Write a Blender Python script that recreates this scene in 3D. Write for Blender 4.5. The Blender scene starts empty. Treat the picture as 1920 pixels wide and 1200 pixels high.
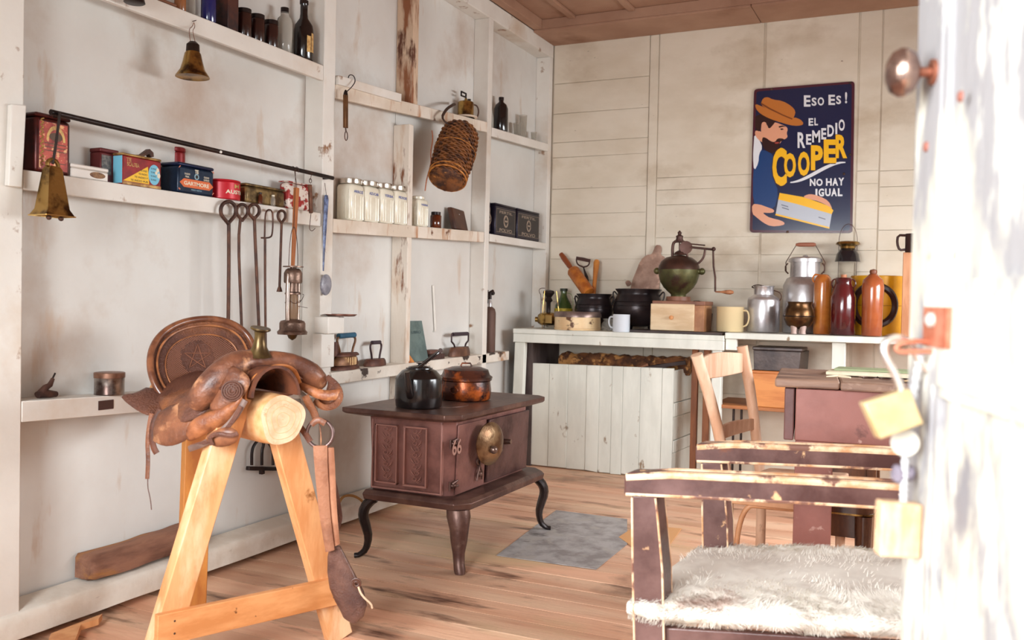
import bpy, bmesh, math, random
from mathutils import Vector as V, Matrix, noise, geometry
random.seed(7)
PI = math.pi
S = bpy.context.scene
C = S.collection

# ---------------------------------------------------------------- camera
F, YAW, PIT, ROL = 1695.1, .44139, -.02145, .02003
CAM = V((2.42, 0, 1.05))
fw = V((-math.sin(YAW)*math.cos(PIT), math.cos(YAW)*math.cos(PIT), math.sin(PIT)))
r0 = V((math.cos(YAW), math.sin(YAW), 0)); u0 = r0.cross(fw)
rt = r0*math.cos(ROL)+u0*math.sin(ROL); up = u0*math.cos(ROL)-r0*math.sin(ROL)
cd = bpy.data.cameras.new('camera'); cam = bpy.data.objects.new('camera', cd); C.objects.link(cam)
cd.sensor_width = 36; cd.lens = F/1920*36; cd.clip_start = .02
cd.dof.use_dof = True; cd.dof.focus_distance = 3.6; cd.dof.aperture_fstop = 4.5
cam.matrix_world = Matrix(((rt.x, up.x, -fw.x, CAM.x), (rt.y, up.y, -fw.y, CAM.y), (rt.z, up.z, -fw.z, CAM.z), (0, 0, 0, 1)))
S.camera = cam

# ---------------------------------------------------------------- light
w = bpy.data.worlds.new('sky'); S.world = w; w.use_nodes = True
w.node_tree.nodes['Background'].inputs[0].default_value = (.86, .93, 1, 1)
w.node_tree.nodes['Background'].inputs[1].default_value = 1.1
def area(name, loc, tgt, sx, sy, power, col):
    l = bpy.data.lights.new(name, 'AREA'); l.shape = 'RECTANGLE'; l.size = sx; l.size_y = sy
    l.energy = power; l.color = col
    o = bpy.data.objects.new(name, l); C.objects.link(o); o.location = loc
    o.rotation_euler = (V(tgt)-V(loc)).to_track_quat('-Z', 'Y').to_euler()
    return o
area('daylight_through_doorway', (1.5, -3.0, 2.0), (1.7, 3.4, .6), 3.4, 2.8, 370, (.9, .96, 1))
area('daylight_through_side_window', (4.25, 4.0, 1.8), (.1, 4.4, .6), 2.4, 1.6, 235, (.93, .97, 1))
area('fill_through_added_opening', (1.0, -.6, 1.6), (1.4, 4.8, .6), 1.6, 1.6, 135, (.92, .97, 1))  # added fill lamp, shining in through an unseen front opening made for it
S.view_settings.view_transform = 'Standard'; S.view_settings.look = 'None'
S.view_settings.gamma = 1; S.view_settings.use_curve_mapping = False
S.view_settings.exposure = .2

# ---------------------------------------------------------------- rays through the photograph onto real planes of the room
def ray(x, y): return fw+rt*((x-960)/F)-up*((y-600)/F)
def onZ(x, y, z): d = ray(x, y); return CAM+d*((z-CAM.z)/d.z)
def onX(x, y, X): d = ray(x, y); return CAM+d*((X-CAM.x)/d.x)
def onY(x, y, Y): d = ray(x, y); return CAM+d*(Y/d.y)
def onD(x, y, D): return CAM+ray(x, y)*D
def onP(x, y, p, n): d = ray(x, y); return CAM+d*((V(p)-CAM).dot(n)/d.dot(n))
def dep(p): return (V(p)-CAM).dot(fw)

# ---------------------------------------------------------------- materials
def lin(c):
    return tuple(((v/255)/12.92 if v/255 <= .04045 else ((v/255+.055)/1.055)**2.4) for v in c)+(1,)
MC = {}
def mat(name, col, rough=.6, metal=0, var=None, vscale=8, stretch=(1, 1, 1), lo=.42, hi=.6, bump=0, bscale=40,
        spots=None, sscale=5, slo=.62, shi=.68, sstretch=(1, 1, 1), wave=None, trans=0, ior=1.45, coat=0, alpha=None, detail=6, spec=.5, bdist=.006):
    if name in MC: return MC[name]
    m = bpy.data.materials.new(name); m.use_nodes = True; nt = m.node_tree; N = nt.nodes; L = nt.links
    b = N['Principled BSDF']; b.inputs['Roughness'].default_value = rough; b.inputs['Metallic'].default_value = metal
    b.inputs['Transmission Weight'].default_value = trans; b.inputs['IOR'].default_value = ior
    b.inputs['Coat Weight'].default_value = coat; b.inputs['Coat Roughness'].default_value = .12
    b.inputs['Specular IOR Level'].default_value = spec
    tc = N.new('ShaderNodeTexCoord')
    def nz(scale, st, det=detail, off=0):
        mp = N.new('ShaderNodeMapping'); mp.inputs['Scale'].default_value = st; mp.inputs['Location'].default_value = (off, off*.7, off*.3)
        L.new(tc.outputs['Object'], mp.inputs[0])
        n = N.new('ShaderNodeTexNoise'); n.inputs['Scale'].default_value = scale; n.inputs['Detail'].default_value = det
        n.inputs['Roughness'].default_value = .6
        L.new(mp.outputs[0], n.inputs['Vector']); return n.outputs[0]
    def ramp(src, a, z):
        r = N.new('ShaderNodeMapRange'); r.inputs[1].default_value = a; r.inputs[2].default_value = z; r.clamp = True
        L.new(src, r.inputs[0]); return r.outputs[0]
    def mix(fac, a, z):
        x = N.new('ShaderNodeMix'); x.data_type = 'RGBA'
        L.new(fac, x.inputs[0])
        for k, q in ((6, a), (7, z)):
            if isinstance(q, tuple): x.inputs[k].default_value = q
            else: L.new(q, x.inputs[k])
        return x.outputs[2]
    cur = lin(col)
    if var: cur = mix(ramp(nz(vscale, stretch), lo, hi), cur, lin(var))
    if wave:   # wood grain / ribs
        mp = N.new('ShaderNodeMapping'); mp.inputs['Scale'].default_value = wave[2]; L.new(tc.outputs['Object'], mp.inputs[0])
        wv = N.new('ShaderNodeTexNoise'); wv.inputs['Scale'].default_value = wave[1]; wv.inputs['Detail'].default_value = 3
        L.new(mp.outputs[0], wv.inputs['Vector'])
        cur = mix(ramp(wv.outputs[0], .42, .62), cur, lin(wave[0]))
    if spots:
        sp = spots if isinstance(spots, list) else [(spots, sscale, slo, shi, sstretch)]
        for i, (sc, ss, a, z, st) in enumerate(sp): cur = mix(ramp(nz(ss, st, 8, 3.1+i*5), a-.05, z-.05), cur, lin(sc))
    if isinstance(cur, tuple): b.inputs['Base Color'].default_value = cur
    else: L.new(cur, b.inputs['Base Color'])
    if bump:
        bp = N.new('ShaderNodeBump'); bp.inputs['Strength'].default_value = min(bump, 1); bp.inputs['Distance'].default_value = bdist
        L.new(nz(bscale, stretch), bp.inputs['Height']); L.new(bp.outputs[0], b.inputs['Normal'])
    if alpha is not None: b.inputs['Alpha'].default_value = alpha
    MC[name] = m; return m
GRX, GRY, GRZ = (.6, 9, 9), (9, .6, 9), (9, 9, .6)
M_panel = mat('white_painted_panel', (221, 219, 214), .62, var=(206, 200, 193), vscale=1.6, lo=.4, hi=.75, bump=.12, bscale=14,
              spots=[((183, 160, 142), 1.1, .62, .8, (1, 1, 1)), ((196, 172, 150), 3, .66, .78, (1, 2, .5))])
M_white = mat('white_painted_timber', (230, 225, 217), .58, var=(214, 205, 195), vscale=3, lo=.4, hi=.8, bump=.15, bscale=30,
              spots=[((150, 112, 84), 9, .68, .74, (1, 1, 1)), ((205, 184, 162), 2, .6, .8, (1, 1, 1))])
M_rust = mat('rust_streaked_white_timber', (224, 212, 198), .65, var=(196, 160, 128), vscale=5, stretch=(3, 3, .5), lo=.56, hi=.72, bump=.4, bscale=30,
             spots=[((128, 78, 48), 8, .64, .72, (2, 2, .5))])
M_back = mat('cream_painted_board', (226, 214, 196), .6, var=(210, 195, 173), vscale=2.2, stretch=(1, 1, 2), lo=.4, hi=.75, bump=.2, bscale=18,
             spots=[((188, 168, 142), 1.6, .6, .8, (1, 1, 1.5)), ((120, 92, 70), 16, .74, .78, (1, 1, 3))])
M_ceil = mat('shade_browned_ceiling_board', (180, 142, 118), .7, var=(158, 118, 96), vscale=2.5, lo=.35, hi=.7, bump=.2, bscale=20,  # browner than the wall paint: dim warm shade put into the colour
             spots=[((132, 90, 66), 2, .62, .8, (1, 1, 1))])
M_pale = mat('pale_green_white_paint', (230, 230, 220), .58, var=(214, 214, 204), vscale=3, stretch=(2, 2, .5), bump=.15, bscale=30,
             spots=[((146, 124, 100), 14, .7, .75, (1, 1, .5))])
M_pine = mat('golden_pine', (224, 164, 112), .5, var=(204, 136, 84), vscale=4, stretch=(4, 4, .8), lo=.42, hi=.62, bump=.1,
             spots=[((142, 84, 36), 9, .68, .75, (1, 1, 1)), ((240, 200, 158), 3, .60, .72, (2, 2, .6))])
M_leather = mat('tan_brown_saddle_leather', (142, 88, 60), .4, var=(92, 54, 40), vscale=9, lo=.4, hi=.62, bump=.6, bscale=70,
                spots=[((196, 138, 98), 11, .60, .70, (1, 1, 1)), ((74, 42, 32), 8, .63, .73, (1, 1, 1))], coat=.15)
M_leather2 = mat('dark_tooled_leather', (108, 66, 50), .45, var=(86, 50, 38), vscale=9, bump=1, bscale=150,
                 spots=[((150, 90, 52), 4, .55, .7, (1, 1, 1))], coat=.1)
M_iron = mat('dark_rusty_iron', (70, 50, 44), .5, .55, var=(98, 66, 52), vscale=14, bump=.4, bscale=90)
M_black = mat('black_iron', (34, 26, 26), .35, .5, var=(52, 38, 34), vscale=9, bump=.2, bscale=60)
M_brass = mat('aged_brass', (176, 142, 82), .26, .95, var=(74, 52, 34), vscale=16, lo=.46, hi=.62, bump=.15)
M_steel = mat('brushed_milk_can_aluminium', (216, 214, 216), .34, .85, var=(186, 182, 184), vscale=6, bump=.15, bscale=20)
M_chrome = mat('bright_lid_metal', (214, 208, 200), .18, 1)
M_rope = mat('hemp_rope', (176, 128, 74), .85, bump=1, bscale=200)

# ---------------------------------------------------------------- mesh helpers
class MB:
    def __init__(s): s.v = []; s.f = []
    def add(s, vs, fs):
        n = len(s.v); s.v += [V(p) for p in vs]; s.f += [tuple(i+n for i in f) for f in fs]; return s
    def box(s, x0, x1, y0, y1, z0, z1):
        return s.hexa([(x0, y0, z0), (x1, y0, z0), (x1, y1, z0), (x0, y1, z0), (x0, y0, z1), (x1, y0, z1), (x1, y1, z1), (x0, y1, z1)])
    def hexa(s, p):
        return s.add(p, [(0, 3, 2, 1), (4, 5, 6, 7), (0, 1, 5, 4), (1, 2, 6, 5), (2, 3, 7, 6), (3, 0, 4, 7)])
    def beam(s, a, b, w, h, side=(0, 0, 1), w2=None, h2=None):   # square timber from a to b
        a = V(a); b = V(b); d = (b-a).normalized(); n = V(side); x = d.cross(n).normalized(); y = x.cross(d).normalized()
        w2 = w if w2 is None else w2; h2 = h if h2 is None else h2
        q = []
        for c, ww, hh in ((a, w, h), (b, w2, h2)):
            for i, j in ((-1, -1), (1, -1), (1, 1), (-1, 1)): q.append(c+x*ww/2*i+y*hh/2*j)
        return s.hexa(q)
    def rings(s, rings, close=True, caps=True):
        n = len(rings[0]); b = len(s.v)
        for r in rings: s.v += [V(p) for p in r]
        for i in range(len(rings)-1):
            for j in range(n if close else n-1):
                k = (j+1) % n
                s.f.append((b+i*n+j, b+i*n+k, b+(i+1)*n+k, b+(i+1)*n+j))
        if caps and close: s.f.append(tuple(range(b+n-1, b-1, -1))); s.f.append(tuple(range(b+(len(rings)-1)*n, b+len(rings)*n)))
        return s
    def lathe(s, prof, c=(0, 0, 0), seg=28, axis=(0, 0, 1), sc=(1, 1), caps=True):
        a = V(axis).normalized(); x = a.orthogonal().normalized() if abs(a.z) < .999 else V((1, 0, 0)); y = a.cross(x); c = V(c)
        return s.rings([[c+a*z+(x*math.cos(t)*sc[0]+y*math.sin(t)*sc[1])*max(r, 1e-4) for t in [2*PI*k/seg for k in range(seg)]] for r, z in prof], caps=caps)
    def cyl(s, a, b, r, r2=None, seg=20):
        a = V(a); b = V(b); return s.lathe([(r, 0), (r if r2 is None else r2, (b-a).length)], a, seg, b-a)
    def tube(s, pts, r, seg=8, closed=False, flat=1, nrm=None):
        P = [V(p) for p in pts]; n = len(P); R = r if isinstance(r, (list, tuple)) else [r]*n; rs = []
        prev = None
        for i in range(n):
            if closed: t = (P[(i+1) % n]-P[i-1]).normalized()
            else: t = (P[min(i+1, n-1)]-P[max(i-1, 0)]).normalized()
            if nrm is not None: x = V(nrm); x = (x-t*x.dot(t)).normalized()
            elif prev is None: x = t.orthogonal().normalized()
            else:
                x = prev-t*prev.dot(t); x = x.normalized() if x.length > 1e-6 else t.orthogonal().normalized()
            prev = x; y = t.cross(x)
            rs.append([P[i]+(x*math.cos(q)*flat+y*math.sin(q))*R[i] for q in [2*PI*k/seg for k in range(seg)]])
        if closed: rs.append(rs[0]); return s.rings(rs, caps=False)
        return s.rings(rs)
    def ball(s, c, r, sc=(1, 1, 1), seg=20, rg=12, rot=None):
        c = V(c); rings = []
        for i in range(rg+1):
            ph = PI*i/rg
            ring = []
            for k in range(seg):
                t = 2*PI*k/seg; p = V((math.sin(ph)*math.cos(t)*sc[0], math.sin(ph)*math.sin(t)*sc[1], math.cos(ph)*sc[2]))*r
                if rot is not None: p = rot @ p
                ring.append(c+p)
            rings.append(ring)
        return s.rings(rings, caps=False)
    def prism(s, poly, d):      # 3D polygon pushed by vector d
        n = len(poly); d = V(d); P = [V(p) for p in poly]
        return s.add(P+[p+d for p in P], [tuple(range(n))[::-1], tuple(range(n, 2*n))]+[(i, (i+1) % n, (i+1) % n+n, i+n) for i in range(n)])
    def grid(s, f, nu, nv, thick=0):
        P = [[V(f(i/nu, j/nv)) for j in range(nv+1)] for i in range(nu+1)]
        b = len(s.v); W = nv+1
        for r in P: s.v += r
        for i in range(nu):
            for j in range(nv): s.f.append((b+i*W+j, b+(i+1)*W+j, b+(i+1)*W+j+1, b+i*W+j+1))
        if thick:
            b2 = len(s.v)
            for i in range(nu+1):
                for j in range(nv+1):
                    du = P[min(i+1, nu)][j]-P[max(i-1, 0)][j]; dv = P[i][min(j+1, nv)]-P[i][max(j-1, 0)]
                    n = du.cross(dv); n = n.normalized() if n.length > 1e-9 else V((0, 0, 1)); s.v.append(P[i][j]+n*thick)
            for i in range(nu):
                for j in range(nv): s.f.append((b2+i*W+j, b2+i*W+j+1, b2+(i+1)*W+j+1, b2+(i+1)*W+j))
            E = [(i, 0) for i in range(nu+1)]+[(nu, j) for j in range(1, nv+1)]+[(i, nv) for i in range(nu-1, -1, -1)]+[(0, j) for j in range(nv-1, 0, -1)]
            for k in range(len(E)):
                p, q = E[k], E[(k+1) % len(E)]
                s.f.append((b+p[0]*W+p[1], b2+p[0]*W+p[1], b2+q[0]*W+q[1], b+q[0]*W+q[1]))
        return s
def smooth_poly(pts, it=2, closed=True):
    P = [V(p) for p in pts]
    for _ in range(it):
        Q = []
        n = len(P)
        for i in range(n if closed else n-1):
            a, b = P[i], P[(i+1) % n]; Q += [a*.75+b*.25, a*.25+b*.75]
        if not closed: Q = [P[0]]+Q+[P[-1]]
        P = Q
    return P
MW = {}
def label(o, lab, cat, group=None, kind=None):
    if lab: o['label'] = lab
    if cat: o['category'] = cat
    if group: o['group'] = group
    if kind: o['kind'] = kind
def thing(name, lab, cat, loc=(0, 0, 0), rz=0, group=None):
    o = bpy.data.objects.new(name, None); C.objects.link(o); o.location = loc; o.rotation_euler = (0, 0, rz); o.empty_display_size = .05
    MW[o] = Matrix.Translation(V(loc)) @ Matrix.Rotation(rz, 4, 'Z')
    label(o, lab, cat, group); return o
def build(name, mb, m, parent=None, org=None, bev=0, sub=0, world=True, ang=38, lab=None, seg=2):
    vs = mb.v
    if parent is not None:
        if world: I = MW[parent].inverted(); vs = [I @ p for p in vs]
    elif org is not None: O = V(org); vs = [p-O for p in vs]
    me = bpy.data.meshes.new(name); me.from_pydata([tuple(p) for p in vs], [], mb.f)
    bm = bmesh.new(); bm.from_mesh(me); bmesh.ops.remove_doubles(bm, verts=bm.verts, dist=1e-6); bmesh.ops.recalc_face_normals(bm, faces=bm.faces); bm.to_mesh(me); bm.free()
    me.polygons.foreach_set('use_smooth', [True]*len(me.polygons)); me.set_sharp_from_angle(angle=math.radians(ang))
    me.materials.append(m)
    o = bpy.data.objects.new(name, me); C.objects.link(o)
    if parent is not None: o.parent = parent; MW[o] = MW[parent]
    else:
        o.location = V(org) if org is not None else (0, 0, 0); MW[o] = Matrix.Translation(V(org) if org is not None else V())
    if bev:
        b = o.modifiers.new('bevel', 'BEVEL'); b.width = bev; b.segments = seg; b.limit_method = 'ANGLE'; b.angle_limit = math.radians(35)
    if sub: u = o.modifiers.new('subdivision', 'SUBSURF'); u.levels = u.render_levels = sub
    if lab: o['label'] = lab
    return o
def solo(name, mb, m, lab, cat, org, group=None, **k):
    o = build(name, mb, m, None, org, **k); label(o, lab, cat, group); return o
def struct(name, mb, m, **k):
    o = build(name, mb, m, k.pop('parent', None), k.pop('org', None), **k)
    if o.parent is None: o['kind'] = 'structure'
    return o
def jit(mb, a, s=8, seed=0):
    for i, p in enumerate(mb.v): mb.v[i] = p+V(noise.noise_vector(p*s+V((seed, seed, 0))))*a
    return mb
def dice(mb, cuts=3):
    me = bpy.data.meshes.new('t'); me.from_pydata([tuple(p) for p in mb.v], [], mb.f)
    bm = bmesh.new(); bm.from_mesh(me); bmesh.ops.subdivide_edges(bm, edges=bm.edges, cuts=cuts, use_grid_fill=True)
    r = MB(); r.v = [v.co.copy() for v in bm.verts]; bm.verts.index_update(); r.f = [tuple(v.index for v in f.verts) for f in bm.faces]; bm.free(); bpy.data.meshes.remove(me); return r
# lettering: a string as a thin mesh, mapped into a four-corner patch (top-left, top-right, bottom-right, bottom-left)
def glyphs(s, off=.02):
    cu = bpy.data.curves.new('t', 'FONT'); cu.body = s; cu.size = 1; cu.offset = off; cu.resolution_u = 3
    o = bpy.data.objects.new('t', cu); C.objects.link(o); dg = bpy.context.evaluated_depsgraph_get(); dg.update()
    me = bpy.data.meshes.new_from_object(o.evaluated_get(dg)); vs = [v.co.copy() for v in me.vertices]; fs = [tuple(p.vertices) for p in me.polygons]
    bpy.data.objects.remove(o); bpy.data.curves.remove(cu); bpy.data.meshes.remove(me); return vs, fs
def textquad(mb, s, quad, off=.02):
    vs, fs = glyphs(s, off)
    if not vs: return mb
    x0 = min(p.x for p in vs); x1 = max(p.x for p in vs); y0 = min(p.y for p in vs); y1 = max(p.y for p in vs)
    TL, TR, BR, BL = [V(q) for q in quad]; out = []
    for p in vs:
        u = (p.x-x0)/(x1-x0); v = (p.y-y0)/max(y1-y0, 1e-6); out.append((BL*(1-u)+BR*u)*(1-v)+(TL*(1-u)+TR*u)*v)
    return mb.add(out, fs)
def textat(parent, s, c, xd, yd, w, h, m, off=.02, name='lettering'):
    c = V(c); xd = V(xd).normalized()*w/2; yd = V(yd).normalized()*h/2
    return build(name, textquad(MB(), s, (c-xd+yd, c+xd+yd, c+xd-yd, c-xd-yd), off), m, parent)
# sheet of leather/cloth with an outline traced on a plane, real thickness and a soft belly
def sheet(poly, n, thick, bulge=0, step=.012, edge=.03, wob=0, seed=0, bend=None):
    n = V(n).normalized(); o = V(poly[0]); x = n.orthogonal().normalized(); y = n.cross(x)
    Q = [V(((V(p)-o).dot(x), (V(p)-o).dot(y))) for p in poly]
    # resample outline
    B = []
    for i in range(len(Q)):
        a, b = Q[i], Q[(i+1) % len(Q)]; k = max(1, int((b-a).length/step))
        B += [a.lerp(b, t/k) for t in range(k)]
    def inside(p):
        c = False; j = len(B)-1
        for i in range(len(B)):
            if (B[i].y > p.y) != (B[j].y > p.y) and p.x < (B[j].x-B[i].x)*(p.y-B[i].y)/(B[j].y-B[i].y+1e-12)+B[i].x: c = not c
            j = i
        return c
    def dist(p): return min((p-q).length for q in B)
    I = []
    xs = [q.x for q in B]; ys = [q.y for q in B]
    X = min(xs)+step/2
    while X < max(xs):
        Y = min(ys)+step/2
        while Y < max(ys):
            p = V((X, Y))
            if inside(p) and dist(p) > step*.45: I.append(p)
            Y += step
        X += step
    P = B+I; nb = len(B)
    r = geometry.delaunay_2d_cdt(P, [(i, (i+1) % nb) for i in range(nb)], [], 1, 1e-6)
    vs2, tris = r[0], r[2]
    mb = MB(); N = len(vs2); top = []; bot = []
    for p in vs2:
        d = dist(p); h = bulge*(1-math.exp(-d/edge)); q = o+x*p.x+y*p.y+n*h
        if wob: q = q+n*noise.noise(q*14+V((seed, 0, 0)))*wob
        if bend: q = bend(q)
        t = thick*(.35+.65*min(1, d/.006)); top.append(q+n*t/2); bot.append(q-n*t/2)
    mb.v = top+bot; mb.f = [tuple(t) for t in tris]+[tuple(i+N for i in t[::-1]) for t in tris]
    cnt = {}
    for t in tris:
        for i in range(len(t)):
            e = (t[i], t[(i+1) % len(t)]); cnt[e] = 1
    for (a, b) in list(cnt):
        if (b, a) not in cnt: mb.f.append((b, a, a+N, b+N))
    return mb
def dup(root, loc, rz=None, lab=None, group=None):
    r = root.copy(); C.objects.link(r); r.location = loc
    if rz is not None: r.rotation_euler = (0, 0, rz)
    if lab: r['label'] = lab
    if group: r['group'] = group
    for ch in [c for c in bpy.data.objects if c.parent == root]:
        c = ch.copy(); C.objects.link(c); c.parent = r
        for g in [k for k in bpy.data.objects if k.parent == ch]:
            d = g.copy(); C.objects.link(d); d.parent = c
    MW[r] = Matrix.Translation(V(loc)) @ Matrix.Rotation(r.rotation_euler.z, 4, 'Z')
    return r
# ================================================================ THE ROOM
YB = 5.70; XL = -.10; ZC = 2.80; XR = 3.5; YF = .30
# floor planks run along the back wall
fl = MB(); y = YF-1.2; k = 0
plank_w = .128
M_floor = mat('worn_floorboards', (226, 174, 142), .5, var=(204, 148, 116), vscale=3.5, stretch=(.35, 3, 3), lo=.4, hi=.66, bump=.3, bscale=24,
              wave=((232, 190, 158), 5, (.2, 1.5, 1)), spots=[((104, 66, 48), 4, .62, .74, (.5, 2, 1)), ((206, 170, 132), 2.2, .6, .75, (.5, 1.4, 1)), ((120, 80, 60), 1.5, .63, .78, (1, 1, 1))])
n = M_floor.node_tree; bs = n.nodes['Principled BSDF']; tc = [q for q in n.nodes if q.type == 'TEX_COORD'][0]
sx = n.nodes.new('ShaderNodeSeparateXYZ'); n.links.new(tc.outputs['Object'], sx.inputs[0])
dv = n.nodes.new('ShaderNodeMath'); dv.operation = 'DIVIDE'; dv.inputs[1].default_value = plank_w; n.links.new(sx.outputs[1], dv.inputs[0])
ff = n.nodes.new('ShaderNodeMath'); ff.operation = 'FLOOR'; n.links.new(dv.outputs[0], ff.inputs[0])
wn = n.nodes.new('ShaderNodeTexWhiteNoise'); wn.noise_dimensions = '1D'; n.links.new(ff.outputs[0], wn.inputs['W'])
mr = n.nodes.new('ShaderNodeMapRange'); mr.inputs[3].default_value = .80; mr.inputs[4].default_value = 1.12; n.links.new(wn.outputs[0], mr.inputs[0])
vm = n.nodes.new('ShaderNodeVectorMath'); vm.operation = 'SCALE'
src = bs.inputs['Base Color'].links[0].from_socket; n.links.new(src, vm.inputs[0]); n.links.new(mr.outputs[0], vm.inputs['Scale']); n.links.new(vm.outputs[0], bs.inputs['Base Color'])
j0 = int((YF-.6)/plank_w)
for j in range(j0, int(5.9/plank_w)+1):
    y0 = j*plank_w
    fl.box(-.2, XR+.1, y0+.0024, y0+plank_w-.0024, -.03, random.uniform(-.0015, 0))
struct('floor', fl, M_floor)
struct('subfloor', MB().box(-.3, XR+.2, -.4, 5.9, -.06, -.031), mat('dark_gap', (30, 18, 14), .9))

# left wall: sheet panels between studs
lw = MB()
for y0, y1 in ((YF-.1, 1.69), (1.692, 3.2), (3.203, 3.9), (3.904, 4.75), (4.753, 5.9)): lw.box(XL-.03, XL, y0, y1, 0, 2.95)
struct('wall_left', lw, M_panel)
struct('trim_1', MB().box(XL, 0, 1.64, 1.775, .09, 2.72), M_white, bev=.004)
struct('trim_2', MB().box(XL, 0, 3.18, 3.262, .09, 2.70), M_white, bev=.004)
struct('trim_3', MB().hexa([(XL, 3.89, .09), (-.004, 3.89, .09), (-.004, 3.925, .09), (XL, 3.925, .09), (XL, 3.885, 1.925), (-.004, 3.885, 1.925), (-.004, 3.925, 1.925), (XL, 3.925, 1.925)]), M_rust, bev=.004)
struct('trim_4', MB().box(XL, -.002, 3.90, 3.955, 2.03, 2.70), mat('heavily_rusted_peeling_stud', (206, 178, 152), .7, var=(142, 88, 56), vscale=7, stretch=(2, 2, .35), lo=.5, hi=.6, bump=.6, bscale=40,
       spots=[((92, 52, 34), 9, .6, .68, (2, 2, .5))]), bev=.004)
struct('trim_5', MB().hexa([(XL, 4.74, .09), (0, 4.72, .09), (0, 4.775, .09), (XL, 4.79, .09), (XL, 4.735, 2.70), (0, 4.735, 2.70), (0, 4.79, 2.70), (XL, 4.79, 2.70)]), M_white, bev=.004)
struct('trim_6', MB().box(XL, 0, 5.64, 5.694, .09, 2.70), M_white, bev=.004)
struct('trim_7', MB().box(XL, .0, 1.3, 5.70, 2.70, 2.80), M_white, bev=.005)      # wall plate under the ceiling
# sill beam at the floor, weathered underneath
sb = MB(); N_ = 60
def sill(u, v):
    yy = 1.3+u*3.85; pr = [(-.09, .118), (.004, .108), (.012, .100), (.012, .03), (-.03, .012), (-.09, .0)]
    k = min(int(v*5), 4); t = v*5-k; a, b = pr[k], pr[k+1]
    z = a[1]*(1-t)+b[1]*t; wv = noise.noise(V((yy*5, z*9, 3)))*.005
    return (a[0]*(1-t)+b[0]*t+wv, yy, max(0, z+(wv if z < .05 else wv*.3)))
sb.grid(sill, 90, 15)
struct('baseboard_left', sb, mat('flaking_white_sill', (226, 218, 206), .65, var=(206, 192, 176), vscale=4, bump=.3,
       spots=[((106, 74, 58), 7, .72, .78, (1, .4, 1.5)), ((160, 134, 112), 12, .70, .78, (1, .4, 1))]), ang=60)

# ceiling: sheets with battens, a beam along each wall
cm = MB()
for x0, x1 in ((-.2, .66), (.664, 1.62), (1.624, 2.58), (2.584, 3.6)):
    for y0, y1 in ((YF-.1, 2.3), (2.304, 5.8)): cm.box(x0, x1, y0, y1, 2.862, 2.89)
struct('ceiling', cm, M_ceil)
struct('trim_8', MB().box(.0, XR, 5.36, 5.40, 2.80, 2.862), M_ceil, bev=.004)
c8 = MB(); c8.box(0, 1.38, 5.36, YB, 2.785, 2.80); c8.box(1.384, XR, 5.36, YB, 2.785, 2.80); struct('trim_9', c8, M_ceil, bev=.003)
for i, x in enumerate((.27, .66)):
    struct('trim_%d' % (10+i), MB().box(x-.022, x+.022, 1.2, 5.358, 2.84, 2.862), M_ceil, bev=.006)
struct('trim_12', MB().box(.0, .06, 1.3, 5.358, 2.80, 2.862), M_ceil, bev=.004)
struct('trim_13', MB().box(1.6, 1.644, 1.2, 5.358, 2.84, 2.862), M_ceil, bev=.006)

# back wall: a base with individual boards nailed over it
bw = MB(); bw.box(-.2, XR, YB+.012, YB+.05, 0, 2.95)
cols = [(1045, 1214, [70, 158, 214, 268, 296, 355, 402, 445, 486, 525, 566, 640, 730, 880]),
        (1232, 1427, [60, 334, 357, 385, 446, 478, 508, 540, 575, 640, 730, 880]),
        (1431, 1604, [30, 437, 478, 510, 542, 575, 640, 700, 770, 880]),
        (1607, 1648, [10, 321, 345, 378, 430, 470, 510, 640, 770, 880]),
        (1650, 1740, [10, 321, 351, 387, 432, 470, 520, 640, 770, 880])]
rnd = random.Random(3)
for x0, x1, ys in cols:
    X0 = onY(x0, 300, YB).x; X1 = onY(x1, 300, YB).x
    if x0 == 1045: X0 = .006
    if x1 == 1740: X1 = XR
    for a, b in zip(ys, ys[1:]):
        z1 = min(onY(max(x0, 1045), a, YB).z, 2.80); z0 = max(onY(max(x0, 1045), b, YB).z, 0)
        t = rnd.uniform(0, .006)
        bw.box(X0+.001, X1-.001, YB+t, YB+.012, z0+.0022, z1-.0005)
    if x0 != 1045: pass
xa = onY(1215, 300, YB).x; xb = onY(1231, 300, YB).x
bw.box(xa+.001, xb-.001, YB-.002, YB+.012, .0, 2.785)
struct('wall_back', bw, M_back, bev=.0012, seg=1)
# right wall with a window opening, front wall with the doorway and an added opening for fill light
M_in = mat('plain_white_wall', (224, 216, 204), .7)
rw = MB(); wy0, wy1, wz0, wz1 = 3.0, 5.0, .65, 1.75
rw.box(XR, XR+.1, YF, wy0, 0, 2.95); rw.box(XR, XR+.1, wy1, 5.8, 0, 2.95); rw.box(XR, XR+.1, wy0, wy1, 0, wz0); rw.box(XR, XR+.1, wy0, wy1, wz1, 2.95)
struct('wall_right', rw, M_in)
def winframe(name, f):
    struct(name, f, M_white, bev=.003)
wf = MB(); 
for a in (wz0, (wz0+wz1)/2-.02, wz1-.04): wf.box(XR+.02, XR+.07, wy0, wy1, a, a+.04)
for a in (wy0, (wy0+wy1)/2-.02, wy1-.04): wf.box(XR+.02, XR+.07, a, a+.04, wz0, wz1)
winframe('window_1', wf)
fr = MB(); dx0, dx1, dz = 1.845, 2.66, 2.05; fx0, fx1, fz0, fz1 = .6, 1.7, .55, 1.75
for a, b, c, d in ((-.2, fx0, 0, 2.95), (fx1, dx0, 0, 2.95), (dx1, XR+.1, 0, 2.95), (fx0, fx1, 0, fz0), (fx0, fx1, fz1, 2.95), (dx0, dx1, dz, 2.95)):
    fr.box(a, b, YF-.1, YF, c, d)
struct('wall_front', fr, M_in)
wf = MB()
for a in (fz0, fz1-.04): wf.box(fx0, fx1, YF-.08, YF-.03, a, a+.04)
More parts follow.
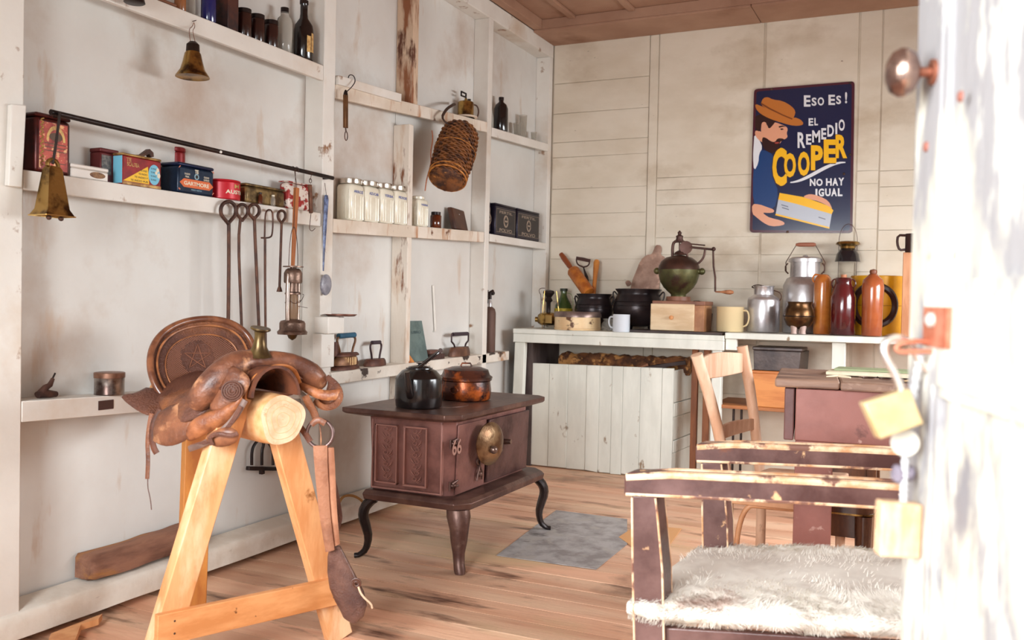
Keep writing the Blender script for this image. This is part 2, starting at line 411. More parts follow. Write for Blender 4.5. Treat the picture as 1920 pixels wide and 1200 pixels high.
for a in (fx0, (fx0+fx1)/2-.02, fx1-.04): wf.box(a, a+.04, YF-.08, YF-.03, fz0, fz1)
winframe('added_fill_opening', wf)  # frame of the unseen opening added to let fill light in

# ---------------------------------------------------------------- the open door, peeling white paint, seen from inside edge
M_door = mat('peeling_whitewashed_door', (194, 188, 172), .6, var=(148, 144, 144), vscale=3.2, stretch=(1.6, 1.6, .8), lo=.47, hi=.54, bump=.35, bscale=25,
             spots=[((128, 124, 126), 5, .60, .68, (1.5, 1.5, .7)), ((228, 224, 210), 9, .58, .66, (1.5, 1.5, .5)), ((150, 110, 92), 11, .71, .76, (1, 1, 1))])
e = onD(1706, 600, 1.06); dd = V((math.sin(YAW-math.atan((1216-960)/F))*-1, math.cos(YAW-math.atan((1216-960)/F)), 0)) * -1
dn = V((dd.y, -dd.x, 0));
if dn.dot(CAM-e) < 0: dn = -dn
e.z = 0
def dp(s, n_, z): return e+dd*s+dn*n_+V((0, 0, z))
def dbox(mb, s0, s1, n0, n1, z0, z1): return mb.hexa([dp(s0, n0, z0), dp(s1, n0, z0), dp(s1, n1, z0), dp(s0, n1, z0), dp(s0, n0, z1), dp(s1, n0, z1), dp(s1, n1, z1), dp(s0, n1, z1)])
W_D = .78; st = .088
dm = MB()
dbox(dm, 0, W_D, -.038, -.010, .02, 2.0)                                 # core
for a, b in ((0, st), (W_D-st, W_D)): dbox(dm, a, b, -.010, 0, .02, 2.0)
def dz(px, py):   # height on door face of a pixel
    p = onP(px, py, e, dn); return p.z
zl1, zl0 = onP(1800, 548, e, dn).z, onP(1800, 735, e, dn).z
rails = [(.02, .22), (zl0, zl1), (1.86, 2.0)]
for a, b in rails: dbox(dm, st, W_D-st, -.010, 0, a, b)
for (a, b) in ((rails[0][1], rails[1][0]), (rails[1][1], rails[2][0])):   # raised moulding round each panel
    t = .012
    dbox(dm, st, st+t, -.010, -.003, a, b); dbox(dm, W_D-st-t, W_D-st, -.010, -.003, a, b)
    dbox(dm, st+t, W_D-st-t, -.010, -.003, a, a+t); dbox(dm, st+t, W_D-st-t, -.010, -.003, b-t, b)
door = struct('door_1', dm, M_door, org=e, bev=.002)
kp = onP(1752, 135, e, dn); kb = MB()
kb.cyl(kp-dn*.002, kp+dn*.004, .014); kb.cyl(kp, kp+dn*.034, .0055)
build('knob_spindle', kb, mat('rusty_spindle', (150, 92, 70), .5, .6), door)
kc = MB(); kc.lathe([(.004, 0), (.012, .001), (.022, .006), (.0262, .014), (.0265, .020), (.022, .028), (.012, .0335), (.002, .035)], kp+dn*.016, 32, dn, sc=(1, 1))
build('door_knob', kc, mat('worn_nickel_knob', (172, 142, 128), .22, .9, var=(120, 92, 84), vscale=30), door, lab='worn egg-shaped metal knob')
# hasp plate with keeper and staple bar
M_cop = mat('rusty_orange_hasp', (188, 124, 98), .6, .3, var=(168, 92, 66), vscale=30)
h0 = onP(1740, 575, e, dn); h1 = onP(1783, 655, e, dn)
sA = (h0-e).dot(dd); sB = (h1-e).dot(dd)
hm = MB(); dbox(hm, min(sA, sB), max(sA, sB), 0, .005, h1.z, h0.z)
hz = onP(1758, 600, e, dn)
build('hasp_plate', hm, M_cop, door, bev=.001)
build('hasp_screw', MB().lathe([(.008, 0), (.0078, .004), (.004, .007), (.001, .0075)], hz+dn*.005, 20, dn), mat('grey_white_screw', (200, 198, 190), .5, .4), door)
ss = onP(1748, 655, e, dn)
sn = ss+dn*.036
stp = [ss+V((0, 0, .008)), ss+dn*.018+V((0, 0, .0085)), ss+dn*.033+V((0, 0, .006)), ss+dn*.038, ss+dn*.033-V((0, 0, .004)), ss+dn*.018-V((0, 0, .003)), ss-V((0, 0, .002))]
build('hasp_staple', MB().tube(smooth_poly(stp, 2, False), .0028, 10), M_cop, door)
# brown paint chips / old latch holes
for px, py in ((1803, 181), (1738, 275)):
    p = onP(px, py, e, dn); build('old_screw', MB().lathe([(.006, 0), (.005, .003), (.001, .004)], p, 12, dn), mat('rust_mark', (140, 86, 72), .7), door)
# ---------------------------------------------------------------- padlock hanging on the staple
D = dep(ss+dn*.03)
def Dp(x, y, d=0): return onD(x, y, D+d)
M_lockm = mat('dull_yellow_brass_padlock', (200, 176, 134), .42, .35, var=(196, 168, 118), vscale=30)
pl = thing('padlock', 'open brass padlock hanging by its silver shackle from the rusty door hasp', 'padlock', Dp(1672, 775))
q = [Dp(1614, 755), Dp(1700, 728), Dp(1726, 793), Dp(1645, 822)]
build('padlock_body', MB().prism([p+fw*.008 for p in q], -fw*.017), M_lockm, pl, bev=.0018)
sh = smooth_poly([Dp(x, y, d) for x, y, d in ((1693, 738, 0), (1678, 700, 0), (1661, 672, 0), (1656, 648, .001), (1668, 634, .002), (1690, 634, .004), (1708, 645, .008), (1722, 672, .010), (1738, 694, .011))], 2, False)
build('shackle', MB().tube(sh, .0044, 12), mat('silver_shackle', (222, 214, 208), .25, .9), pl)
# key fob: knotted white cord with a wooden block, hung from the hasp behind the padlock
fob = thing('key_fob', 'pale wooden block key fob on a twisted white cord below the padlock', 'key fob', Dp(1690, 990, .02))
def Fp(x, y, d=.025): return Dp(x, y, d)
build('wooden_block', MB().prism([Fp(1655, 941, .012), Fp(1732, 947, .012), Fp(1726, 1048, .012), Fp(1651, 1044, .012)], fw*.02), mat('pale_block_wood', (216, 184, 148), .6, var=(196, 150, 112), vscale=40, stretch=(2, 2, .5)), fob, bev=.002)
cp = [Fp(1727, 665, .004), Fp(1716, 720), Fp(1706, 780), Fp(1699, 830), Fp(1697, 870), Fp(1695, 905), Fp(1694, 945)]
a_ = MB(); 
for ph in (0, PI):
    pts = []
    for i in range(90):
        t = i/89*(len(cp)-1); k = min(int(t), len(cp)-2); p = cp[k].lerp(cp[k+1], t-k); an = i*.75+ph
        pts.append(p+rt*math.cos(an)*.0022+fw*math.sin(an)*.0022)
    a_.tube(pts, .0023, 6)
build('cord', a_, mat('white_cord', (196, 194, 194), .8), fob)
build('disc_tag', MB().cyl(Fp(1697, 830, .018), Fp(1697, 830, .015), .0150, seg=28), mat('cream_disc', (186, 178, 164), .6), fob, bev=.0006)
kn = MB().ball(Fp(1686, 888, .03), .009, (1, 1, 1.2), 14, 8); kn.ball(Fp(1703, 888, .03), .008, (1, 1, 1.1), 14, 8); jit(kn, .003, 120)
build('knot', kn, mat('grey_lilac_knot', (112, 102, 112), .8), fob)
# ================================================================ SHELVES ON THE LEFT WALL (boards with a front lip between the studs)
def shelf(lab, y0, y1, zt0, zt1, h, x1=.0, th=.02, m=None, dmg=False):
    mb = MB()
    mb.hexa([(XL+.001, y0, zt0-th), (x1-.02, y0, zt0-th), (x1-.02, y1, zt1-th), (XL+.001, y1, zt1-th), (XL+.001, y0, zt0), (x1-.02, y0, zt0), (x1-.02, y1, zt1), (XL+.001, y1, zt1)])
    o = thing('wall_shelf', lab, 'shelf', ((x1+XL)/2, (y0+y1)/2, min(zt0, zt1)-h))
    build('shelf_board', mb, m or M_white, o)
    f = MB().hexa([(x1-.02, y0, zt0-h), (x1, y0, zt0-h), (x1, y1, zt1-h), (x1-.02, y1, zt1-h), (x1-.02, y0, zt0), (x1, y0, zt0), (x1, y1, zt1), (x1-.02, y1, zt1)])
    build('front_rail', f, m or M_white, o, bev=.003)
    return o
zA = onX(39, 317, 0).z; zA2 = onX(593, 398, 0).z; hA = .045
shA = shelf('long white shelf of tins, with the black rod above and fire irons below', 1.776, 3.178, zA, zA2, zA-1.345)
zU0 = onX(300, 0, 0).z; zU1 = onX(610, 124, 0).z
shU = shelf('top white shelf of dark bottles above the brass bell', 1.776, 3.178, zU1, zU1, zU1-1.978)
zM = onX(625, 410, 0).z; zM2 = onX(897, 433, 0).z
M_wr = mat('rust_stained_white_shelf', (228, 216, 202), .6, var=(212, 196, 178), vscale=3, bump=.2, spots=[((176, 118, 72), 3, .62, .74, (.6, 3.2, .6)), ((110, 66, 40), 11, .70, .75, (1, 1, 1))])
shM = shelf('white shelf carrying the ribbed canisters', 3.264, 4.718, zM, zM2, zM-onX(617, 435, 0).z, m=M_wr)
zN = onX(911, 437, 0).z
shN = shelf('short white shelf in the corner carrying the black tins', 4.792, 5.638, zN, zN, .045)
zR0 = onX(630, 148, 0).z; zR1 = onX(905, 222, 0).z
shR = shelf('rust-stained white ledge behind the hanging wicker demijohn', 3.264, 4.732, onX(630, 158, 0).z, onX(905, 225, 0).z, .06, m=M_wr)
build('nailed_batten', MB().hexa([(-.02, 3.27, onX(630, 158, 0).z), (.012, 3.27, onX(630, 158, 0).z), (.012, 3.78, onX(738, 188, 0).z), (-.02, 3.78, onX(738, 188, 0).z), (-.02, 3.27, onX(630, 141, 0).z), (.012, 3.27, onX(630, 141, 0).z), (.012, 3.78, onX(738, 172, 0).z), (-.02, 3.78, onX(738, 172, 0).z)]), M_white, shR, bev=.002)
zS = onX(916, 236, 0).z; zS2 = onX(1024, 268, 0).z
shS = shelf('short white shelf high in the corner with a brown bottle and glasses', 4.792, 5.638, zS, zS2, .052)
zB0 = onX(44, 752, 0).z; zB1 = onX(265, 741, 0).z
shB = shelf('low white shelf behind the saddle with a tin can', 1.776, 3.178, zB0, zB1-.03, zB0-.665)
zL0 = onX(609, 700, 0).z; zL1 = onX(957, 658, 0).z
M_burn = mat('chipped_white_shelf', (226, 218, 206), .6, var=(208, 196, 182), vscale=3, bump=.2, spots=[((60, 44, 38), 7, .61, .65, (1, 1, 1.5)), ((176, 132, 96), 4, .64, .72, (1, 1, 1))])
shL = shelf('chipped white shelf of flat irons behind the stove', 3.264, 5.09, zL0, zL1, .055, m=M_burn)
# white end plate of the tin shelf, nailed to the first stud
ep = MB().hexa([(-.02, 1.700, 1.325), (.022, 1.700, 1.325), (.022, 1.742, 1.325), (-.02, 1.742, 1.325), (-.02, 1.700, 1.625), (.022, 1.700, 1.625), (.022, 1.742, 1.625), (-.02, 1.742, 1.625)])
a = onX(22, 195, .02); b = onX(50, 197, .02); c = onX(42, 352, .02); d = onX(16, 348, .02)
solo('shelf_end_plate', MB().prism([(.001, p.y, p.z) for p in (a, b, c, d)], (.019, 0, 0)), M_white, 'white end plate at the left of the tin shelf', 'end plate', (0.01, a.y, 1.33), bev=.003)

# ================================================================ CAST IRON STOVE
M_stove = mat('maroon_brown_cast_iron', (142, 98, 90), .42, .2, var=(112, 74, 68), vscale=6, bump=.25, bscale=70, spots=[((150, 104, 92), 3, .58, .74, (1, 1, 1))])
M_stove_d = mat('dark_stove_top_iron', (86, 60, 54), .38, .5, var=(112, 84, 74), vscale=9, bump=.25, bscale=60, spots=[((140, 118, 104), 5, .66, .78, (1, 1, 1))])
X0, X1, Y0, Y1 = .355, .74, 3.05, 3.80
st_ = thing('cast_iron_stove', 'brown cast iron box stove numbered 66 on four curved legs', 'stove', ((X0+X1)/2, (Y0+Y1)/2, 0))
zb, zt = .275, .575
bd = MB(); b_ = .045
def oct_(x0, x1, y0, y1, c, z): return [V((x1-c, y0, z)), V((x1, y0+c, z)), V((x1, y1-c, z)), V((x1-c, y1, z)), V((x0, y1, z)), V((x0, y0, z))]
bd.rings([oct_(X0+.01, X1-.02, Y0+.01, Y1-.02, .04, zb), oct_(X0+.0, X1-.01, Y0, Y1-.01, .045, zt)])
build('firebox', bd, M_stove, st_, bev=.004)
bs_ = MB(); bs_.rings([oct_(X0-.005, X1+.07, Y0-.03, Y1+.02, .05, zb-.034), oct_(X0-.01, X1+.075, Y0-.035, Y1+.025, .05, zb-.01), oct_(X0-.002, X1+.062, Y0-.024, Y1+.015, .05, zb+.006)])
build('hearth_plate', bs_, M_stove_d, st_, bev=.003)
tp = MB(); tp.rings([oct_(X0-.01, X1+.01, Y0-.02, Y1+.0, .04, zt), oct_(X0-.07, X1+.045, Y0-.07, Y1+.06, .05, zt+.012), oct_(X0-.085, X1+.05, Y0-.075, Y1+.07, .05, zt+.018), oct_(X0-.085, X1+.05, Y0-.075, Y1+.07, .05, zt+.036)])
build('top_plate', tp, M_stove_d, st_, bev=.003)
for (cx, cy) in ((.50, 3.24), (.50, 3.62)):
    pass
l_ = MB(); l_.lathe([(.115, zt+.034), (.115, zt+.0385), (.105, zt+.0392)], (.55, 3.28, 0), 36); build('lid_ring', l_, M_stove_d, st_)
# left side face with two tooled panels
pf = MB(); fy = Y0+.003
for (a, b) in ((X0+.03, X0+.135), (X0+.165, X0+.27)):
    for (x0_, x1_, z0_, z1_) in ((a, a+.006, zb+.035, zt-.03), (b-.006, b, zb+.035, zt-.03), (a, b, zb+.035, zb+.041), (a, b, zt-.036, zt-.03)):
        pf.box(x0_, x1_, fy-.012, fy+.008, z0_, z1_)
pf.box(X1-.055, X1-.048, fy-.008, fy+.01, zb+.012, zt-.008); pf.box(X0+.012, X0+.016, fy-.006, fy+.008, zb+.012, zt-.01); pf.box(X0+.012, X1-.05, fy-.006, fy+.01, zb+.012, zb+.018)
build('side_moulding', pf, mat('worn_relief_iron', (164, 118, 108), .38, .2), st_, bev=.0015)
for (a, b) in ((X0+.04, X0+.125), (X0+.175, X0+.26)):
    sc_ = MB(); cx = (a+b)/2
    for k in range(9):
        z = zb+.06+k*.0235; sg = 1 if k % 2 else -1
        pts = [V((cx+sg*(.002+.016*math.sin(t)*(1-t/7)), fy-.003, z+.012*math.cos(t)*(1-t/8)+t*.0016)) for t in [q*.5 for q in range(11)]]
        sc_.tube(pts, .0016, 6)
        sc_.tube([V((cx-sg*.004, fy-.003, z-.008)), V((cx-sg*.018, fy-.003, z+.004)), V((cx-sg*.024, fy-.003, z+.016))], [.001, .0028, .001], 6)
        sc_.tube([V((cx-.024*sg, fy-.003, z)), V((cx-.01*sg, fy-.003, z-.010)), V((cx+.004*sg, fy-.003, z-.002))], [.001, .002, .001], 6)
    build('scroll_relief', sc_, mat('worn_relief_iron', (0, 0, 0)), st_)
# front (facing the room): door, hinges, numerals, big round damper knob
fx = X1-.012
dr = MB(); dr.prism([(fx-.004, Y0+.30, zb+.015), (fx-.004, Y1-.05, zb+.015), (fx+.006, Y1-.05, zt-.02), (fx+.006, Y0+.30, zt-.02)], (.012, 0, 0)); 
build('fire_door', dr, mat('dark_worn_door_iron', (104, 76, 72), .4, .5, var=(70, 46, 44), vscale=6, bump=.3), st_, bev=.004)
pn = MB().prism([(fx-.004, Y0+.045, zb+.01), (fx-.004, Y0+.285, zb+.01), (fx+.004, Y0+.285, zt-.015), (fx+.004, Y0+.045, zt-.015)], (.006, 0, 0))
build('front_panel', pn, M_stove, st_, bev=.002)
yn = onX(857, 838, fx+.012); textat(st_, '66', (fx+.012, yn.y, yn.z), (0, 1, 0), (0, 0, 1), .075, .06, mat('rubbed_relief_iron', (190, 150, 138), .35, .2), .015, 'numeral')
hk = MB(); hk.lathe([(.018, 0), (.018, .006), (.010, .007), (.010, 0)], (fx+.006, Y0+.222, zb+.115), 20, (1, 0, 0))
hk.tube([(fx+.012, Y0+.222, zb+.10), (fx+.016, Y0+.205, zb+.075), (fx+.012, Y0+.20, zb+.04)], .005, 8); hk.tube([(fx+.012, Y0+.222, zb+.10), (fx+.016, Y0+.24, zb+.075), (fx+.012, Y0+.245, zb+.04)], .005, 8); hk.ball((fx+.014, Y0+.222, zb+.065), .012, seg=12, rg=8)
build('cast_ornament', hk, M_stove_d, st_)
for z in (zb+.215, zb+.05):
    h = MB(); h.ball((fx-.004, Y0+.03, z), .014, (1, 1.2, .7), 12, 8); h.tube([(fx-.005, Y0+.02, z+.006), (fx+.004, Y0+.055, z+.018)], [.008, .004], 8); h.tube([(fx-.005, Y0+.02, z-.006), (fx+.004, Y0+.06, z-.004)], [.008, .004], 8); h.tube([(fx-.008, Y0+.012, z+.016), (fx-.008, Y0+.012, z-.02)], .004, 8)
    build('hinge', h, M_stove_d, st_)
kz = zb+.19
kn_ = MB(); kn_.cyl((fx+.008, Y0+.305, kz-.035), (fx+.05, Y0+.31, kz-.035), .012, .014); kn_.ball((fx+.055, Y0+.312, kz-.035), .016, seg=14, rg=8); kn_.cyl((fx+.01, Y0+.42, kz-.018), (fx+.06, Y0+.42, kz-.015), .014, .010); kn_.beam((fx+.02, Y0+.28, kz-.038), (fx+.02, Y0+.44, kz-.018), .012, .016)
build('door_latch', kn_, mat('rubbed_iron', (130, 108, 98), .3, .8), st_)
pm = onX(921, 832, fx+.06); pm.x = fx+.058
dk = MB(); dk.lathe([(.002, .02), (.04, .018), (.072, .009), (.088, -.002), (.088, -.006), (.04, -.004), (.012, -.045)], pm, 36, (1, -.2, 0))
build('damper_disc', dk, mat('bronze_damper_disc', (146, 118, 88), .3, .85, var=(104, 76, 54), vscale=18, bump=.3), st_)
build('damper_knob', MB().ball(pm+V((.024, -.02, -.02)), .0165, seg=16, rg=10), mat('rubbed_iron', (0, 0, 0)), st_)
# cabriole legs
def sleg(c, out, big=1):
    c = V(c); o = V(out).normalized(); s = o.cross(V((0, 0, 1))); m = MB(); R = []
    for t, off, wx, wy in ((0, -.005, .046, .046), (.12, .004, .049, .047), (.3, .014, .040, .038), (.5, .014, .034, .033), (.7, .014, .025, .024), (.85, .020, .024, .022), (.94, .030, .027, .023), (1, .034, .024, .02)):
        z = (zb-.034)*(1-t); cc = c+o*off*big; R.append([cc+o*math.cos(q)*wx*.9+s*math.sin(q)*wy+V((0, 0, z)) for q in [2*PI*k/18 for k in range(18)]])
    return m.rings(R)
def thinleg(c, out):
    c = V(c); o = V(out).normalized(); H_ = zb-.03
    P = [c+V((0, 0, H_)), c+o*.02+V((0, 0, H_-.01)), c+o*.045+V((0, 0, H_-.04)), c+o*.050+V((0, 0, H_-.075)), c+o*.036+V((0, 0, H_-.12)), c+o*.026+V((0, 0, H_-.16)), c+o*.035+V((0, 0, .035)), c+o*.062+V((0, 0, .012)), c+o*.082+V((0, 0, .010))]
    P = smooth_poly(P, 1, False); n_ = len(P)
    return MB().tube(P, [.010+.013*math.sin(PI*min(1, .25+i/n_*.9))*(1-.35*i/n_) for i in range(n_)], 10, flat=1.5, nrm=o.cross(V((0, 0, 1))))
build('leg', sleg((X1+.022, Y0+.01, 0), (.7, -.7, 0)), M_stove_d, st_)
build('leg', thinleg((X0+.03, Y0+.005, 0), (-.9, -.5, 0)), M_black, st_)
build('leg', thinleg((X1+.02, Y1-.02, 0), (.9, .45, 0)), M_black, st_)
build('leg', thinleg((X0+.03, Y1-.02, 0), (-.8, .5, 0)), M_black, st_)

ztop = zt+.037
# kettle
def onTop(x, y): return onZ(x, y, ztop)
kc_ = onTop(785, 763); kr = 45/F*dep(kc_); kc_.z = ztop+.0028
ke = thing('kettle', 'black metal kettle with its handle folded back, at the left of the stove top', 'kettle', kc_)
M_kett = mat('black_enamel_kettle', (20, 16, 17), .2, .1, var=(30, 24, 24), vscale=10, coat=.4)
kh = 82/F*dep(kc_)
build('body', MB().lathe([(kr*.94, 0), (kr*.96, .006), (kr*1.0, kh*.25), (kr, kh*.62), (kr*.98, kh*.66), (kr*.72, kh*.82), (kr*.56, kh*.86), (kr*.55, kh*.885)], kc_, 40), M_kett, ke, ang=25)
build('lid', MB().lathe([(kr*.49, kh*.885), (kr*.45, kh*.91), (kr*.2, kh*.94), (kr*.05, kh*.945), (kr*.06, kh*.97), (kr*.14, kh*.985), (kr*.13, kh*1.0), (.002, kh*1.01)], kc_, 30), M_kett, ke)
fr_ = (CAM-kc_); fr_.z = 0; fr_.normalize(); sd = V((-fr_.y, fr_.x, 0)) # sd -> image right
spd = (fr_*.9-sd*.35).normalized()
build('spout', MB().tube(smooth_poly([kc_+spd*kr*.85+V((0, 0, kh*.3)), kc_+spd*kr*1.15+V((0, 0, kh*.42)), kc_+spd*kr*1.22+V((0, 0, kh*.62)), kc_+spd*kr*1.35+V((0, 0, kh*.84))], 2, False), [.017, .0165, .016, .015, .0145, .014, .0135, .013, .0125, .012, .0115, .011, .011, .011], 12) if False else
      MB().tube([kc_+spd*kr*(.85+.5*t)+V((0, 0, kh*(.28+.56*t-.12*math.sin(PI*t)))) for t in [i/10 for i in range(11)]], [.019-.008*i/10 for i in range(11)], 14), M_kett, ke)
h0_ = kc_+V((0, 0, kh*.86)); hn = (sd*.80+V((0, 0, .62))).normalized()
hp = []
for i in range(25):
    t = PI*i/24; hp.append(h0_-sd*.012+fr_*math.cos(t)*kr*.42+hn*math.sin(t)**.6*.122)
build('bail_handle', MB().tube(hp, .0052, 8), M_kett, ke)
gp = [h0_-sd*.012+fr_*s*.02+hn*.122 for s in (-1.3, 0, 1.3)]
build('handle_grip', MB().tube(gp, .0085, 10), mat('dark_wood_grip', (66, 44, 38), .5), ke)
# oval casserole
pc = onTop(873, 749); pc.z = ztop; pr_ = 47/F*dep(pc); ph_ = 63/F*dep(pc)
ca = thing('casserole', 'brown and orange lidded metal pot beside the kettle on the stove', 'pot', pc)
M_pot = mat('brown_copper_casserole', (84, 46, 34), .26, .3, var=(176, 86, 34), vscale=13, lo=.5, hi=.62, bump=.2, spots=[((46, 28, 26), 9, .52, .62, (1, 1, 1))])
build('body', MB().lathe([(pr_*.9, 0), (pr_*.98, .006), (pr_*1.02, ph_*.3), (pr_*.97, ph_*.56), (pr_*1.04, ph_*.60), (pr_*1.04, ph_*.64)], pc, 40), M_pot, ca, ang=50)
build('lid', MB().lathe([(pr_*1.05, ph_*.64), (pr_*1.06, ph_*.69), (pr_*.96, ph_*.74), (pr_*.88, ph_*.9), (pr_*.6, ph_*.97), (pr_*.2, ph_), (.002, ph_)], pc, 40), M_pot, ca, ang=50)
fr_ = (CAM-pc); fr_.z = 0; fr_.normalize(); sd = V((-fr_.y, fr_.x, 0))
hd = (fr_*.9-sd*.45).normalized(); hc = pc+hd*pr_*1.0+V((0, 0, ph_*.33)); tx = hd.cross(V((0, 0, 1)))
build('ear_handle', MB().tube([hc+tx*math.cos(q)*.018+V((0, 0, math.sin(q)*.013))+hd*.006 for q in [2*PI*i/20 for i in range(20)]], .004, 8, closed=True), M_pot, ca)
build('lid_handle', MB().tube([pc+V((0, 0, ph_*.98))-sd*.025, pc+V((0, 0, ph_*1.08))-sd*.018, pc+V((0, 0, ph_*1.08))+sd*.018, pc+V((0, 0, ph_*.98))+sd*.025], .004, 8), M_pot, ca)

# metal hearth sheet on the floor
hp_ = [onZ(x, y, .001) for x, y in ((931, 1042), (1043, 957), (1176, 974), (1176, 1021), (1118, 1068), (1060, 1060))]
mp_ = MB().prism(hp_, (0, 0, .0022))
solo('floor_sheet', mp_, mat('scuffed_grey_sheet_metal', (172, 166, 164), .5, .1, var=(136, 128, 126), vscale=9, bump=.3, spots=[((168, 160, 154), 9, .6, .68, (1, 1, 1)), ((70, 62, 60), 4, .64, .72, (1, 1, 1))]),
     'scuffed grey metal sheet lying on the floorboards beside the stove', 'metal sheet', (hp_[0]+hp_[3])/2)
cp_ = [onZ(x, y, .001) for x, y in ((1160, 1008), (1195, 985), (1278, 992), (1250, 1030), (1200, 1035))]
solo('cardboard_scrap', MB().prism(cp_, (0, 0, .003)), mat('tan_cardboard', (204, 150, 100), .8), 'tan scrap of board on the floor behind the armchair post', 'scrap', (cp_[0]+cp_[3])/2)

# ================================================================ COUNTER AND WOODBOX
YC = 5.15
ct = thing('counter', 'white painted counter with the cooking pots, above the wood bin', 'counter', (.66, 5.42, 0))
zc = .875
build('countertop', MB().box(-.005, 1.318, YC, YB-.001, zc-.03, zc), M_pale, ct, bev=.003)
build('front_rail', MB().box(-.003, 1.318, YC+.001, YC+.03, zc-.085, zc-.0305), M_pale, ct, bev=.003)
lg0 = onX(984, 650, .0)
build('leg', MB().hexa([(-.02, YC+.02, .0), (.05, YC+.02, 0), (.05, YC+.06, 0), (-.02, YC+.06, 0), (0, YC+.02, zc-.086), (.07, YC+.02, zc-.086), (.07, YC+.06, zc-.086), (0, YC+.06, zc-.086)]), M_pale, ct, bev=.004)
build('leg', MB().box(1.245, 1.30, YC+.035, YC+.09, 0, zc-.086), M_pale, ct, bev=.004)
build('back_panel', MB().box(.0, .09, YC+.10, YC+.54, 0, zc-.09), mat('dark_weathered_board', (92, 78, 74), .8, var=(66, 52, 50), vscale=5, stretch=(2, 2, .5)), ct)
wbx = thing('wood_bin', 'pale plank firewood bin under the counter', 'wood bin', (.56, 5.45, 0))
A0, A1, yf = .085, 1.005, 5.26
xs = [A0, .205, .33, .455, .54, .62, .69, .80, .935, A1]
zt_ = lambda x: .655+.012*(x-A0)
fb = MB()
rn = random.Random(5)
for i in range(len(xs)-1):
    a, b = xs[i]+.0007, xs[i+1]-.0007; t = rn.uniform(0, .004)
    fb.hexa([(a, yf-t, .0+rn.uniform(0, .01)), (b, yf-t, rn.uniform(0, .01)), (b, yf+.016, 0), (a, yf+.016, 0), (a, yf-t, zt_(a)), (b, yf-t, zt_(b)), (b, yf+.016, zt_(b)), (a, yf+.016, zt_(a))])
build('front_boards', fb, M_pale, wbx, bev=.0015, seg=1)
sb_ = MB(); zz = [0, .16, .235, .375, .46, .655]; sk = [0, .0, 0, 0, 0, 0]
for i in range(5):
    o_ = .004*(i % 2)
    sb_.hexa([(A1-.016+o_, yf+.018, zz[i]+.001), (A1+o_, yf+.018, zz[i]+.001), (A1+.022+o_, YB-.01, zz[i]+.001), (A1+.006+o_, YB-.01, zz[i]+.001), (A1-.016+o_, yf+.018, zz[i+1]-.003), (A1+o_, yf+.018, zz[i+1]-.003), (A1+.022+o_, YB-.01, zz[i+1]-.003), (A1+.006+o_, YB-.01, zz[i+1]-.003)])
build('side_boards', sb_, M_pale, wbx, bev=.002, seg=1)
build('corner_post', MB().box(A1-.05, A1-.017, yf+.018, yf+.05, 0, .65), M_pale, wbx)
build('base', MB().box(A0, A1-.02, yf+.02, YB-.012, .0, .02), mat('dark_weathered_board', (0, 0, 0)), wbx)
# firewood in the bin
M_bark = mat('shaggy_brown_bark', (126, 78, 44), .85, var=(74, 44, 28), vscale=16, bump=1, bscale=60, spots=[((186, 130, 74), 14, .58, .64, (1, 1, 1))])
def barklog(lab, a, b, r, seed=0):
    a, b = V(a), V(b); d = b-a; x = d.orthogonal().normalized(); y = d.normalized().cross(x); R = []
    for i in range(41):
        t = i/40; c = a+d*t; R.append([c+(x*math.cos(q)+y*math.sin(q))*r*(1+.35*noise.noise((c*22+x*math.cos(q)*1.5+y*math.sin(q)*1.5)+V((seed, 0, 0)))) for q in [2*PI*k/24 for k in range(24)]])
    return solo('firewood_log', MB().rings(R), M_bark, lab, 'log', (a+b)/2, 'firewood in the bin')
barklog('longest bark-covered log lying across the top of the firewood', (.20, 5.47, .66), (1.04, 5.50, .665), .056, 1)
barklog('bark log at the back of the firewood bin', (.15, 5.60, .60), (.95, 5.61, .60), .05, 9)
def split(lab, a, b, w_, h_, m, g='firewood in the bin'):
    mb = dice(MB().beam(a, b, w_, h_, w2=w_*.8), 3); jit(mb, .01, 20, w_*99)
    return solo('split_firewood', mb, m, lab, 'firewood', (V(a)+V(b))/2, g)
M_split = mat('split_reddish_wood', (178, 118, 84), .75, var=(126, 78, 54), vscale=12, stretch=(1, 4, 4), bump=.4)
split('split billet on the left of the wood pile', (.22, 5.32, .600), (.42, 5.36, .612), .07, .05, M_split)
split('split billet with a pale face in the middle of the pile', (.46, 5.33, .607), (.66, 5.34, .60), .07, .055, mat('pale_split_wood', (208, 156, 118), .7, var=(160, 104, 74), vscale=12, bump=.3))
split('short leaning billet beside the dark plank', (.68, 5.32, .59), (.80, 5.40, .66), .05, .05, M_split)
split('long dark plank sloping up at the right of the wood bin', (.72, 5.30, .635), (1.045, 5.355, .70), .055, .022, mat('charred_plank', (72, 52, 48), .7, var=(50, 36, 34), vscale=10))

# ================================================================ RIGHT-HAND BENCH, ITS SHELF AND WHAT IS UNDER IT
zr = .893
rb = thing('side_bench', 'thin white bench top with the bottles and milk cans', 'bench', (1.8, 5.45, 0))
build('bench_top', MB().hexa([(1.322, 5.16, zr-.035), (3.3, 5.16, zr-.030), (3.3, YB-.003, zr-.030), (1.322, YB-.003, zr-.035), (1.322, 5.16, zr), (3.3, 5.16, zr+.004), (3.3, YB-.003, zr+.004), (1.322, YB-.003, zr)]), M_pale, rb, bev=.003)
build('front_rail', MB().box(1.322, 1.385, 5.18, 5.215, zr-.10, zr-.036), M_pale, rb, bev=.003)
for x in (1.895, 2.9): build('leg', MB().box(x, x+.07, 5.2, 5.25, 0, zr-.036), M_pale, rb, bev=.003)
lb = thing('low_cupboard', 'orange pine shelf unit low under the white bench', 'shelf unit', (1.55, 5.4, 0))
zs_ = .475
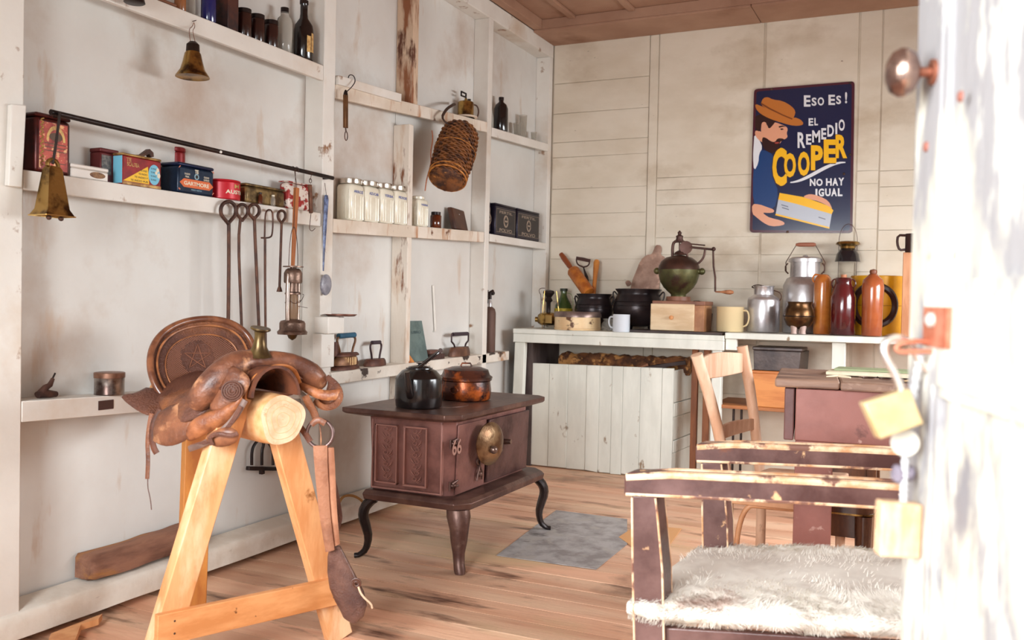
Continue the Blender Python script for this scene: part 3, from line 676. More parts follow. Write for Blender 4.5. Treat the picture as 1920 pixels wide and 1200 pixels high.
build('shelf_board', MB().box(1.24, 2.4, 5.22, YB-.02, zs_-.02, zs_), mat('orange_brown_shelf', (186, 116, 62), .5, var=(150, 88, 46), vscale=4, stretch=(.5, 4, 4)), lb, bev=.002)
for x in (1.10, 1.17): build('leg', MB().box(x, x+.035, 5.30, 5.34, 0, .79), mat('brown_post', (150, 92, 54), .6, var=(120, 70, 42), vscale=5, stretch=(3, 3, .5)), lb, bev=.003)
for x in (1.36, 1.405): build('iron_rod', MB().cyl((x, 5.27, 0), (x, 5.27, zs_-.021), .007), M_black, lb)
cr = thing('wooden_box', 'plain orange wooden box under the black metal trunk', 'box', (1.66, 5.4, zs_))
bx = MB(); bx.box(1.46, 1.86, 5.25, 5.27, zs_, zs_+.19); bx.box(1.46, 1.48, 5.27, 5.50, zs_, zs_+.19); bx.box(1.84, 1.86, 5.27, 5.50, zs_, zs_+.19); bx.box(1.46, 1.86, 5.5, 5.52, zs_, zs_+.19); bx.box(1.48, 1.84, 5.27, 5.5, zs_, zs_+.012)
build('box_carcass', bx, mat('orange_pine_box', (214, 138, 70), .45, var=(190, 110, 48), vscale=5, stretch=(.6, 3, 4)), cr, bev=.002)
build('box_lid', MB().box(1.455, 1.865, 5.245, 5.525, zs_+.1905, zs_+.205), mat('orange_pine_box', (0, 0, 0)), cr, bev=.002)
bt = thing('metal_trunk', 'black metal deed box standing on the orange wooden box', 'trunk', (1.60, 5.38, zs_+.206))
z0 = zs_+.206
build('body', MB().hexa([(1.47, 5.26, z0), (1.72, 5.26, z0), (1.74, 5.46, z0), (1.48, 5.46, z0), (1.465, 5.255, z0+.115), (1.725, 5.255, z0+.115), (1.745, 5.465, z0+.115), (1.475, 5.465, z0+.115)]), mat('black_trunk_metal', (62, 54, 54), .4, .4, var=(88, 76, 72), vscale=6, bump=.2, spots=[((130, 110, 100), 9, .68, .74, (1, 1, 1))]), bt, bev=.004)
build('lid', MB().box(1.46, 1.735, 5.25, 5.47, z0+.1155, z0+.135), mat('black_trunk_metal', (0, 0, 0)), bt, bev=.005)

# ================================================================ DESK
dk_o = onZ(1453, 709, .82); dk_o.z = 0; RZ = math.radians(7)
dx = V((math.cos(RZ), math.sin(RZ), 0))*.92; dy = V((-math.sin(RZ), math.cos(RZ), 0))*.92
de = thing('desk', 'maroon painted desk with a worn lifting lid, behind the armchair', 'desk', dk_o+dx*.45+dy*.3)
M_mar = mat('maroon_desk_paint', (158, 102, 92), .45, var=(140, 88, 78), vscale=4, bump=.15, spots=[((190, 148, 136), 16, .69, .73, (1, 1, 1)), ((96, 60, 54), 6, .68, .76, (1, 1, 1))])
M_dtop = mat('worn_desk_top', (158, 124, 104), .55, var=(118, 90, 80), vscale=4, stretch=(.6, 3, 3), bump=.3, spots=[((200, 168, 148), 7, .62, .7, (.6, 2, 1)), ((70, 50, 44), 5, .70, .76, (.5, 2, 1))])
def db(mb, a, b, c, d, z0, z1, o=dk_o):
    g = lambda x, y, z: o+dx*x+dy*y+V((0, 0, z))
    return mb.hexa([g(a, c, z0), g(b, c, z0), g(b, d, z0), g(a, d, z0), g(a, c, z1), g(b, c, z1), g(b, d, z1), g(a, d, z1)])
t_ = MB(); db(t_, 0, .212, 0, .56, .792, .82); db(t_, .214, .92, 0, .56, .789, .817)
build('desktop', t_, M_dtop, de, bev=.007)
zp = .622
build('front_panel', db(MB(), .070, .86, .03, .048, zp, .788), M_mar, de, bev=.003)
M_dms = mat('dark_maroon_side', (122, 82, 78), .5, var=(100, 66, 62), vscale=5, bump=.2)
build('side_panel', db(MB(), .033, .066, .026, .52, zp, .7885), M_dms, de, bev=.004)
build('side_panel', db(MB(), .862, .89, .026, .52, zp, .7885), M_mar, de, bev=.003)
build('back_panel', db(MB(), .070, .86, .50, .518, zp, .7885), M_mar, de, bev=.003)
build('bottom_board', db(MB(), .068, .86, .049, .499, zp, zp+.012), M_mar, de)
for a in (.072, .73): build('leg', db(MB(), a, a+.125, .034, .066, 0, zp-.0005), M_mar, de, bev=.004)
for a in (.072, .80): build('leg', db(MB(), a, a+.05, .46, .50, 0, zp-.0005), M_dms, de, bev=.004)
# papers, pen-stand things and spectacles on the desk
def dsk(x, y, z): return dk_o+dx*x+dy*y+V((0, 0, z+.02))
def slab(nm, lab, cat, poly, z0, th, m, **k):
    P = [dsk(a, b, z0) for a, b in poly]; return solo(nm, MB().prism(P, (0, 0, th)), m, lab, cat, (P[0]+P[2])/2, **k)
M_pap = mat('cream_paper', (238, 228, 200), .7, var=(226, 212, 180), vscale=8)
slab('ledger', 'cream ledger lying open at the back of the desk', 'book', [(.17, .26), (.76, .22), (.78, .40), (.19, .43)], .8008, .011, M_pap, bev=.002)
slab('green_folder', 'green edged folder on top of the cream ledger', 'folder', [(.20, .33), (.72, .30), (.74, .44), (.22, .46)], .8124, .007, mat('sage_green_card', (150, 160, 122), .6), bev=.001)
slab('paper_sheet', 'loose curled cream paper at the right of the desktop', 'paper', [(.42, .09), (.66, .07), (.69, .19), (.45, .20)], .8006, .0035, mat('tan_paper', (214, 182, 138), .7), bev=.001)
sp_ = thing('spectacles', 'pair of old wire spectacles on the desktop', 'spectacles', dsk(.34, .15, .8006))
for k in (-1, 1):
    build('lens_rim', MB().tube([dsk(.34+k*.028+.022*math.cos(q), .15+.018*math.sin(q), .803) for q in [2*PI*i/20 for i in range(20)]], .0018, 6, closed=True), M_iron, sp_)
build('temple_arm', MB().tube([dsk(.292, .15, .803), dsk(.28, .19, .803), dsk(.31, .22, .803)], .0015, 6), M_iron, sp_)
build('bridge', MB().tube([dsk(.334, .152, .804), dsk(.34, .158, .808), dsk(.346, .152, .804)], .0015, 6), M_iron, sp_)
qh = MB().tube([dsk(.17, .11, .8046), dsk(.21, .14, .8066), dsk(.25, .12, .8046)], [.002, .005, .003], 8)
solo('pen_nib_holder', qh, mat('pale_horn', (226, 210, 180), .5), 'small pale horn stub near the front edge of the desk', 'desk tool', dsk(.21, .13, .8006))

# ================================================================ WOODEN KITCHEN CHAIR behind the armchair
M_ch = mat('pale_stripped_chair_wood', (224, 184, 154), .5, var=(202, 154, 122), vscale=6, stretch=(3, 3, .6), bump=.15, spots=[((128, 76, 48), 8, .66, .74, (1, 1, .6)), ((238, 206, 174), 5, .6, .74, (1, 1, .6))])
L0 = onD(1307, 668, 3.0); L1 = onD(1340, 775, 3.04); L2 = onD(1362, 885, 3.08); L3 = onD(1366, 960, 3.10)
R0 = onD(1392, 652, 3.32); R1 = onD(1411, 755, 3.32); R2 = onD(1424, 885, 3.32); R3 = onD(1426, 940, 3.32)
Lf = V((L2.x+.01, L2.y-.0, 0)); Rf = V((R2.x+.01, R2.y, 0))
ch = thing('wooden_chair', 'pale stripped wooden ladderback chair between the wood bin and the desk', 'chair', V(((Lf.x+Rf.x)/2+.17, (Lf.y+Rf.y)/2-.08, 0)))
for q, f in (((L0, L1, L2), Lf), ((R0, R1, R2), Rf)):
    P = smooth_poly([q[0]+(q[0]-q[1])*.03, q[0], q[1], q[2], V((f.x, f.y, .42)), f], 1, False)
    build('back_post', MB().tube(P, [.0205-.004*i/len(P) for i in range(len(P))], 12), M_ch, ch)
bk = (Rf-Lf).normalized(); sf = V((bk.y, -bk.x, 0))   # forward of the chair (into the desk side)
if sf.x < 0: sf = -sf
sf = (sf+V((0, .30, 0))).normalized()
def slat(pa, pb, h, bow=.02, nm='back_slat'):
    m = MB(); N = 10; R = []
    for i in range(N+1):
        t = i/N; c = pa.lerp(pb, t)-sf*bow*math.sin(PI*t); hh = h*(.8+.2*math.sin(PI*t))
        R.append([c+V((0, 0, hh/2))+sf*.007, c+V((0, 0, hh/2))-sf*.007, c-V((0, 0, hh/2))-sf*.007, c-V((0, 0, hh/2))+sf*.007])
    return build(nm, m.rings(R), M_ch, ch, bev=.003)
slat(onD(1316, 690, 3.01), onD(1391, 680, 3.31), .088)
sl2 = slat(onD(1348, 815, 3.05), onD(1412, 795, 3.31), .05)
zsz = .435
se = [Lf+V((0, 0, zsz))-bk*.01, Rf+V((0, 0, zsz))+bk*.01, Rf+sf*.29+V((0, 0, zsz))+bk*.03, Lf+sf*.29+V((0, 0, zsz))-bk*.03]
build('seat', MB().prism([se[0]+sf*.02, se[1]+sf*.02, se[2], se[3]], (0, 0, .022)), M_ch, ch, bev=.006)
build('seat_rail', MB().beam(Lf+V((0, 0, .405)), Lf+sf*.26-bk*.02+V((0, 0, .405)), .022, .055), mat('orange_chair_rail', (200, 146, 104), .5, var=(172, 116, 78), vscale=6), ch, bev=.003)
build('seat_rail', MB().beam(Lf+sf*.27+V((0, 0, .405)), Rf+sf*.27+V((0, 0, .405)), .022, .055), M_ch, ch, bev=.003)
for b0 in (Lf+sf*.27-bk*.015, Rf+sf*.27+bk*.015): build('front_leg', MB().lathe([(.012, 0), (.015, .1), (.018, .30), (.018, .434)], b0, 14), M_ch, ch)
arc = [Lf+sf*(.03+.05*(1-math.cos(q)))+V((0, 0, .22+.155*math.sin(q)))for q in [PI/2*i/8 for i in range(9)]]+[Lf+sf*.26+V((0, 0, .375))]
arc = [V((p.x, p.y, p.z)) for p in arc]
build('bentwood_brace', MB().tube(arc, .009, 10), mat('orange_chair_rail', (0, 0, 0)), ch)
build('stretcher', MB().cyl(Lf+V((0, 0, .16)), Rf+V((0, 0, .16)), .009), M_ch, ch)

# ================================================================ DARK STOOL beyond the desk leg
M_dk = mat('dark_varnished_wood', (96, 58, 36), .25, var=(60, 34, 24), vscale=6, stretch=(2, 2, .6), coat=.4)
sc0 = onD(1572, 960, 3.22); sc0.z = 0
sc = thing('wooden_stool', 'dark varnished box stool seen under the desk through the armchair', 'stool', sc0)
zt2 = onD(1590, 935, 3.4).z
tq = [onD(1535, 935, 3.75), onD(1548, 965, 3.4), onD(1590, 972, 3.38), onD(1628, 950, 3.75)]
def at_z(p, z): return V((p.x, p.y, z))
cxs = sc0;
ST = lambda a, b, z: cxs+V((a, b, z))
P_ = [ST(.125*math.copysign(abs(math.cos(q))**.4, math.cos(q)), .115*math.copysign(abs(math.sin(q))**.4, math.sin(q)), .335) for q in [2*PI*i/32 for i in range(32)]]
build('seat', MB().prism(P_, (0, 0, .05)), M_dk, sc, bev=.006)
build('seat_band', MB().prism([ST((p-cxs).x*1.02, (p-cxs).y*1.02, .338) for p in P_], (0, 0, .006)), M_brass, sc)
for a, b in ((-.09, -.08), (.09, -.08), (.09, .08), (-.09, .08)): build('leg', MB().lathe([(.022, 0), (.024, .1), (.028, .25), (.030, .334)], ST(a, b, 0), 16), M_dk, sc)
build('apron', MB().box(cxs.x-.10, cxs.x+.10, cxs.y-.07, cxs.y+.07, .25, .334), M_dk, sc)
# second dark chair legs further right
s2 = thing('dark_chair', 'dark brown chair pushed in behind the desk, only its legs and rail visible', 'chair', (2.06, 4.75, 0))
for a, b in ((1.88, 4.62), (2.16, 4.62), (1.88, 4.9), (2.16, 4.9)): build('leg', MB().beam((a+(.02 if a < 2 else -.02), b, .44), (a, b, 0), .05, .04, side=(0, 1, 0), w2=.035, h2=.03), M_dk, s2, bev=.003)
build('seat', MB().box(1.86, 2.18, 4.6, 4.93, .441, .465), M_dk, s2, bev=.005)
build('seat_rail', MB().box(1.90, 2.14, 4.605, 4.625, .20, .44), M_dk, s2)

# ================================================================ ARMCHAIR with sheepskin seat
af = V((-.975, -.222, 0)).normalized(); al = V((.07, .9975, 0)).normalized()   # forward, sideways
a0 = onZ(1178, 897, .652); a1 = onZ(1319, 842, .652)
wdt = (a1-a0).length
ac = thing('armchair', 'dark varnished armchair with worn edges and a sheepskin seat in the foreground', 'armchair', (a0+a1)/2-af*.3)
MW_ = MW[ac]
M_arm = mat('dark_chair_varnish', (84, 56, 52), .22, var=(128, 96, 90), vscale=5, stretch=(1.2, 1.2, 1.2), lo=.4, hi=.7, bump=.15, spots=[((226, 176, 130), 14, .72, .77, (1, 1, 1)), ((146, 78, 34), 4, .68, .76, (1, 1, 1))])
M_edge = mat('worn_pale_edge_wood', (248, 214, 178), .4, var=(214, 156, 112), vscale=16, bump=.1, spots=[((130, 90, 76), 14, .60, .66, (1, 1, 1))])
def AC(f, s, z): return V((a0.x, a0.y, 0))-af*f+al*s+V((0, 0, z+.035*f))   # f back from the arm tip, s to the far side
M_arm2 = M_arm
for s in (0.0, wdt):
    arm = MB(); R = []
    for f, z, hh in ((0, .640, .023), (.01, .645, .026), (.1, .643, .027), (.4, .637, .027), (.88, .620, .026)):
        w_ = .028
        R.append([AC(f, s-w_, z-hh), AC(f, s+w_, z-hh), AC(f, s+w_, z+hh), AC(f, s-w_, z+hh)])
    ob = build('arm', arm.rings(R), M_arm, ac, bev=.007, seg=3)
    ed = MB()
    for sg in (-1, 1):
        for zz_ in (-1, 1):
            ed.tube([AC(f, s+sg*.0238, z+zz_*(hh-.0045)) for f, z, hh in ((.004, .640, .023), (.1, .643, .027), (.4, .637, .027), (.87, .6205, .026))], .0088 if zz_ > 0 else .005, 8)
    build('worn_arm_edge', ed, M_edge, ob)
    # front post, tapering and slightly curved
    po = MB(); R = []
    for z, f, wf, ws in ((0, .075, .026, .024), (.30, .064, .034, .028), (.45, .058, .034, .030), (.58, .048, .029, .028), (.618, .045, .027, .028)):
        R.append([AC(f-wf, s-ws, z), AC(f+wf, s-ws, z), AC(f+wf, s+ws, z), AC(f-wf, s+ws, z)])
    po_ = build('front_post', po.rings(R), M_arm, ac, bev=.003)
    ed = MB()
    for sg, sh_ in ((-1, -1), (1, -1), (-1, 1), (1, 1)):
        ed.tube([AC(f+sg*(wf-.0012), s+sh_*(ws-.0012), z) for z, f, wf, ws in ((.02, .075, .026, .024), (.30, .064, .034, .028), (.45, .058, .034, .030), (.58, .048, .029, .028), (.614, .045, .027, .028))], .0026, 6)
    build('worn_post_edge', ed, M_edge, po_)
for s in (0.0, wdt):
    po = MB(); R = []
    for z, f in ((0, .76), (.42, .78), (.62, .84), (.95, .97)): R.append([AC(f-.02, s-.022, z), AC(f+.02, s-.022, z), AC(f+.02, s+.022, z), AC(f-.02, s+.022, z)])
    build('back_post', po.rings(R), M_arm, ac, bev=.004)
build('back_rest', MB().hexa([AC(.88, .022, .74), AC(.90, .022, .74), AC(.90, wdt-.022, .74), AC(.88, wdt-.022, .74), AC(.94, .022, .93), AC(.96, .022, .93), AC(.96, wdt-.022, .93), AC(.94, wdt-.022, .93)]), M_arm, ac, bev=.004)
for s in (0, wdt): build('side_rail', MB().beam(AC(.08, s, .29), AC(.76, s, .29), .022, .06), M_arm, ac, bev=.003)
build('front_rail', MB().beam(AC(.064, .02, .29), AC(.064, wdt-.02, .29), .022, .06), M_arm, ac, bev=.003)
build('stretcher', MB().beam(AC(.3, 0, .15), AC(.3, wdt, .15), .03, .02), M_arm, ac, bev=.003)
# sheepskin pad
M_fl = mat('cream_sheepskin', (236, 228, 216), .85, var=(208, 196, 184), vscale=7, lo=.45, hi=.7, spots=[((158, 112, 92), 3.2, .66, .76, (1, 1, 1))])
def pad(u, v):
    # outer shape: cross-section loop in v, along f with u
    f = .012+.735*u; t = 2*PI*v
    hw = wdt/2+.034; cs = math.copysign(abs(math.cos(t))**.35, math.cos(t)); sn_ = math.copysign(abs(math.sin(t))**.55, math.sin(t))
    e_ = 1-.35*(abs(2*u-1)**14)
    s = wdt/2+cs*hw*(1-.03*(abs(2*u-1)**14)); z = .362+sn_*(.030 if sn_ > 0 else .038)*e_
    p = AC(f, s, z); n_ = noise.noise(p*28)*.008+noise.noise(p*70)*.004+noise.noise(p*7)*.008
    return p+V((0, 0, n_ if sn_ > 0 else n_*.5))-al*0
padm = MB().grid(pad, 60, 90)
# close the ends
pd_ = build('seat_pad', padm, M_fl, ac, ang=70)
for o_u in (0, 1):
    loop = [pad(o_u, j/90) for j in range(90)]; c_ = sum(loop, V())/90
    padm2 = MB(); padm2.add(loop+[c_], [(i, (i+1) % 90, 90) for i in range(90)]); build('pad_end', padm2, M_fl, pd_)
fm = MB(); rf = random.Random(2); swirl = lambda p: V((math.cos(noise.noise(p*6)*5), math.sin(noise.noise(p*6)*5), 0))
for i in range(26000):
    u = rf.random(); v = rf.random()
    if .5 < v < 1 and .62 < v < .88 and rf.random() < .8: continue
    p = pad(u, v); q = pad(min(u+.004, 1), v); r_ = pad(u, v+.003); n_ = (q-p).cross(r_-p)
    if n_.length < 1e-9: continue
    n_.normalize(); c_ = AC(.38, wdt/2, .362)
    if n_.dot(p-c_) < 0: n_ = -n_
    d_ = (n_*.55+swirl(p)*.8+V((rf.uniform(-.3, .3), rf.uniform(-.3, .3), 0))).normalized(); l_ = rf.uniform(.008, .018); s_ = d_.cross(n_); s_ = s_.normalized()*.0007 if s_.length > 1e-6 else V((.0007, 0, 0))
    m_ = p+d_*l_*.6+n_*.002; t_ = p+d_*l_
    fm.add([p-s_, p+s_, m_+s_*.7, m_-s_*.7, t_], [(0, 1, 2, 3), (3, 2, 4)])
fo = build('fleece', fm, M_fl, ac, ang=180); fo['kind'] = 'stuff'
# ================================================================ THINGS ON THE LEFT WALL
def wl(x, y, X=.03): return onX(x, y, X)
def mpp(p): return dep(p)/F
RD, RU, RN = V((0, 1, 0)), V((0, 0, 1)), V((1, 0, 0))
# black rod under which the hooks hang
ra, rb_ = wl(95, 210, .045), wl(624, 334, .045)
rod = thing('iron_rod', 'long black iron rod running above the tin shelf', 'rod', (ra+rb_)/2)
build('bar', MB().cyl(ra, rb_, .0085, seg=14), M_black, rod)
for t in (.035, .995): p = ra.lerp(rb_, t); build('bracket', MB().beam(V((.0, p.y, p.z)), p, .010, .010, side=(0, 1, 0)), M_black, rod)
rm = wl(414, 285, .054); build('enamel_chip', MB().ball(rm, .0055, seg=10, rg=6), M_white, rod)

def tin(nm, lab, x0, x1, yb, yt, xf, dpt, m, zs, group=None, lidm=None, bev=.004, round_=False, lid=.16):
    a = onX(x0, yb, xf); b = onX(x1, yb, xf); z = zs; h = onX(x0, yt, xf).z-z
    c = V((xf-dpt/2, (a.y+b.y)/2, z)); t = thing(nm, lab, 'tin', c, 0, group)
    mb = MB(); w_ = b.y-a.y
    if round_: mb.lathe([(w_/2, 0), (w_/2, h*(1-lid))], c, 32)
    else: mb.box(xf-dpt, xf, a.y, b.y, z, z+h*(1-lid))
    build('tin_body', mb, m, t, bev=bev)
    l = MB(); g = .0012
    if round_: l.lathe([(w_/2+g, h*(1-lid)+.0003), (w_/2+g, h)], c, 32)
    else: l.box(xf-dpt-g, xf+g, a.y-g, b.y+g, z+h*(1-lid)+.0003, z+h)
    build('tin_lid', l, lidm or m, t, bev=bev)
    return t, a.y, b.y, z, h
zsh = lambda x, z=None: zA+(zA2-zA)*min(max((onX(x, 360, 0).y-1.776)/1.4, 0), 1)+.0005
def deco(parent, nm, y0, y1, z0, z1, x, m, th=.0006, poly=None):
    if poly: P = [V((x, y0+(y1-y0)*u, z0+(z1-z0)*v)) for u, v in poly]
    else: P = [V((x, y0, z0)), V((x, y1, z0)), V((x, y1, z1)), V((x, y0, z1))]
    return build(nm, MB().prism(P, (th, 0, 0)), m, parent)
def oval(n=28, cx=.5, cy=.5, rx=.5, ry=.5): return [(cx+rx*math.cos(2*PI*i/n), cy+ry*math.sin(2*PI*i/n)) for i in range(n)]
M_red = mat('tin_red', (150, 34, 34), .35, .2, var=(120, 24, 28), vscale=14)
M_gold = mat('worn_gold_print', (196, 158, 96), .4, .4, var=(136, 96, 56), vscale=30)
M_cream = mat('cream_print', (226, 214, 190), .5)
M_yel = mat('yellow_print', (240, 190, 40), .45)
M_lblue = mat('light_blue_print', (120, 190, 214), .45)
M_ink = mat('black_print', (30, 22, 22), .5)
# 1 big dark red tin
t, y0, y1, z, h = tin('large_tin', 'largest dark red and black tin at the left end of the tin shelf', 66, 132, 340, 208, -.008, .09, mat('dark_oxblood_tin', (58, 22, 22), .3, .4, var=(90, 34, 28), vscale=12), zsh(90), bev=.01, lid=.07)
deco(t, 'front_print', y0+.012, y1-.012, z+.012, z+h*.86, -.0078, mat('salmon_red_print', (176, 74, 58), .4, .2, var=(120, 40, 36), vscale=26, lo=.4, hi=.6, spots=[((214, 160, 112), 60, .6, .66, (1, 1, 1))]))
deco(t, 'arch_band', y0+.035, y1-.02, z+h*.56, z+h*.82, -.0071, M_gold, poly=[(math.cos(PI*i/14)*.5+.5, math.sin(PI*i/14)) for i in range(15)]+[(math.cos(PI*i/14)*.38+.5, math.sin(PI*i/14)*.74) for i in range(14, -1, -1)])
deco(t, 'dark_oval', y0+.045, y1-.03, z+h*.56, z+h*.70, -.0071, mat('umber_print', (88, 62, 44), .5), poly=oval())
for k, zz_ in enumerate((.50, .44, .38, .18)): deco(t, 'print_bar', y0+.03, y1-.018, z+h*zz_, z+h*(zz_+.014), -.0071, mat('umber_print', (0, 0, 0)))
sc_ = MB()
for i in range(10): sc_.tube([V((-.007, y0+.02+.006*math.sin(q*2), z+.02+i*h*.08+q*.0035)) for q in range(5)], .0022, 5)
build('scroll_border', sc_, M_gold, t)
# 2 small white tin
t, y0, y1, z, h = tin('small_white_tin', 'small low white tin with an oval brown label, right of the largest tin', 133, 203, 340, 305, -.012, .06, mat('white_tin', (226, 218, 210), .4, .1), zsh(170), bev=.004, lid=.3)
deco(t, 'oval_label', y0+.068, y1-.012, z+h*.16, z+h*.62, -.0118, mat('brown_gold_print', (150, 108, 66), .5, var=(96, 60, 40), vscale=60), poly=oval())
# 3 dark tin behind
t, y0, y1, z, h = tin('dark_red_tin', 'dark red tin half hidden behind the red and yellow tin', 188, 222, 341, 276, -.045, .05, mat('deep_red_tin', (96, 34, 34), .35, .3), zsh(205), lid=.12)
deco(t, 'dark_label', y0+.004, y1-.03, z+h*.25, z+h*.8, -.0448, mat('slate_print', (74, 70, 70), .5, var=(120, 112, 104), vscale=70))
# 4 red / yellow tin
t, y0, y1, z, h = tin('red_yellow_tin', 'square red tin with a yellow triangle and a blue oval', 229, 302, 350, 285, -.004, .075, M_red, zsh(265), bev=.004, lid=.08, lidm=M_gold)
build('blue_side', MB().box(-.0785, -.005, y0-.0006, y0+.0002, z+.004, z+h*.9), M_lblue, t)
deco(t, 'yellow_triangle', y0+.003, y0+(y1-y0)*.68, z+.012, z+h*.68, -.0038, M_yel, poly=[(0, 0), (1, 0), (.94, 1)])
deco(t, 'blue_oval', y0+(y1-y0)*.66, y1-.006, z+.012, z+h*.78, -.0038, M_lblue, poly=oval())
deco(t, 'gold_foot', y0+.001, y1-.001, z+.001, z+.010, -.0038, M_gold)
fig = MB()
for u, v, r_ in ((.9, .62, .006), (.93, .44, .007), (.86, .52, .005)): fig.prism([V((-.0031, y0+(y1-y0)*u+r_*math.cos(q), z+h*v+r_*1.2*math.sin(q))) for q in [2*PI*i/12 for i in range(12)]], (.0005, 0, 0))
build('white_figure', fig, M_cream, t)
textat(t, 'TE', (-.0036, y0+(y1-y0)*.16, z+h*.80), RD, RU, .022, .013, M_gold); textat(t, 'SCALTEA', (-.0036, y0+(y1-y0)*.27, z+h*.66), RD, RU, .05, .013, M_gold)
for i, (u0, u1) in enumerate(((.44, .62), (.40, .63), (.30, .64), (.20, .65))): textat(t, 'TE INDIO PURO'[:6+i*2], (-.0031, y0+(y1-y0)*(u0+u1)/2, z+h*(.52-.115*i)), RD, RU, (y1-y0)*(u1-u0), .006, M_ink)
for i in range(4): textat(t, 'TE FINO', (-.0031, y0+(y1-y0)*.79, z+h*(.64-.12*i)), RD, RU, .024, .0055, M_ink)
# bent dark metal piece on top
tp_ = V((-.035, (y0+y1)/2+.03, z+h+.0006))
g = MB().prism([tp_+V((0, -.055, .0)), tp_+V((0, -.02, .006)), tp_+V((0, .012, .030)), tp_+V((0, .028, .020)), tp_+V((0, .030, .006)), tp_+V((0, .018, .002)), tp_+V((0, .010, .012)), tp_+V((0, -.015, .0)), ], (.02, 0, 0))
solo('bent_bracket', g, M_iron, 'bent dark metal bracket lying on top of the red and yellow tin', 'bracket', tp_, bev=.001)
# red round tin behind the blue one
t, y0, y1, z, h = tin('tall_red_tin', 'narrow red tin standing behind the dark blue tea tin, touching the rod', 328, 350, 345, 274, -.0935, .04, M_red, zsh(341), round_=True, lid=.1)
# 5 dark blue tin
t, y0, y1, z, h = tin('blue_tea_tin', 'dark blue tea tin with an orange name banner', 334, 401, 362, 302, -.004, .088, mat('navy_teal_tin', (26, 46, 70), .32, .3, var=(18, 32, 52), vscale=12), zsh(366), bev=.008, lid=.12, lidm=mat('navy_lid', (30, 38, 70), .3, .4))
deco(t, 'orange_banner', y0+.006, y1-.004, z+h*.20, z+h*.48, -.0038, mat('orange_banner', (214, 104, 52), .45), poly=[(0, .5), (.12, 1), (.88, 1), (1, .5), (.88, 0), (.12, 0)])
textat(t, 'GARTMORE', (-.0031, (y0+y1)/2, z+h*.34), RD, RU, (y1-y0)*.70, h*.13, M_cream, .03)
textat(t, 'TE', (-.0036, (y0+y1)/2, z+h*.76), RD, RU, .018, h*.13, M_cream, .04)
deco(t, 'crest', (y0+y1)/2-.011, (y0+y1)/2+.011, z+h*.49, z+h*.69, -.0038, mat('pale_blue_print', (138, 168, 182), .5), poly=oval()); deco(t, 'crest_centre', (y0+y1)/2-.006, (y0+y1)/2+.006, z+h*.53, z+h*.65, -.0031, M_ink, poly=oval())
textat(t, 'CALIDAD', (-.0036, y0+(y1-y0)*.24, z+h*.64), RD, RU, .026, .0065, M_cream); textat(t, 'FINA', (-.0036, y0+(y1-y0)*.24, z+h*.55), RD, RU, .018, .0065, M_cream)
textat(t, 'CALIDAD', (-.0036, y0+(y1-y0)*.78, z+h*.62), RD, RU, .026, .0065, M_cream); textat(t, 'SUPERIOR', (-.0036, y0+(y1-y0)*.78, z+h*.53), RD, RU, .028, .0065, M_cream)
textat(t, 'PESO NETO', (-.0036, (y0+y1)/2, z+h*.14), RD, RU, .05, .005, mat('pale_blue_print', (0, 0, 0)))
for u, s in ((.03, 1), (.97, -1)):
    for v in (.08, .80): deco(t, 'corner_stripe', y0+(y1-y0)*(u-.03), y0+(y1-y0)*(u+.03), z+h*v, z+h*(v+.08), -.0038, mat('salmon_stripe', (206, 120, 92), .5), poly=[(0, 0 if s*(v-.5) > 0 else .6), (.3, 0 if s*(v-.5) > 0 else 1), (1, .7 if s*(v-.5) > 0 else .4), (.7, 1 if s*(v-.5) > 0 else 0)])
# 6 red round tin AUSTIN
t, y0, y1, z, h = tin('round_red_tin', 'small round bright red tin between the tea tin and the gold tin', 405, 451, 370, 334, -.02, .06, mat('bright_red_tin', (190, 30, 44), .35, .1), zsh(428), round_=True, lid=.1)
cy_ = (y0+y1)/2; rr_ = (y1-y0)/2; cc_ = V((-.02-.03, cy_, 0))
def wrap(parent, s, cen, r, z0, hh, a0_, a1_, m, nm='lettering', off=.03):
    vs, fs = glyphs(s, off); xa_ = min(p.x for p in vs); xb_ = max(p.x for p in vs); ya = min(p.y for p in vs); yb_ = max(p.y for p in vs); out = []
    for p in vs:
        a = a0_+(a1_-a0_)*(p.x-xa_)/(xb_-xa_); out.append(V((cen.x+math.cos(a)*r, cen.y+math.sin(a)*r, z0+hh*(p.y-ya)/(yb_-ya))))
    return build(nm, MB().add(out, fs), m, parent)
wrap(t, 'AUSTIN', V((-.05, cy_, 0)), rr_+.0008, z+h*.28, h*.2, -.65, .75, M_cream)
wrap(t, 'M', V((-.05, cy_, 0)), rr_+.0008, z+h*.58, h*.2, -.1, .3, M_gold)
# 7 gold oblong tin
t, y0, y1, z, h = tin('gold_tin', 'oblong tarnished gold tin', 461, 534, 384, 342, -.01, .06, mat('tarnished_gold_tin', (158, 132, 86), .35, .6, var=(84, 66, 44), vscale=16, lo=.4, hi=.62), zsh(497), bev=.009, lid=.14)
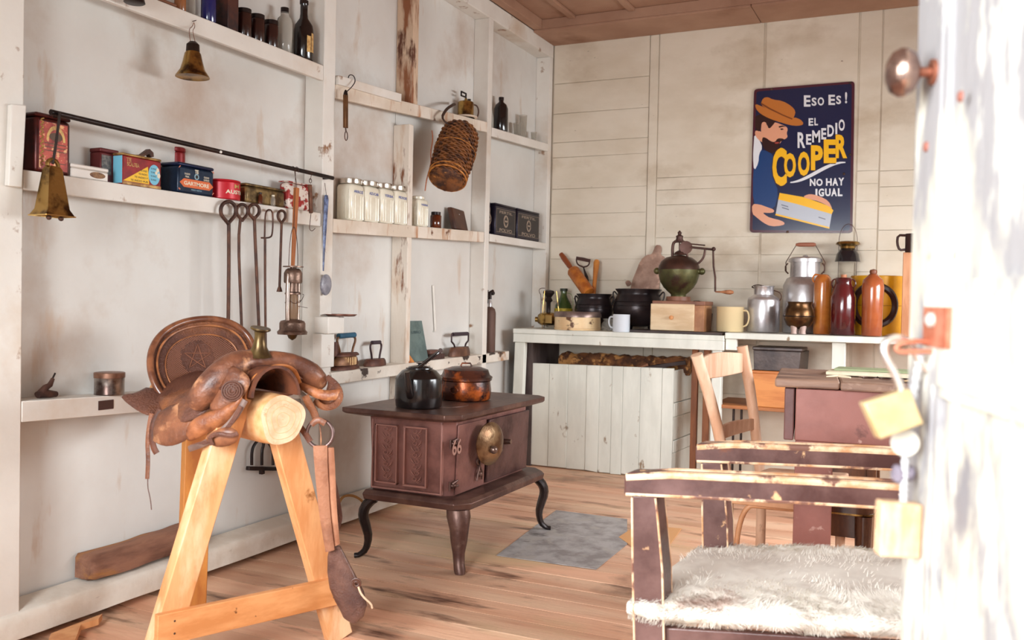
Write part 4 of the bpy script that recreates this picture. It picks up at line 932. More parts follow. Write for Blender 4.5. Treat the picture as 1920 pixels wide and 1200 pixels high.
# amber + clear small bottles in front of it
def bottle(nm, lab, cat, c, R, Hh, prof, m, cap=None, capm=None, grp=None, lbl=None):
    t = thing(nm, lab, cat, c, 0, grp)
    build('glass_body', MB().lathe([(r*R, z_*Hh) for r, z_ in prof], c, 28), m, t, ang=50)
    if cap: build('cap', MB().lathe([(r*R, z_*Hh) for r, z_ in cap], c, 20), capm, t)
    return t
M_amb = mat('amber_brown_glass', (70, 28, 12), .12, spec=.8, var=(96, 40, 14), vscale=10); M_clear = mat('clear_glass', (226, 222, 214), .08, trans=.85, ior=1.3)
JAR = [(.85, 0), (1, .02), (1, .62), (.6, .78), (.6, .86)]; JC = [(.7, .86), (.7, 1), (.02, 1.0)]
p = onX(488, 378, -.0); bottle('amber_vial', 'tiny amber bottle standing in front of the gold tin', 'bottle', V((-.0095+.001, p.y, zsh(488))) if False else V((-.0, p.y, zsh(488))), .009, .045, JAR, M_amb, JC, M_black)
p = onX(512, 380, -.0); bottle('clear_vial', 'tiny clear glass bottle in front of the gold tin', 'bottle', V((-.0, p.y, zsh(512))), .009, .043, JAR, M_clear, JC, M_cream)
# 8 floral red white tin (round-cornered, tall)
t, y0, y1, z, h = tin('floral_tin', 'white tin with red flowers behind the wooden handle', 538, 586, 396, 338, -.02, .045, mat('white_red_floral_tin', (222, 206, 194), .4, .1, spots=[((158, 36, 32), 26, .54, .58, (1, 1, 1)), ((70, 40, 34), 34, .66, .7, (1, 1, 1))]), zsh(562), bev=.014, lid=.05)

# ---- hanging things
def hookwire(parent, top, bot):
    build('hook_wire', MB().tube(smooth_poly([top-V((0, 0, .012))+V((.010, 0, 0)), top+V((.012, 0, .004)), top+V((0, 0, .013)), top+V((-.012, 0, 0)), bot+V((.0, 0, .02)), bot], 2, False), .0013, 6), M_iron, parent)
def onrod(x): 
    t = (onX(x, 300, .045).y-ra.y)/(rb_.y-ra.y); return ra.lerp(rb_, t)
# cow bell (square, flared)
top = wl(100, 290, .06)
cb = thing('cow_bell', 'big flared brass bell hanging by a strap in front of the largest tin', 'bell', wl(95, 415, .09))
def rect(c, w_, d_, z): return [V((c.x+d_, c.y-w_, z)), V((c.x+d_, c.y+w_, z)), V((c.x-d_, c.y+w_, z)), V((c.x-d_, c.y-w_, z))]
cx_ = wl(98, 320, .075); zt_b = wl(98, 312, .075).z; zb_b = wl(95, 405, .075).z
B_ = MB(); cc_ = V((.078, wl(97, 350, .075).y, 0))
B_.rings([rect(cc_, .016, .012, zt_b), rect(cc_, .022, .016, zt_b-.01), rect(cc_, .036, .030, zb_b+.02), rect(cc_, .048, .038, zb_b)], caps=False)
B_.f.append((3, 2, 1, 0))
n0 = len(B_.v); B_.rings([rect(cc_, .045, .035, zb_b), rect(cc_, .033, .027, zb_b+.02), rect(cc_, .014, .010, zt_b-.012)], caps=False); B_.f.append((0+12, 1+12, n0+1, n0)); B_.f.append((13, 14, n0+2, n0+1)); B_.f.append((14, 15, n0+3, n0+2)); B_.f.append((15, 12, n0, n0+3))
build('bell_body', B_, M_brass, cb, bev=.0015)
build('bell_rim', MB().tube(rect(cc_, .048, .038, zb_b)+[rect(cc_, .048, .038, zb_b)[0]], .002, 6), mat('bright_brass', (226, 190, 120), .25, .95), cb)
build('crown_loop', MB().tube([cc_+V((0, .018*math.cos(q), zt_b+.02*math.sin(q))) for q in [PI*i/10 for i in range(11)]], .006, 8), M_brass, cb)
build('leather_strap', MB().tube(smooth_poly([cc_+V((0, 0, zt_b+.008)), cc_+V((0, .005, zt_b+.03)), V((.06, onrod(105).y, onrod(105).z))], 2, False), .008, 8, flat=.5), mat('black_strap', (40, 28, 24), .6), cb)
for s in (-.02, .02): build('clapper', MB().ball((cc_.x+.012, cc_.y+s, zb_b-.006), .0075, seg=14, rg=8).cyl((cc_.x+.012, cc_.y+s, zb_b), (cc_.x+.012, cc_.y+s, zb_b+.05), .002, seg=6), M_iron, cb)
# round brass bell hanging from the upper shelf
bc = wl(361, 145, .05); z_t = wl(361, 80, .05).z; rbm = 31*mpp(bc); zb_ = bc.z
be = thing('brass_bell', 'round brass bell hanging on string from the top shelf', 'bell', bc)
hb = z_t-zb_
build('bell_body', MB().lathe([(rbm*.93, .002), (rbm, 0), (rbm*.98, .004), (rbm*.72, hb*.22), (rbm*.58, hb*.45), (rbm*.48, hb*.68), (rbm*.40, hb*.73), (rbm*.36, hb*.93), (rbm*.25, hb), (.002, hb)], V((bc.x, bc.y, zb_)), 36), M_brass, be, ang=50)
build('bell_crown', MB().lathe([(rbm*.405, hb*.735), (rbm*.375, hb*.95), (rbm*.2, hb*1.03), (.002, hb*1.035)], V((bc.x, bc.y, zb_)), 24), mat('dark_bell_crown', (52, 38, 30), .35, .7), be)
ny = wl(362, 40, .004)
build('hanging_string', MB().tube(smooth_poly([V((bc.x, bc.y-.012, z_t)), V((bc.x-.01, bc.y-.01, (z_t+ny.z)/2)), ny+V((.002, -.004, -.02)), ny+V((.004, 0, 0)), ny+V((.002, .008, -.02)), V((bc.x-.01, bc.y+.006, (z_t+ny.z)/2)), V((bc.x, bc.y+.012, z_t))], 2, False), .0012, 6), mat('brown_string', (128, 84, 62), .8), be)
build('nail', MB().cyl(ny-V((.003, 0, 0)), ny+V((.012, .003, .003)), .0015, seg=8), M_iron, be)
# dark bell at the very top left, mostly out of frame
bc2 = wl(252, 5, .06)
b2_ = thing('dark_bell', 'dark bell at the top edge of the photograph, left of the brass bell', 'bell', bc2)
build('bell_body', MB().lathe([(.030, 0), (.033, .002), (.026, .03), (.019, .06), (.012, .075), (.002, .08)], bc2-V((0, 0, .002)), 28), M_black, b2_, ang=50)
build('hanging_string', MB().cyl(bc2+V((0, 0, .075)), V((.022, bc2.y, zU0-.02)), .0015, seg=6).cyl(V((.022, bc2.y, zU0-.02)), V((-.001, bc2.y, zU0-.02)), .0015, seg=6), mat('brown_string', (0, 0, 0)), b2_)

# fire irons
def iron(lab, pts, r, loop=None, X=.022, nail=None, extra=None, nm='fire_iron'):
    P = [wl(x, y, X) for x, y in pts]; o = thing(nm, lab, 'fire iron', P[-1], 0, None); o['group'] = 'fire irons hanging under the tin shelf'
    r = r*1.6; build('shaft', MB().tube(P, r, 10), M_iron, o)
    if loop:
        cx, cy, rx, ry = loop; L_ = [wl(cx+rx*math.sin(q)*(1 if math.cos(q) < 0 else 1-.0*1), cy-ry*math.cos(q)*(1 if math.cos(q) > 0 else 1.5)*(1), X) for q in [PI*1.0+2*PI*i/28 for i in range(29)]]
        L_ = [wl(cx+rx*math.sin(q)*(1 if math.cos(q) > -.3 else max(.0, 1-((-math.cos(q)-.3)/.7)**1.5*.9)), cy-ry*math.cos(q)*(1 if math.cos(q) > 0 else 1.6), X) for q in [PI+2*PI*i/32 for i in range(33)]]
        build('loop_handle', MB().tube(L_, r*1.05, 10), M_iron, o)
        build('nail', MB().cyl(wl(cx, cy-ry*.75, -.002), wl(cx, cy-ry*.75, .04), .0016, seg=8), M_black, o)
    if extra: extra(o)
    return o
iron('leftmost fire iron, thickest shaft and biggest ring handle', [(429, 418), (429, 500), (428, 598), (430, 660)], .0042, (428, 394, 14, 16))
iron('second fire iron from the left, with a bent shaft', [(451, 408), (448, 440), (448, 480), (453, 612)], .0034, (454, 395, 10, 12))
iron('third fire iron from the left, shaft slanting to the right', [(477, 405), (478, 440), (486, 625)], .0038, (476, 394, 10, 11))
def ex4(o):
    build('twisted_hook', MB().tube(smooth_poly([wl(496, 450, .022), wl(497, 405, .022), wl(500, 394, .022), wl(508, 393, .022), wl(512, 402, .022), wl(511, 440, .022), wl(506, 446, .022), wl(490, 446, .022)], 2, False), .0034, 8), M_iron, o)
    build('nail', MB().cyl(wl(505, 396, -.002), wl(505, 396, .04), .0016, seg=8), M_black, o)
iron('fire iron with a squared open hook handle', [(497, 446), (497, 520), (498, 640), (500, 690)], .0030, extra=ex4)
def ex5(o): build('socket_end', MB().lathe([(.006, .02), (.010, .008), (.012, 0), (.002, -.001)], wl(524, 547, .022), 8), M_iron, o)
iron('shortest fire iron, with a small socket at its lower end', [(528, 415), (527, 450), (524, 540)], .0032, (528, 404, 7, 9), extra=ex5)
# wooden spoon handle / long wooden paddle behind lantern
w0, w1 = wl(556, 352, .035), wl(548, 520, .035)
wp = thing('wooden_paddle', 'long narrow wooden handle hanging behind the lantern', 'wooden tool', w1)
build('handle', MB().beam(w0, w1, .014, .022, side=(0, 1, 0), w2=.010, h2=.013), mat('orange_brown_handle', (176, 104, 54), .45, var=(140, 76, 36), vscale=10, stretch=(3, 3, .4)), wp, bev=.002)
hookwire(wp, onrod(556), w0)
# lantern
lc = wl(548, 628, .07); lz = lambda y: wl(548, y, .07).z
la = thing('lantern', 'battered tin hurricane lantern hanging from the rod by its wire bail', 'lantern', V((lc.x, lc.y, lz(628))))
k = mpp(lc); O = V((lc.x, lc.y, 0))
M_ltin = mat('dull_lantern_tin', (138, 112, 98), .4, .75, var=(92, 72, 62), vscale=16, bump=.3)
build('tank', MB().lathe([(27*k, lz(627)), (28*k, lz(622)), (24*k, lz(618)), (24*k, lz(606)), (22*k, lz(602)), (8*k, lz(598))], O, 32), M_ltin, la, ang=50)
build('tank_cup', MB().lathe([(.002, lz(638)), (7*k, lz(634)), (10*k, lz(627)), (10*k, lz(624))], O, 20), mat('dark_brass_cup', (84, 62, 34), .4, .7), la)
build('chimney_hood', MB().lathe([(16*k, lz(531)), (17*k, lz(528)), (17*k, lz(512)), (14*k, lz(506)), (10*k, lz(503))], O, 28), M_ltin, la, ang=50)
build('hood_cap', MB().lathe([(19*k, lz(501)), (19*k, lz(499)), (6*k, lz(498)), (6*k, lz(506))], O, 24), M_ltin, la)
build('inner_cylinder', MB().lathe([(10*k, lz(552)), (15*k, lz(552)), (15*k, lz(549)), (11*k, lz(547)), (11*k, lz(531))], O, 24), M_ltin, la)
build('lamp_glass', MB().lathe([(8*k, lz(600)), (11*k, lz(580)), (10*k, lz(562)), (8*k, lz(552))], O, 24, caps=False), mat('sooty_lamp_glass', (160, 130, 106), .25, trans=.55, ior=1.2), la)
for s in (-1, 1): build('side_tube', MB().tube(smooth_poly([O+V((0, s*14*k, lz(604))), O+V((0, s*15*k, lz(590))), O+V((0, s*15*k, lz(530))), O+V((0, s*13*k, lz(512)))], 1, False), 4*k, 10), mat('bright_side_tube', (170, 150, 138), .3, .85), la)
build('wire_guard', MB().tube([O+V((13*k*math.cos(q), 15*k*math.sin(q), lz(566)+.006*math.sin(3*q))) for q in [2*PI*i/24 for i in range(24)]], .0012, 6, closed=True).tube([O+V((.02*math.cos(q), 17*k+9*k*math.sin(q), lz(562)+11*k*math.cos(q))) for q in [PI*i/12 for i in range(13)]], .0012, 6).tube([O+V((.01, -4*k, lz(572))), O+V((.02, 32*k, lz(577)))], .001, 6), M_iron, la)
hb_ = [O+V((0, s*13*k*math.cos(q) if False else 13*k*math.cos(q), lz(500)+(lz(425)-lz(500))*math.sin(q))) for q in [PI*i/20 for i in range(21)] for s in (1,)]
build('bail', MB().tube(hb_, .0014, 6), M_iron, la)
hookwire(la, onrod(551), V((O.x, O.y, lz(427)))) if False else build('hook_wire', MB().tube(smooth_poly([V((O.x, O.y, lz(430))), V((O.x, O.y, lz(422))), V((.06, onrod(549).y, onrod(549).z-.03)), onrod(549)+V((.013, 0, 0)), onrod(549)+V((0, 0, .0125)), onrod(549)+V((-.013, 0, -.004))], 2, False), .0013, 6), M_iron, la)
# small spring balance on the rod
s0 = wl(582, 375, .04)
sb1 = thing('small_spring_balance', 'small rusty spring balance hanging from the right end of the rod', 'spring balance', wl(583, 430, .04))
build('balance_body', MB().beam(wl(581, 346, .045), wl(583, 400, .045), .012, .016, side=(0, 1, 0)), mat('rusty_balance', (88, 56, 44), .5, .5, var=(120, 80, 58), vscale=20), sb1, bev=.003)
build('ring', MB().tube([wl(582, 339, .045)+V((0, .0075*math.cos(q), .009*math.sin(q))) for q in [2*PI*i/18 for i in range(18)]], .0015, 6, closed=True), M_iron, sb1)
build('hook', MB().tube(smooth_poly([wl(583, 400, .045), wl(581, 420, .045), wl(580, 430, .045), wl(585, 434, .045), wl(591, 428, .045)], 2, False), .0014, 6), M_iron, sb1)
build('hook_wire', MB().tube([wl(582, 337, .045), onrod(582)+V((.006, 0, -.008)), onrod(582)+V((.0102, 0, 0))], .0012, 6), M_iron, sb1)
# blue enamel ladle hanging on the stud
M_enb = mat('chipped_blue_enamel', (112, 128, 168), .35, var=(60, 66, 96), vscale=30, lo=.42, hi=.58)
ls = thing('enamel_spoon', 'chipped blue enamel skimmer hanging on the white stud', 'spoon', wl(610, 555, .02))
build('handle', MB().tube([wl(612, 366, .012), wl(612, 374, .013), wl(609, 430, .014), wl(607, 480, .016), wl(606, 508, .018)], [.010, .015, .012, .007, .005], 10, flat=.35, nrm=(1, 0, 0)), M_enb, ls)
cS = wl(611, 534, .02); rot = Matrix.Rotation(math.radians(-10), 3, 'X')
build('bowl', MB().ball(cS, .046, (.2, .85, 1.0), 24, 12, rot), mat('grey_enamel_bowl', (150, 148, 156), .35, var=(110, 108, 118), vscale=30), ls)
build('hanging_wire', MB().tube([wl(612, 368, .013), wl(610, 350, .004), wl(609, 343, .001)], .001, 6), M_iron, ls)

# big spring balance on the upper ledge
g0 = wl(648, 210, .045)
sb2 = thing('spring_balance', 'flat brass spring balance hanging by a hook from the rust-stained ledge', 'spring balance', wl(650, 262, .045))
build('balance_body', MB().beam(wl(648, 178, .045), wl(648, 240, .045), .014, .021, side=(0, 1, 0)), mat('dark_brass_balance', (110, 74, 44), .4, .6, var=(76, 50, 34), vscale=9), sb2, bev=.002)
build('balance_cap', MB().lathe([(.0105, 0), (.008, .012), (.003, .022)], wl(648, 178, .045), 12), M_black, sb2)
build('hook', MB().tube(smooth_poly([wl(650, 172, .045), wl(660, 163, .04), wl(667, 152, .03), wl(663, 141, .02), wl(655, 140, .016), wl(653, 146, .014)], 2, False), .0022, 8), M_black, sb2)
build('ring', MB().tube([wl(649, 255, .045)+V((0, .0105*math.cos(q), .019*math.sin(q))) for q in [2*PI*i/22 for i in range(22)]], .0022, 8, closed=True), M_iron, sb2)
build('link', MB().cyl(wl(648, 240, .045), wl(649, 248, .045), .003, seg=8), M_iron, sb2)

# upper shelf bottles
zu = zU0+.0005
def ub(x, y, X=-.04): p = onX(x, y, X); return V((X, p.y, zu))
WB = [(.92, 0), (1, .02), (1, .52), (.92, .60), (.45, .72), (.38, .80), (.38, .97), (.42, .98), (.42, 1.0)]
c = ub(569, 95); k = mpp(c)
M_dkg = mat('near_black_glass', (24, 14, 14), .12, spec=.8)
t = bottle('wine_bottle', 'black bottle with a torn cream label at the right end of the top shelf', 'bottle', c, 18*k, 108*k, WB, M_dkg, [(.45, .97), (.45, 1.03), (.02, 1.035)], M_black)
lb_ = MB(); R_ = 18*k*1.01; 
for a, b, zz0, zz1 in ((-.55, -.08, .12, .40), (.0, .75, .13, .46)):
    lb_.grid(lambda u, v: (c.x+R_*math.cos(a+(b-a)*u), c.y+R_*math.sin(a+(b-a)*u), zu+108*k*(zz0+(zz1-zz0)*v)+.002*noise.noise(V((u*9, v*9, a)))), 8, 3)
build('torn_label', lb_, mat('yellowed_label', (214, 176, 112), .7, var=(176, 130, 76), vscale=60), t)
c = ub(533, 85); k = mpp(c)
bottle('clear_bottle', 'clear glass bottle with a dark cap on the top shelf', 'bottle', c, 15*k, 84*k, [(.92, 0), (1, .02), (1, .66), (.85, .76), (.5, .82), (.5, .9)], M_clear, [(.5, .90), (.5, 1), (.02, 1)], M_black)
def jar(lab, x, y, w_, h_, first=[None]):
    c = ub(x, y); k = mpp(c)
    if first[0] is None: first[0] = bottle('dark_jar', lab, 'jar', c, w_*k, h_*k, [(.96, 0), (1, .02), (1, .80), (.9, .85)], mat('dark_jar_glass', (46, 22, 18), .18, spec=.7), [(.98, .85), (.98, 1), (.02, 1)], M_black, 'dark jars on the top shelf'); return
    d = dup(first[0], c, None, lab, 'dark jars on the top shelf')
jar('tallest of three dark jars, nearest the brown case on the top shelf', 457, 60, 14, 52)
jar('middle one of the three dark jars on the top shelf', 482, 70, 14, 52)
jar('dark jar next to the clear bottle on the top shelf', 508, 80, 14, 52)
c = ub(426, 30); k = mpp(c)
solo('brown_case', MB().box(c.x-.03, c.x+.03, c.y-.028, c.y+.028, zu, zu+.18), mat('brown_card_case', (88, 44, 30), .5, var=(66, 32, 24), vscale=8, spots=[((40, 24, 24), 6, .5, .62, (1, 1, 1))]), 'tall brown box on the top shelf beside the dark jars', 'box', c, bev=.002)
c = ub(391, 20)
bottle('blue_bottle', 'dark blue glass bottle on the top shelf', 'bottle', c, .027, .17, WB, mat('cobalt_glass', (32, 34, 92), .12, spec=.8), [(.45, .97), (.45, 1.03), (.02, 1.035)], M_black)
c = ub(357, 5)
bottle('glass_phial', 'clear glass phial on the top shelf, right of the amber flask', 'bottle', c, .018, .10, JAR, M_clear, JC, M_cream)
c = ub(338, 0)
bottle('amber_flask', 'amber flask at the left of the top shelf', 'bottle', c, .02, .13, WB, mat('pale_amber_glass', (150, 96, 60), .15), [(.45, .97), (.45, 1.03), (.02, 1.035)], M_black)
# brown stick lying on the shelf at left
a = onX(303, -3, -.004); 
solo('brown_rod', MB().cyl((-.012, a.y-.05, zu+.006), (-.012, a.y+.07, zu+.006), .0055, seg=10), mat('brown_string', (0, 0, 0)), 'thin brown rod lying along the edge of the top shelf', 'rod', (-.012, a.y, zu+.006))

# ---- canisters on the middle shelf
zm = lambda Y: zM+(zM2-zM)*(Y-3.264)/(4.7-3.264)+.0006
M_can = mat('ivory_glazed_canister', (236, 230, 212), .25, var=(222, 212, 190), vscale=6, coat=.4)
M_let = mat('faded_blue_lettering', (92, 104, 160), .5)
def canister(lab, Y, w_, h_, word, lidded=True):
    z = zm(Y); c = V((-.052, Y, z)); t = thing('canister', lab, 'canister', c, 0, 'ribbed kitchen canisters')
    n_ = 48; R = []
    def ring(s, zz):
        out = []
        for i in range(n_):
            q = 2*PI*i/n_; x = math.copysign(abs(math.cos(q))**.45, math.cos(q)); y = math.copysign(abs(math.sin(q))**.45, math.sin(q)); out.append(V((c.x+x*.044*s, c.y+y*w_/2*s, z+zz)))
        return out
    mb = MB().rings([ring(.94, 0), ring(1, .005), ring(1, h_*.9), ring(.93, h_*.965), ring(.7, h_)])
    build('jar_body', mb, M_can, t, ang=50)
    rb = MB()
    for y_ in (-.34, -.18, .18, .34): rb.tube([V((c.x+.0425, c.y+w_*y_, z+.008)), V((c.x+.0425, c.y+w_*y_, z+h_*.68))], .0035, 8)
    for y_ in (-.5, .5): rb.tube([V((c.x+.034, c.y+w_*y_*.93, z+.008)), V((c.x+.034, c.y+w_*y_*.93, z+h_*.84))], .004, 8)
    for x_ in (-.018, 0, .018): rb.tube([V((c.x+x_, c.y-w_*.49, z+.008)), V((c.x+x_, c.y-w_*.49, z+h_*.7))], .003, 8)
    build('rib', rb, M_can, t)
    textat(t, word, (c.x+.0446, Y+.003, z+h_*.79), RD, RU, w_*.62, h_*.075, M_let, .03)
    if lidded: build('lid', MB().lathe([(w_*.44, h_), (w_*.45, h_+.004), (w_*.45, h_+.022), (w_*.40, h_+.026), (.002, h_+.027)], c, 32), M_chrome, t)
    else: build('lid', MB().lathe([(w_*.36, h_), (w_*.37, h_+.012), (w_*.33, h_+.015), (.002, h_+.016)], c, 32), M_can, t)
    return t
edges = [onX(x, 425, -.008).y for x in (658, 684, 713, 742, 768)]
cy0 = onX(657, 420, -.008).y
words = ['ARROZ', 'AZUCAR', 'YERBA', 'FIDEOS']
labs = ['leftmost ivory canister with a metal lid, next to the white stud', 'second lidded ivory canister from the left, lettered AZUCAR', 'third lidded ivory canister from the left, faint blue word', 'fourth lidded ivory canister from the left, next to the lidless gap']
ys_ = [onX(x, 425, -.008).y for x in (656, 685, 714, 741, 766)]
for i in range(4):
    a, b = ys_[i], ys_[i+1]; canister(labs[i], (a+b)/2, (b-a)*.965, .168, words[i])
a, b = onX(784, 425, -.008).y, onX(806, 425, -.008).y
canister('ivory canister standing apart with a plain ivory lid', (a+b)/2, .105, .142, 'HARINA', False)
Y = onX(817, 425, -.03).y
bottle('amber_jar', 'small amber jar between the canister and the leather case', 'jar', V((-.03, Y, zm(Y))), .030, .085, [(.96, 0), (1, .02), (1, .76), (.82, .82)], M_amb, [(.86, .82), (.86, 1), (.02, 1)], M_black)
Y = onX(862, 425, -.03).y; z = zm(Y)
lcse = thing('leather_case', 'brown leather case leaning on the canister shelf', 'case', V((-.04, Y, z)))
build('case_body', MB().hexa([(-.045, Y-.075, z), (-.012, Y-.075, z), (-.012, Y+.075, z), (-.045, Y+.075, z), (-.085, Y-.058, z+.125), (-.052, Y-.058, z+.125), (-.052, Y+.092, z+.118), (-.085, Y+.092, z+.118)]), mat('dark_brown_case_leather', (86, 54, 40), .45, var=(66, 40, 32), vscale=9, bump=.3), lcse, bev=.008)
build('clasp', MB().ball((-.046, Y+.015, z+.088), .006, seg=10, rg=6), M_steel, lcse)
# black tins in the corner
M_btin = mat('black_blue_tin', (34, 28, 44), .3, .4)
M_bpr = mat('grey_gold_print', (150, 132, 116), .5)
def black_tin(lab, y0, y1, xo):
    z = zN+.0006; c = V((xo-.045, (y0+y1)/2, z)); t = thing('black_tin', lab, 'tin', c, 0, 'black printed tins in the corner'); h = .178
    build('tin_body', MB().box(xo-.09, xo, y0, y1, z, z+h), M_btin, t, bev=.006); build('tin_lid', MB().box(xo-.0905, xo+.0008, y0-.0008, y1+.0008, z+h+.0003, z+h+.014), M_btin, t, bev=.006)
    w_ = y1-y0; cy = (y0+y1)/2
    deco(t, 'panel_print', y0+.014, y1-.014, z+.02, z+h*.90, xo+.0002, mat('black_tin_panel', (26, 20, 26), .35), poly=None)
    fr = MB()
    for (a, b, c_, d) in ((y0+.014, y1-.014, z+.02, z+.022), (y0+.014, y1-.014, z+h*.9-.002, z+h*.9), (y0+.014, y0+.016, z+.02, z+h*.9), (y1-.016, y1-.014, z+.02, z+h*.9)): fr.box(xo+.0008, xo+.0012, a, b, c_, d)
    build('gold_border', fr, M_bpr, t)
    deco(t, 'medallion', cy-.034, cy+.034, z+h*.30, z+h*.72, xo+.0009, M_bpr, poly=[(.5+.5*math.cos(q)*(1 if i % 1 == 0 else 1), .5+.5*math.sin(q)) for i, q in enumerate([2*PI*j/28 for j in range(28)])])
    deco(t, 'medallion_diamond', cy-.030, cy+.030, z+h*.34, z+h*.68, xo+.0016, mat('black_tin_panel', (0, 0, 0)), poly=[(.5, 0), (1, .5), (.5, 1), (0, .5)])
    deco(t, 'medallion_bar', cy-.022, cy+.022, z+h*.48, z+h*.54, xo+.0023, M_bpr)
    textat(t, 'FERTIL', (xo+.0012, cy, z+h*.80), RD, RU, w_*.62, h*.09, M_bpr); textat(t, 'POLVO', (xo+.0012, cy, z+h*.19), RD, RU, w_*.6, h*.12, M_bpr)
g0_ = onX(911, 430, -.005).y; e0 = [onX(x, 430, -.005).y for x in (928, 967, 969, 1011)]
black_tin('black printed tin furthest left in the corner, partly behind the stud', 4.795, e0[0]-.004, -.03)
black_tin('black printed tin with a diamond medallion, middle of the three in the corner', e0[0], e0[1]-.002, -.004)
black_tin('black printed tin with a diamond medallion, right one against the corner', e0[2]+.003, min(e0[3], 5.62), -.004)
# upper right shelf
zs1 = lambda Y: zS+(zS2-zS)*(Y-4.792)/(5.638-4.792)+.0006
Y = onX(939, 236, -.04).y
bottle('brown_bottle', 'dark brown bottle on the high corner shelf', 'bottle', V((-.04, Y, zs1(Y))), .043, .21, [(.95, 0), (1, .02), (1, .66), (.8, .78), (.34, .86), (.34, .92)], M_dkg, [(.38, .92), (.38, 1), (.02, 1)], M_black)
Y = onX(919, 236, -.06).y
bottle('tall_glass', 'tall clear glass at the left end of the high corner shelf', 'glass', V((-.06, Y, zs1(Y))), .02, .24, [(.95, 0), (1, .02), (1, .3), (.5, .5), (.4, 1)], M_clear)
for i, (x, r_, h_, lab) in enumerate(((971, .03, .085, 'squat clear tumbler on the high corner shelf'), (983, .026, .15, 'tall narrow clear tumbler on the high corner shelf'), (1001, .02, .06, 'smallest clear glass at the right of the high corner shelf'))):
    Y = onX(x, 250, -.04).y
    solo('tumbler', MB().lathe([(r_*.8, 0), (r_, h_), (r_*.92, h_), (r_*.72, .006), (.001, .006)], (-.04-.01*(i == 1), Y, zs1(Y)), 24), M_clear, lab, 'glass', (-.04, Y, zs1(Y)), group='clear tumblers')

# ---- wicker demijohn hanging
wc = onX(856, 295, .10); k = mpp(wc); axd = (onX(868, 240, .10)-onX(838, 345, .14)).normalized()
base = onX(838, 338, .13); tp_w = onX(869, 241, .10); Lw = (tp_w-base).length
dj = thing('wicker_demijohn', 'brown wicker-covered flask hanging from the ledge under the brass burner', 'demijohn', base)
Rw = 39*k; mbw = MB(); R = []; xw = axd.orthogonal().normalized(); yw = axd.cross(xw)
NR, NS = 44, 64
for i in range(NR+1):
    t = i/NR; rr = Rw*(.80+.62*t*(1-t)*1.1) if t < .8 else Rw*(.80+.62*.8*.2*1.1)*math.sqrt(max(.0, 1-((t-.8)/.2)**2*.72))
    R.append([base+axd*(Lw*t)+(xw*math.cos(2*PI*j/NS)+yw*math.sin(2*PI*j/NS))*(rr*.93) for j in range(NS)])
M_wick = mat('woven_brown_wicker', (134, 80, 38), .5, var=(66, 36, 22), vscale=22, lo=.42, hi=.6, bump=.5, bscale=160, spots=[((190, 122, 56), 30, .68, .74, (1, 1, 1))])
mbw.rings(R)
NW = 26
for i in range(NW):
    t = (i+.6)/NW*.93; rr = Rw*(.80+.62*t*(1-t)*1.1) if t < .8 else Rw*(.80+.62*.8*.2*1.1)*math.sqrt(max(.0, 1-((t-.8)/.2)**2*.72))
    mbw.tube([base+axd*(Lw*t+.003*noise.noise(V((i*3.1, j*.12, 2))))+(xw*math.cos(2*PI*j/96)+yw*math.sin(2*PI*j/96))*(rr*.965+.0045*math.sin(2*PI*j/96*16+PI*i)+.003*noise.noise(V((i*2.7, j*.2, 1)))) for j in range(96)], .0052, 6, closed=True)
build('wicker_body', mbw, M_wick, dj, ang=180)
for t, rr, rad in ((.04, Rw*.88, .005), (.10, Rw*.90, .004), (.52, Rw*1.0, .0025)):
    build('wicker_band', MB().tube([base+axd*(Lw*t)+(xw*math.cos(q)+yw*math.sin(q))*rr for q in [2*PI*i/40 for i in range(40)]], rad, 8, closed=True), mat('golden_cane', (190, 122, 52), .5, var=(140, 80, 34), vscale=40), dj)
build('flask_neck', MB().lathe([(.026, 0), (.020, .03), (.020, .055)], tp_w-axd*.012, 20, axd), mat('dark_neck', (54, 30, 20), .4), dj)
hk_ = smooth_poly([tp_w-axd*.02+V((.0, -.035, 0)), onX(826, 225, .06), onX(836, 205, .03), onX(850, 196, .0), onX(853, 195, -.06)], 2, False)
build('carrying_strap', MB().tube(hk_, .008, 8, flat=.6), mat('dark_strap_leather', (60, 38, 28), .6), dj)
build('loose_withy', MB().tube(smooth_poly([onX(810, 245, .01), onX(812, 262, .03), onX(807, 285, .02), onX(809, 305, .03), onX(800, 335, .02), onX(797, 358, .01)], 2, False), .0032, 6), mat('pale_withy', (170, 104, 72), .7), dj)
# brass burner on the ledge
zl_ = onX(873, 216, -.02).z
bb = V((-.035, onX(873, 212, -.035).y, 0)); bb.z = shR.location.z+.0
zq = onX(630, 158, 0).z+(onX(905, 225, 0).z-onX(630, 158, 0).z)*(bb.y-3.264)/(4.732-3.264); bb.z = zq+.0006
br_ = thing('brass_burner', 'small brass spirit burner with a side handle on the rust-stained ledge', 'burner', bb)
build('burner_body', MB().lathe([(.052, 0), (.052, .006), (.046, .008), (.046, .085), (.040, .092), (.008, .095), (.008, .11)], bb, 32), M_brass, br_, ang=50)
build('base_ring', MB().lathe([(.053, .0), (.066, .002), (.068, .008), (.055, .012)], bb, 32), mat('cream_base_ring', (206, 186, 166), .5), br_)
build('filler_cap', MB().cyl(bb+V((.005, .030, .093)), bb+V((.005, .030, .113)), .010, seg=14), M_black, br_)
build('top_frame', MB().tube([bb+V((0, 0, .105)), bb+V((0, 0, .118)), bb+V((0, -.055, .116)), bb+V((0, -.055, .138)), bb+V((0, .0, .138)), bb+V((0, .0, .12))], .005, 8), M_black, br_)
build('side_handle', MB().tube(smooth_poly([bb+V((.03, .035, .082)), bb+V((.04, .065, .080)), bb+V((.045, .075, .05)), bb+V((.04, .068, .012)), bb+V((.03, .045, .005))], 2, False), .0042, 8), M_iron, br_)

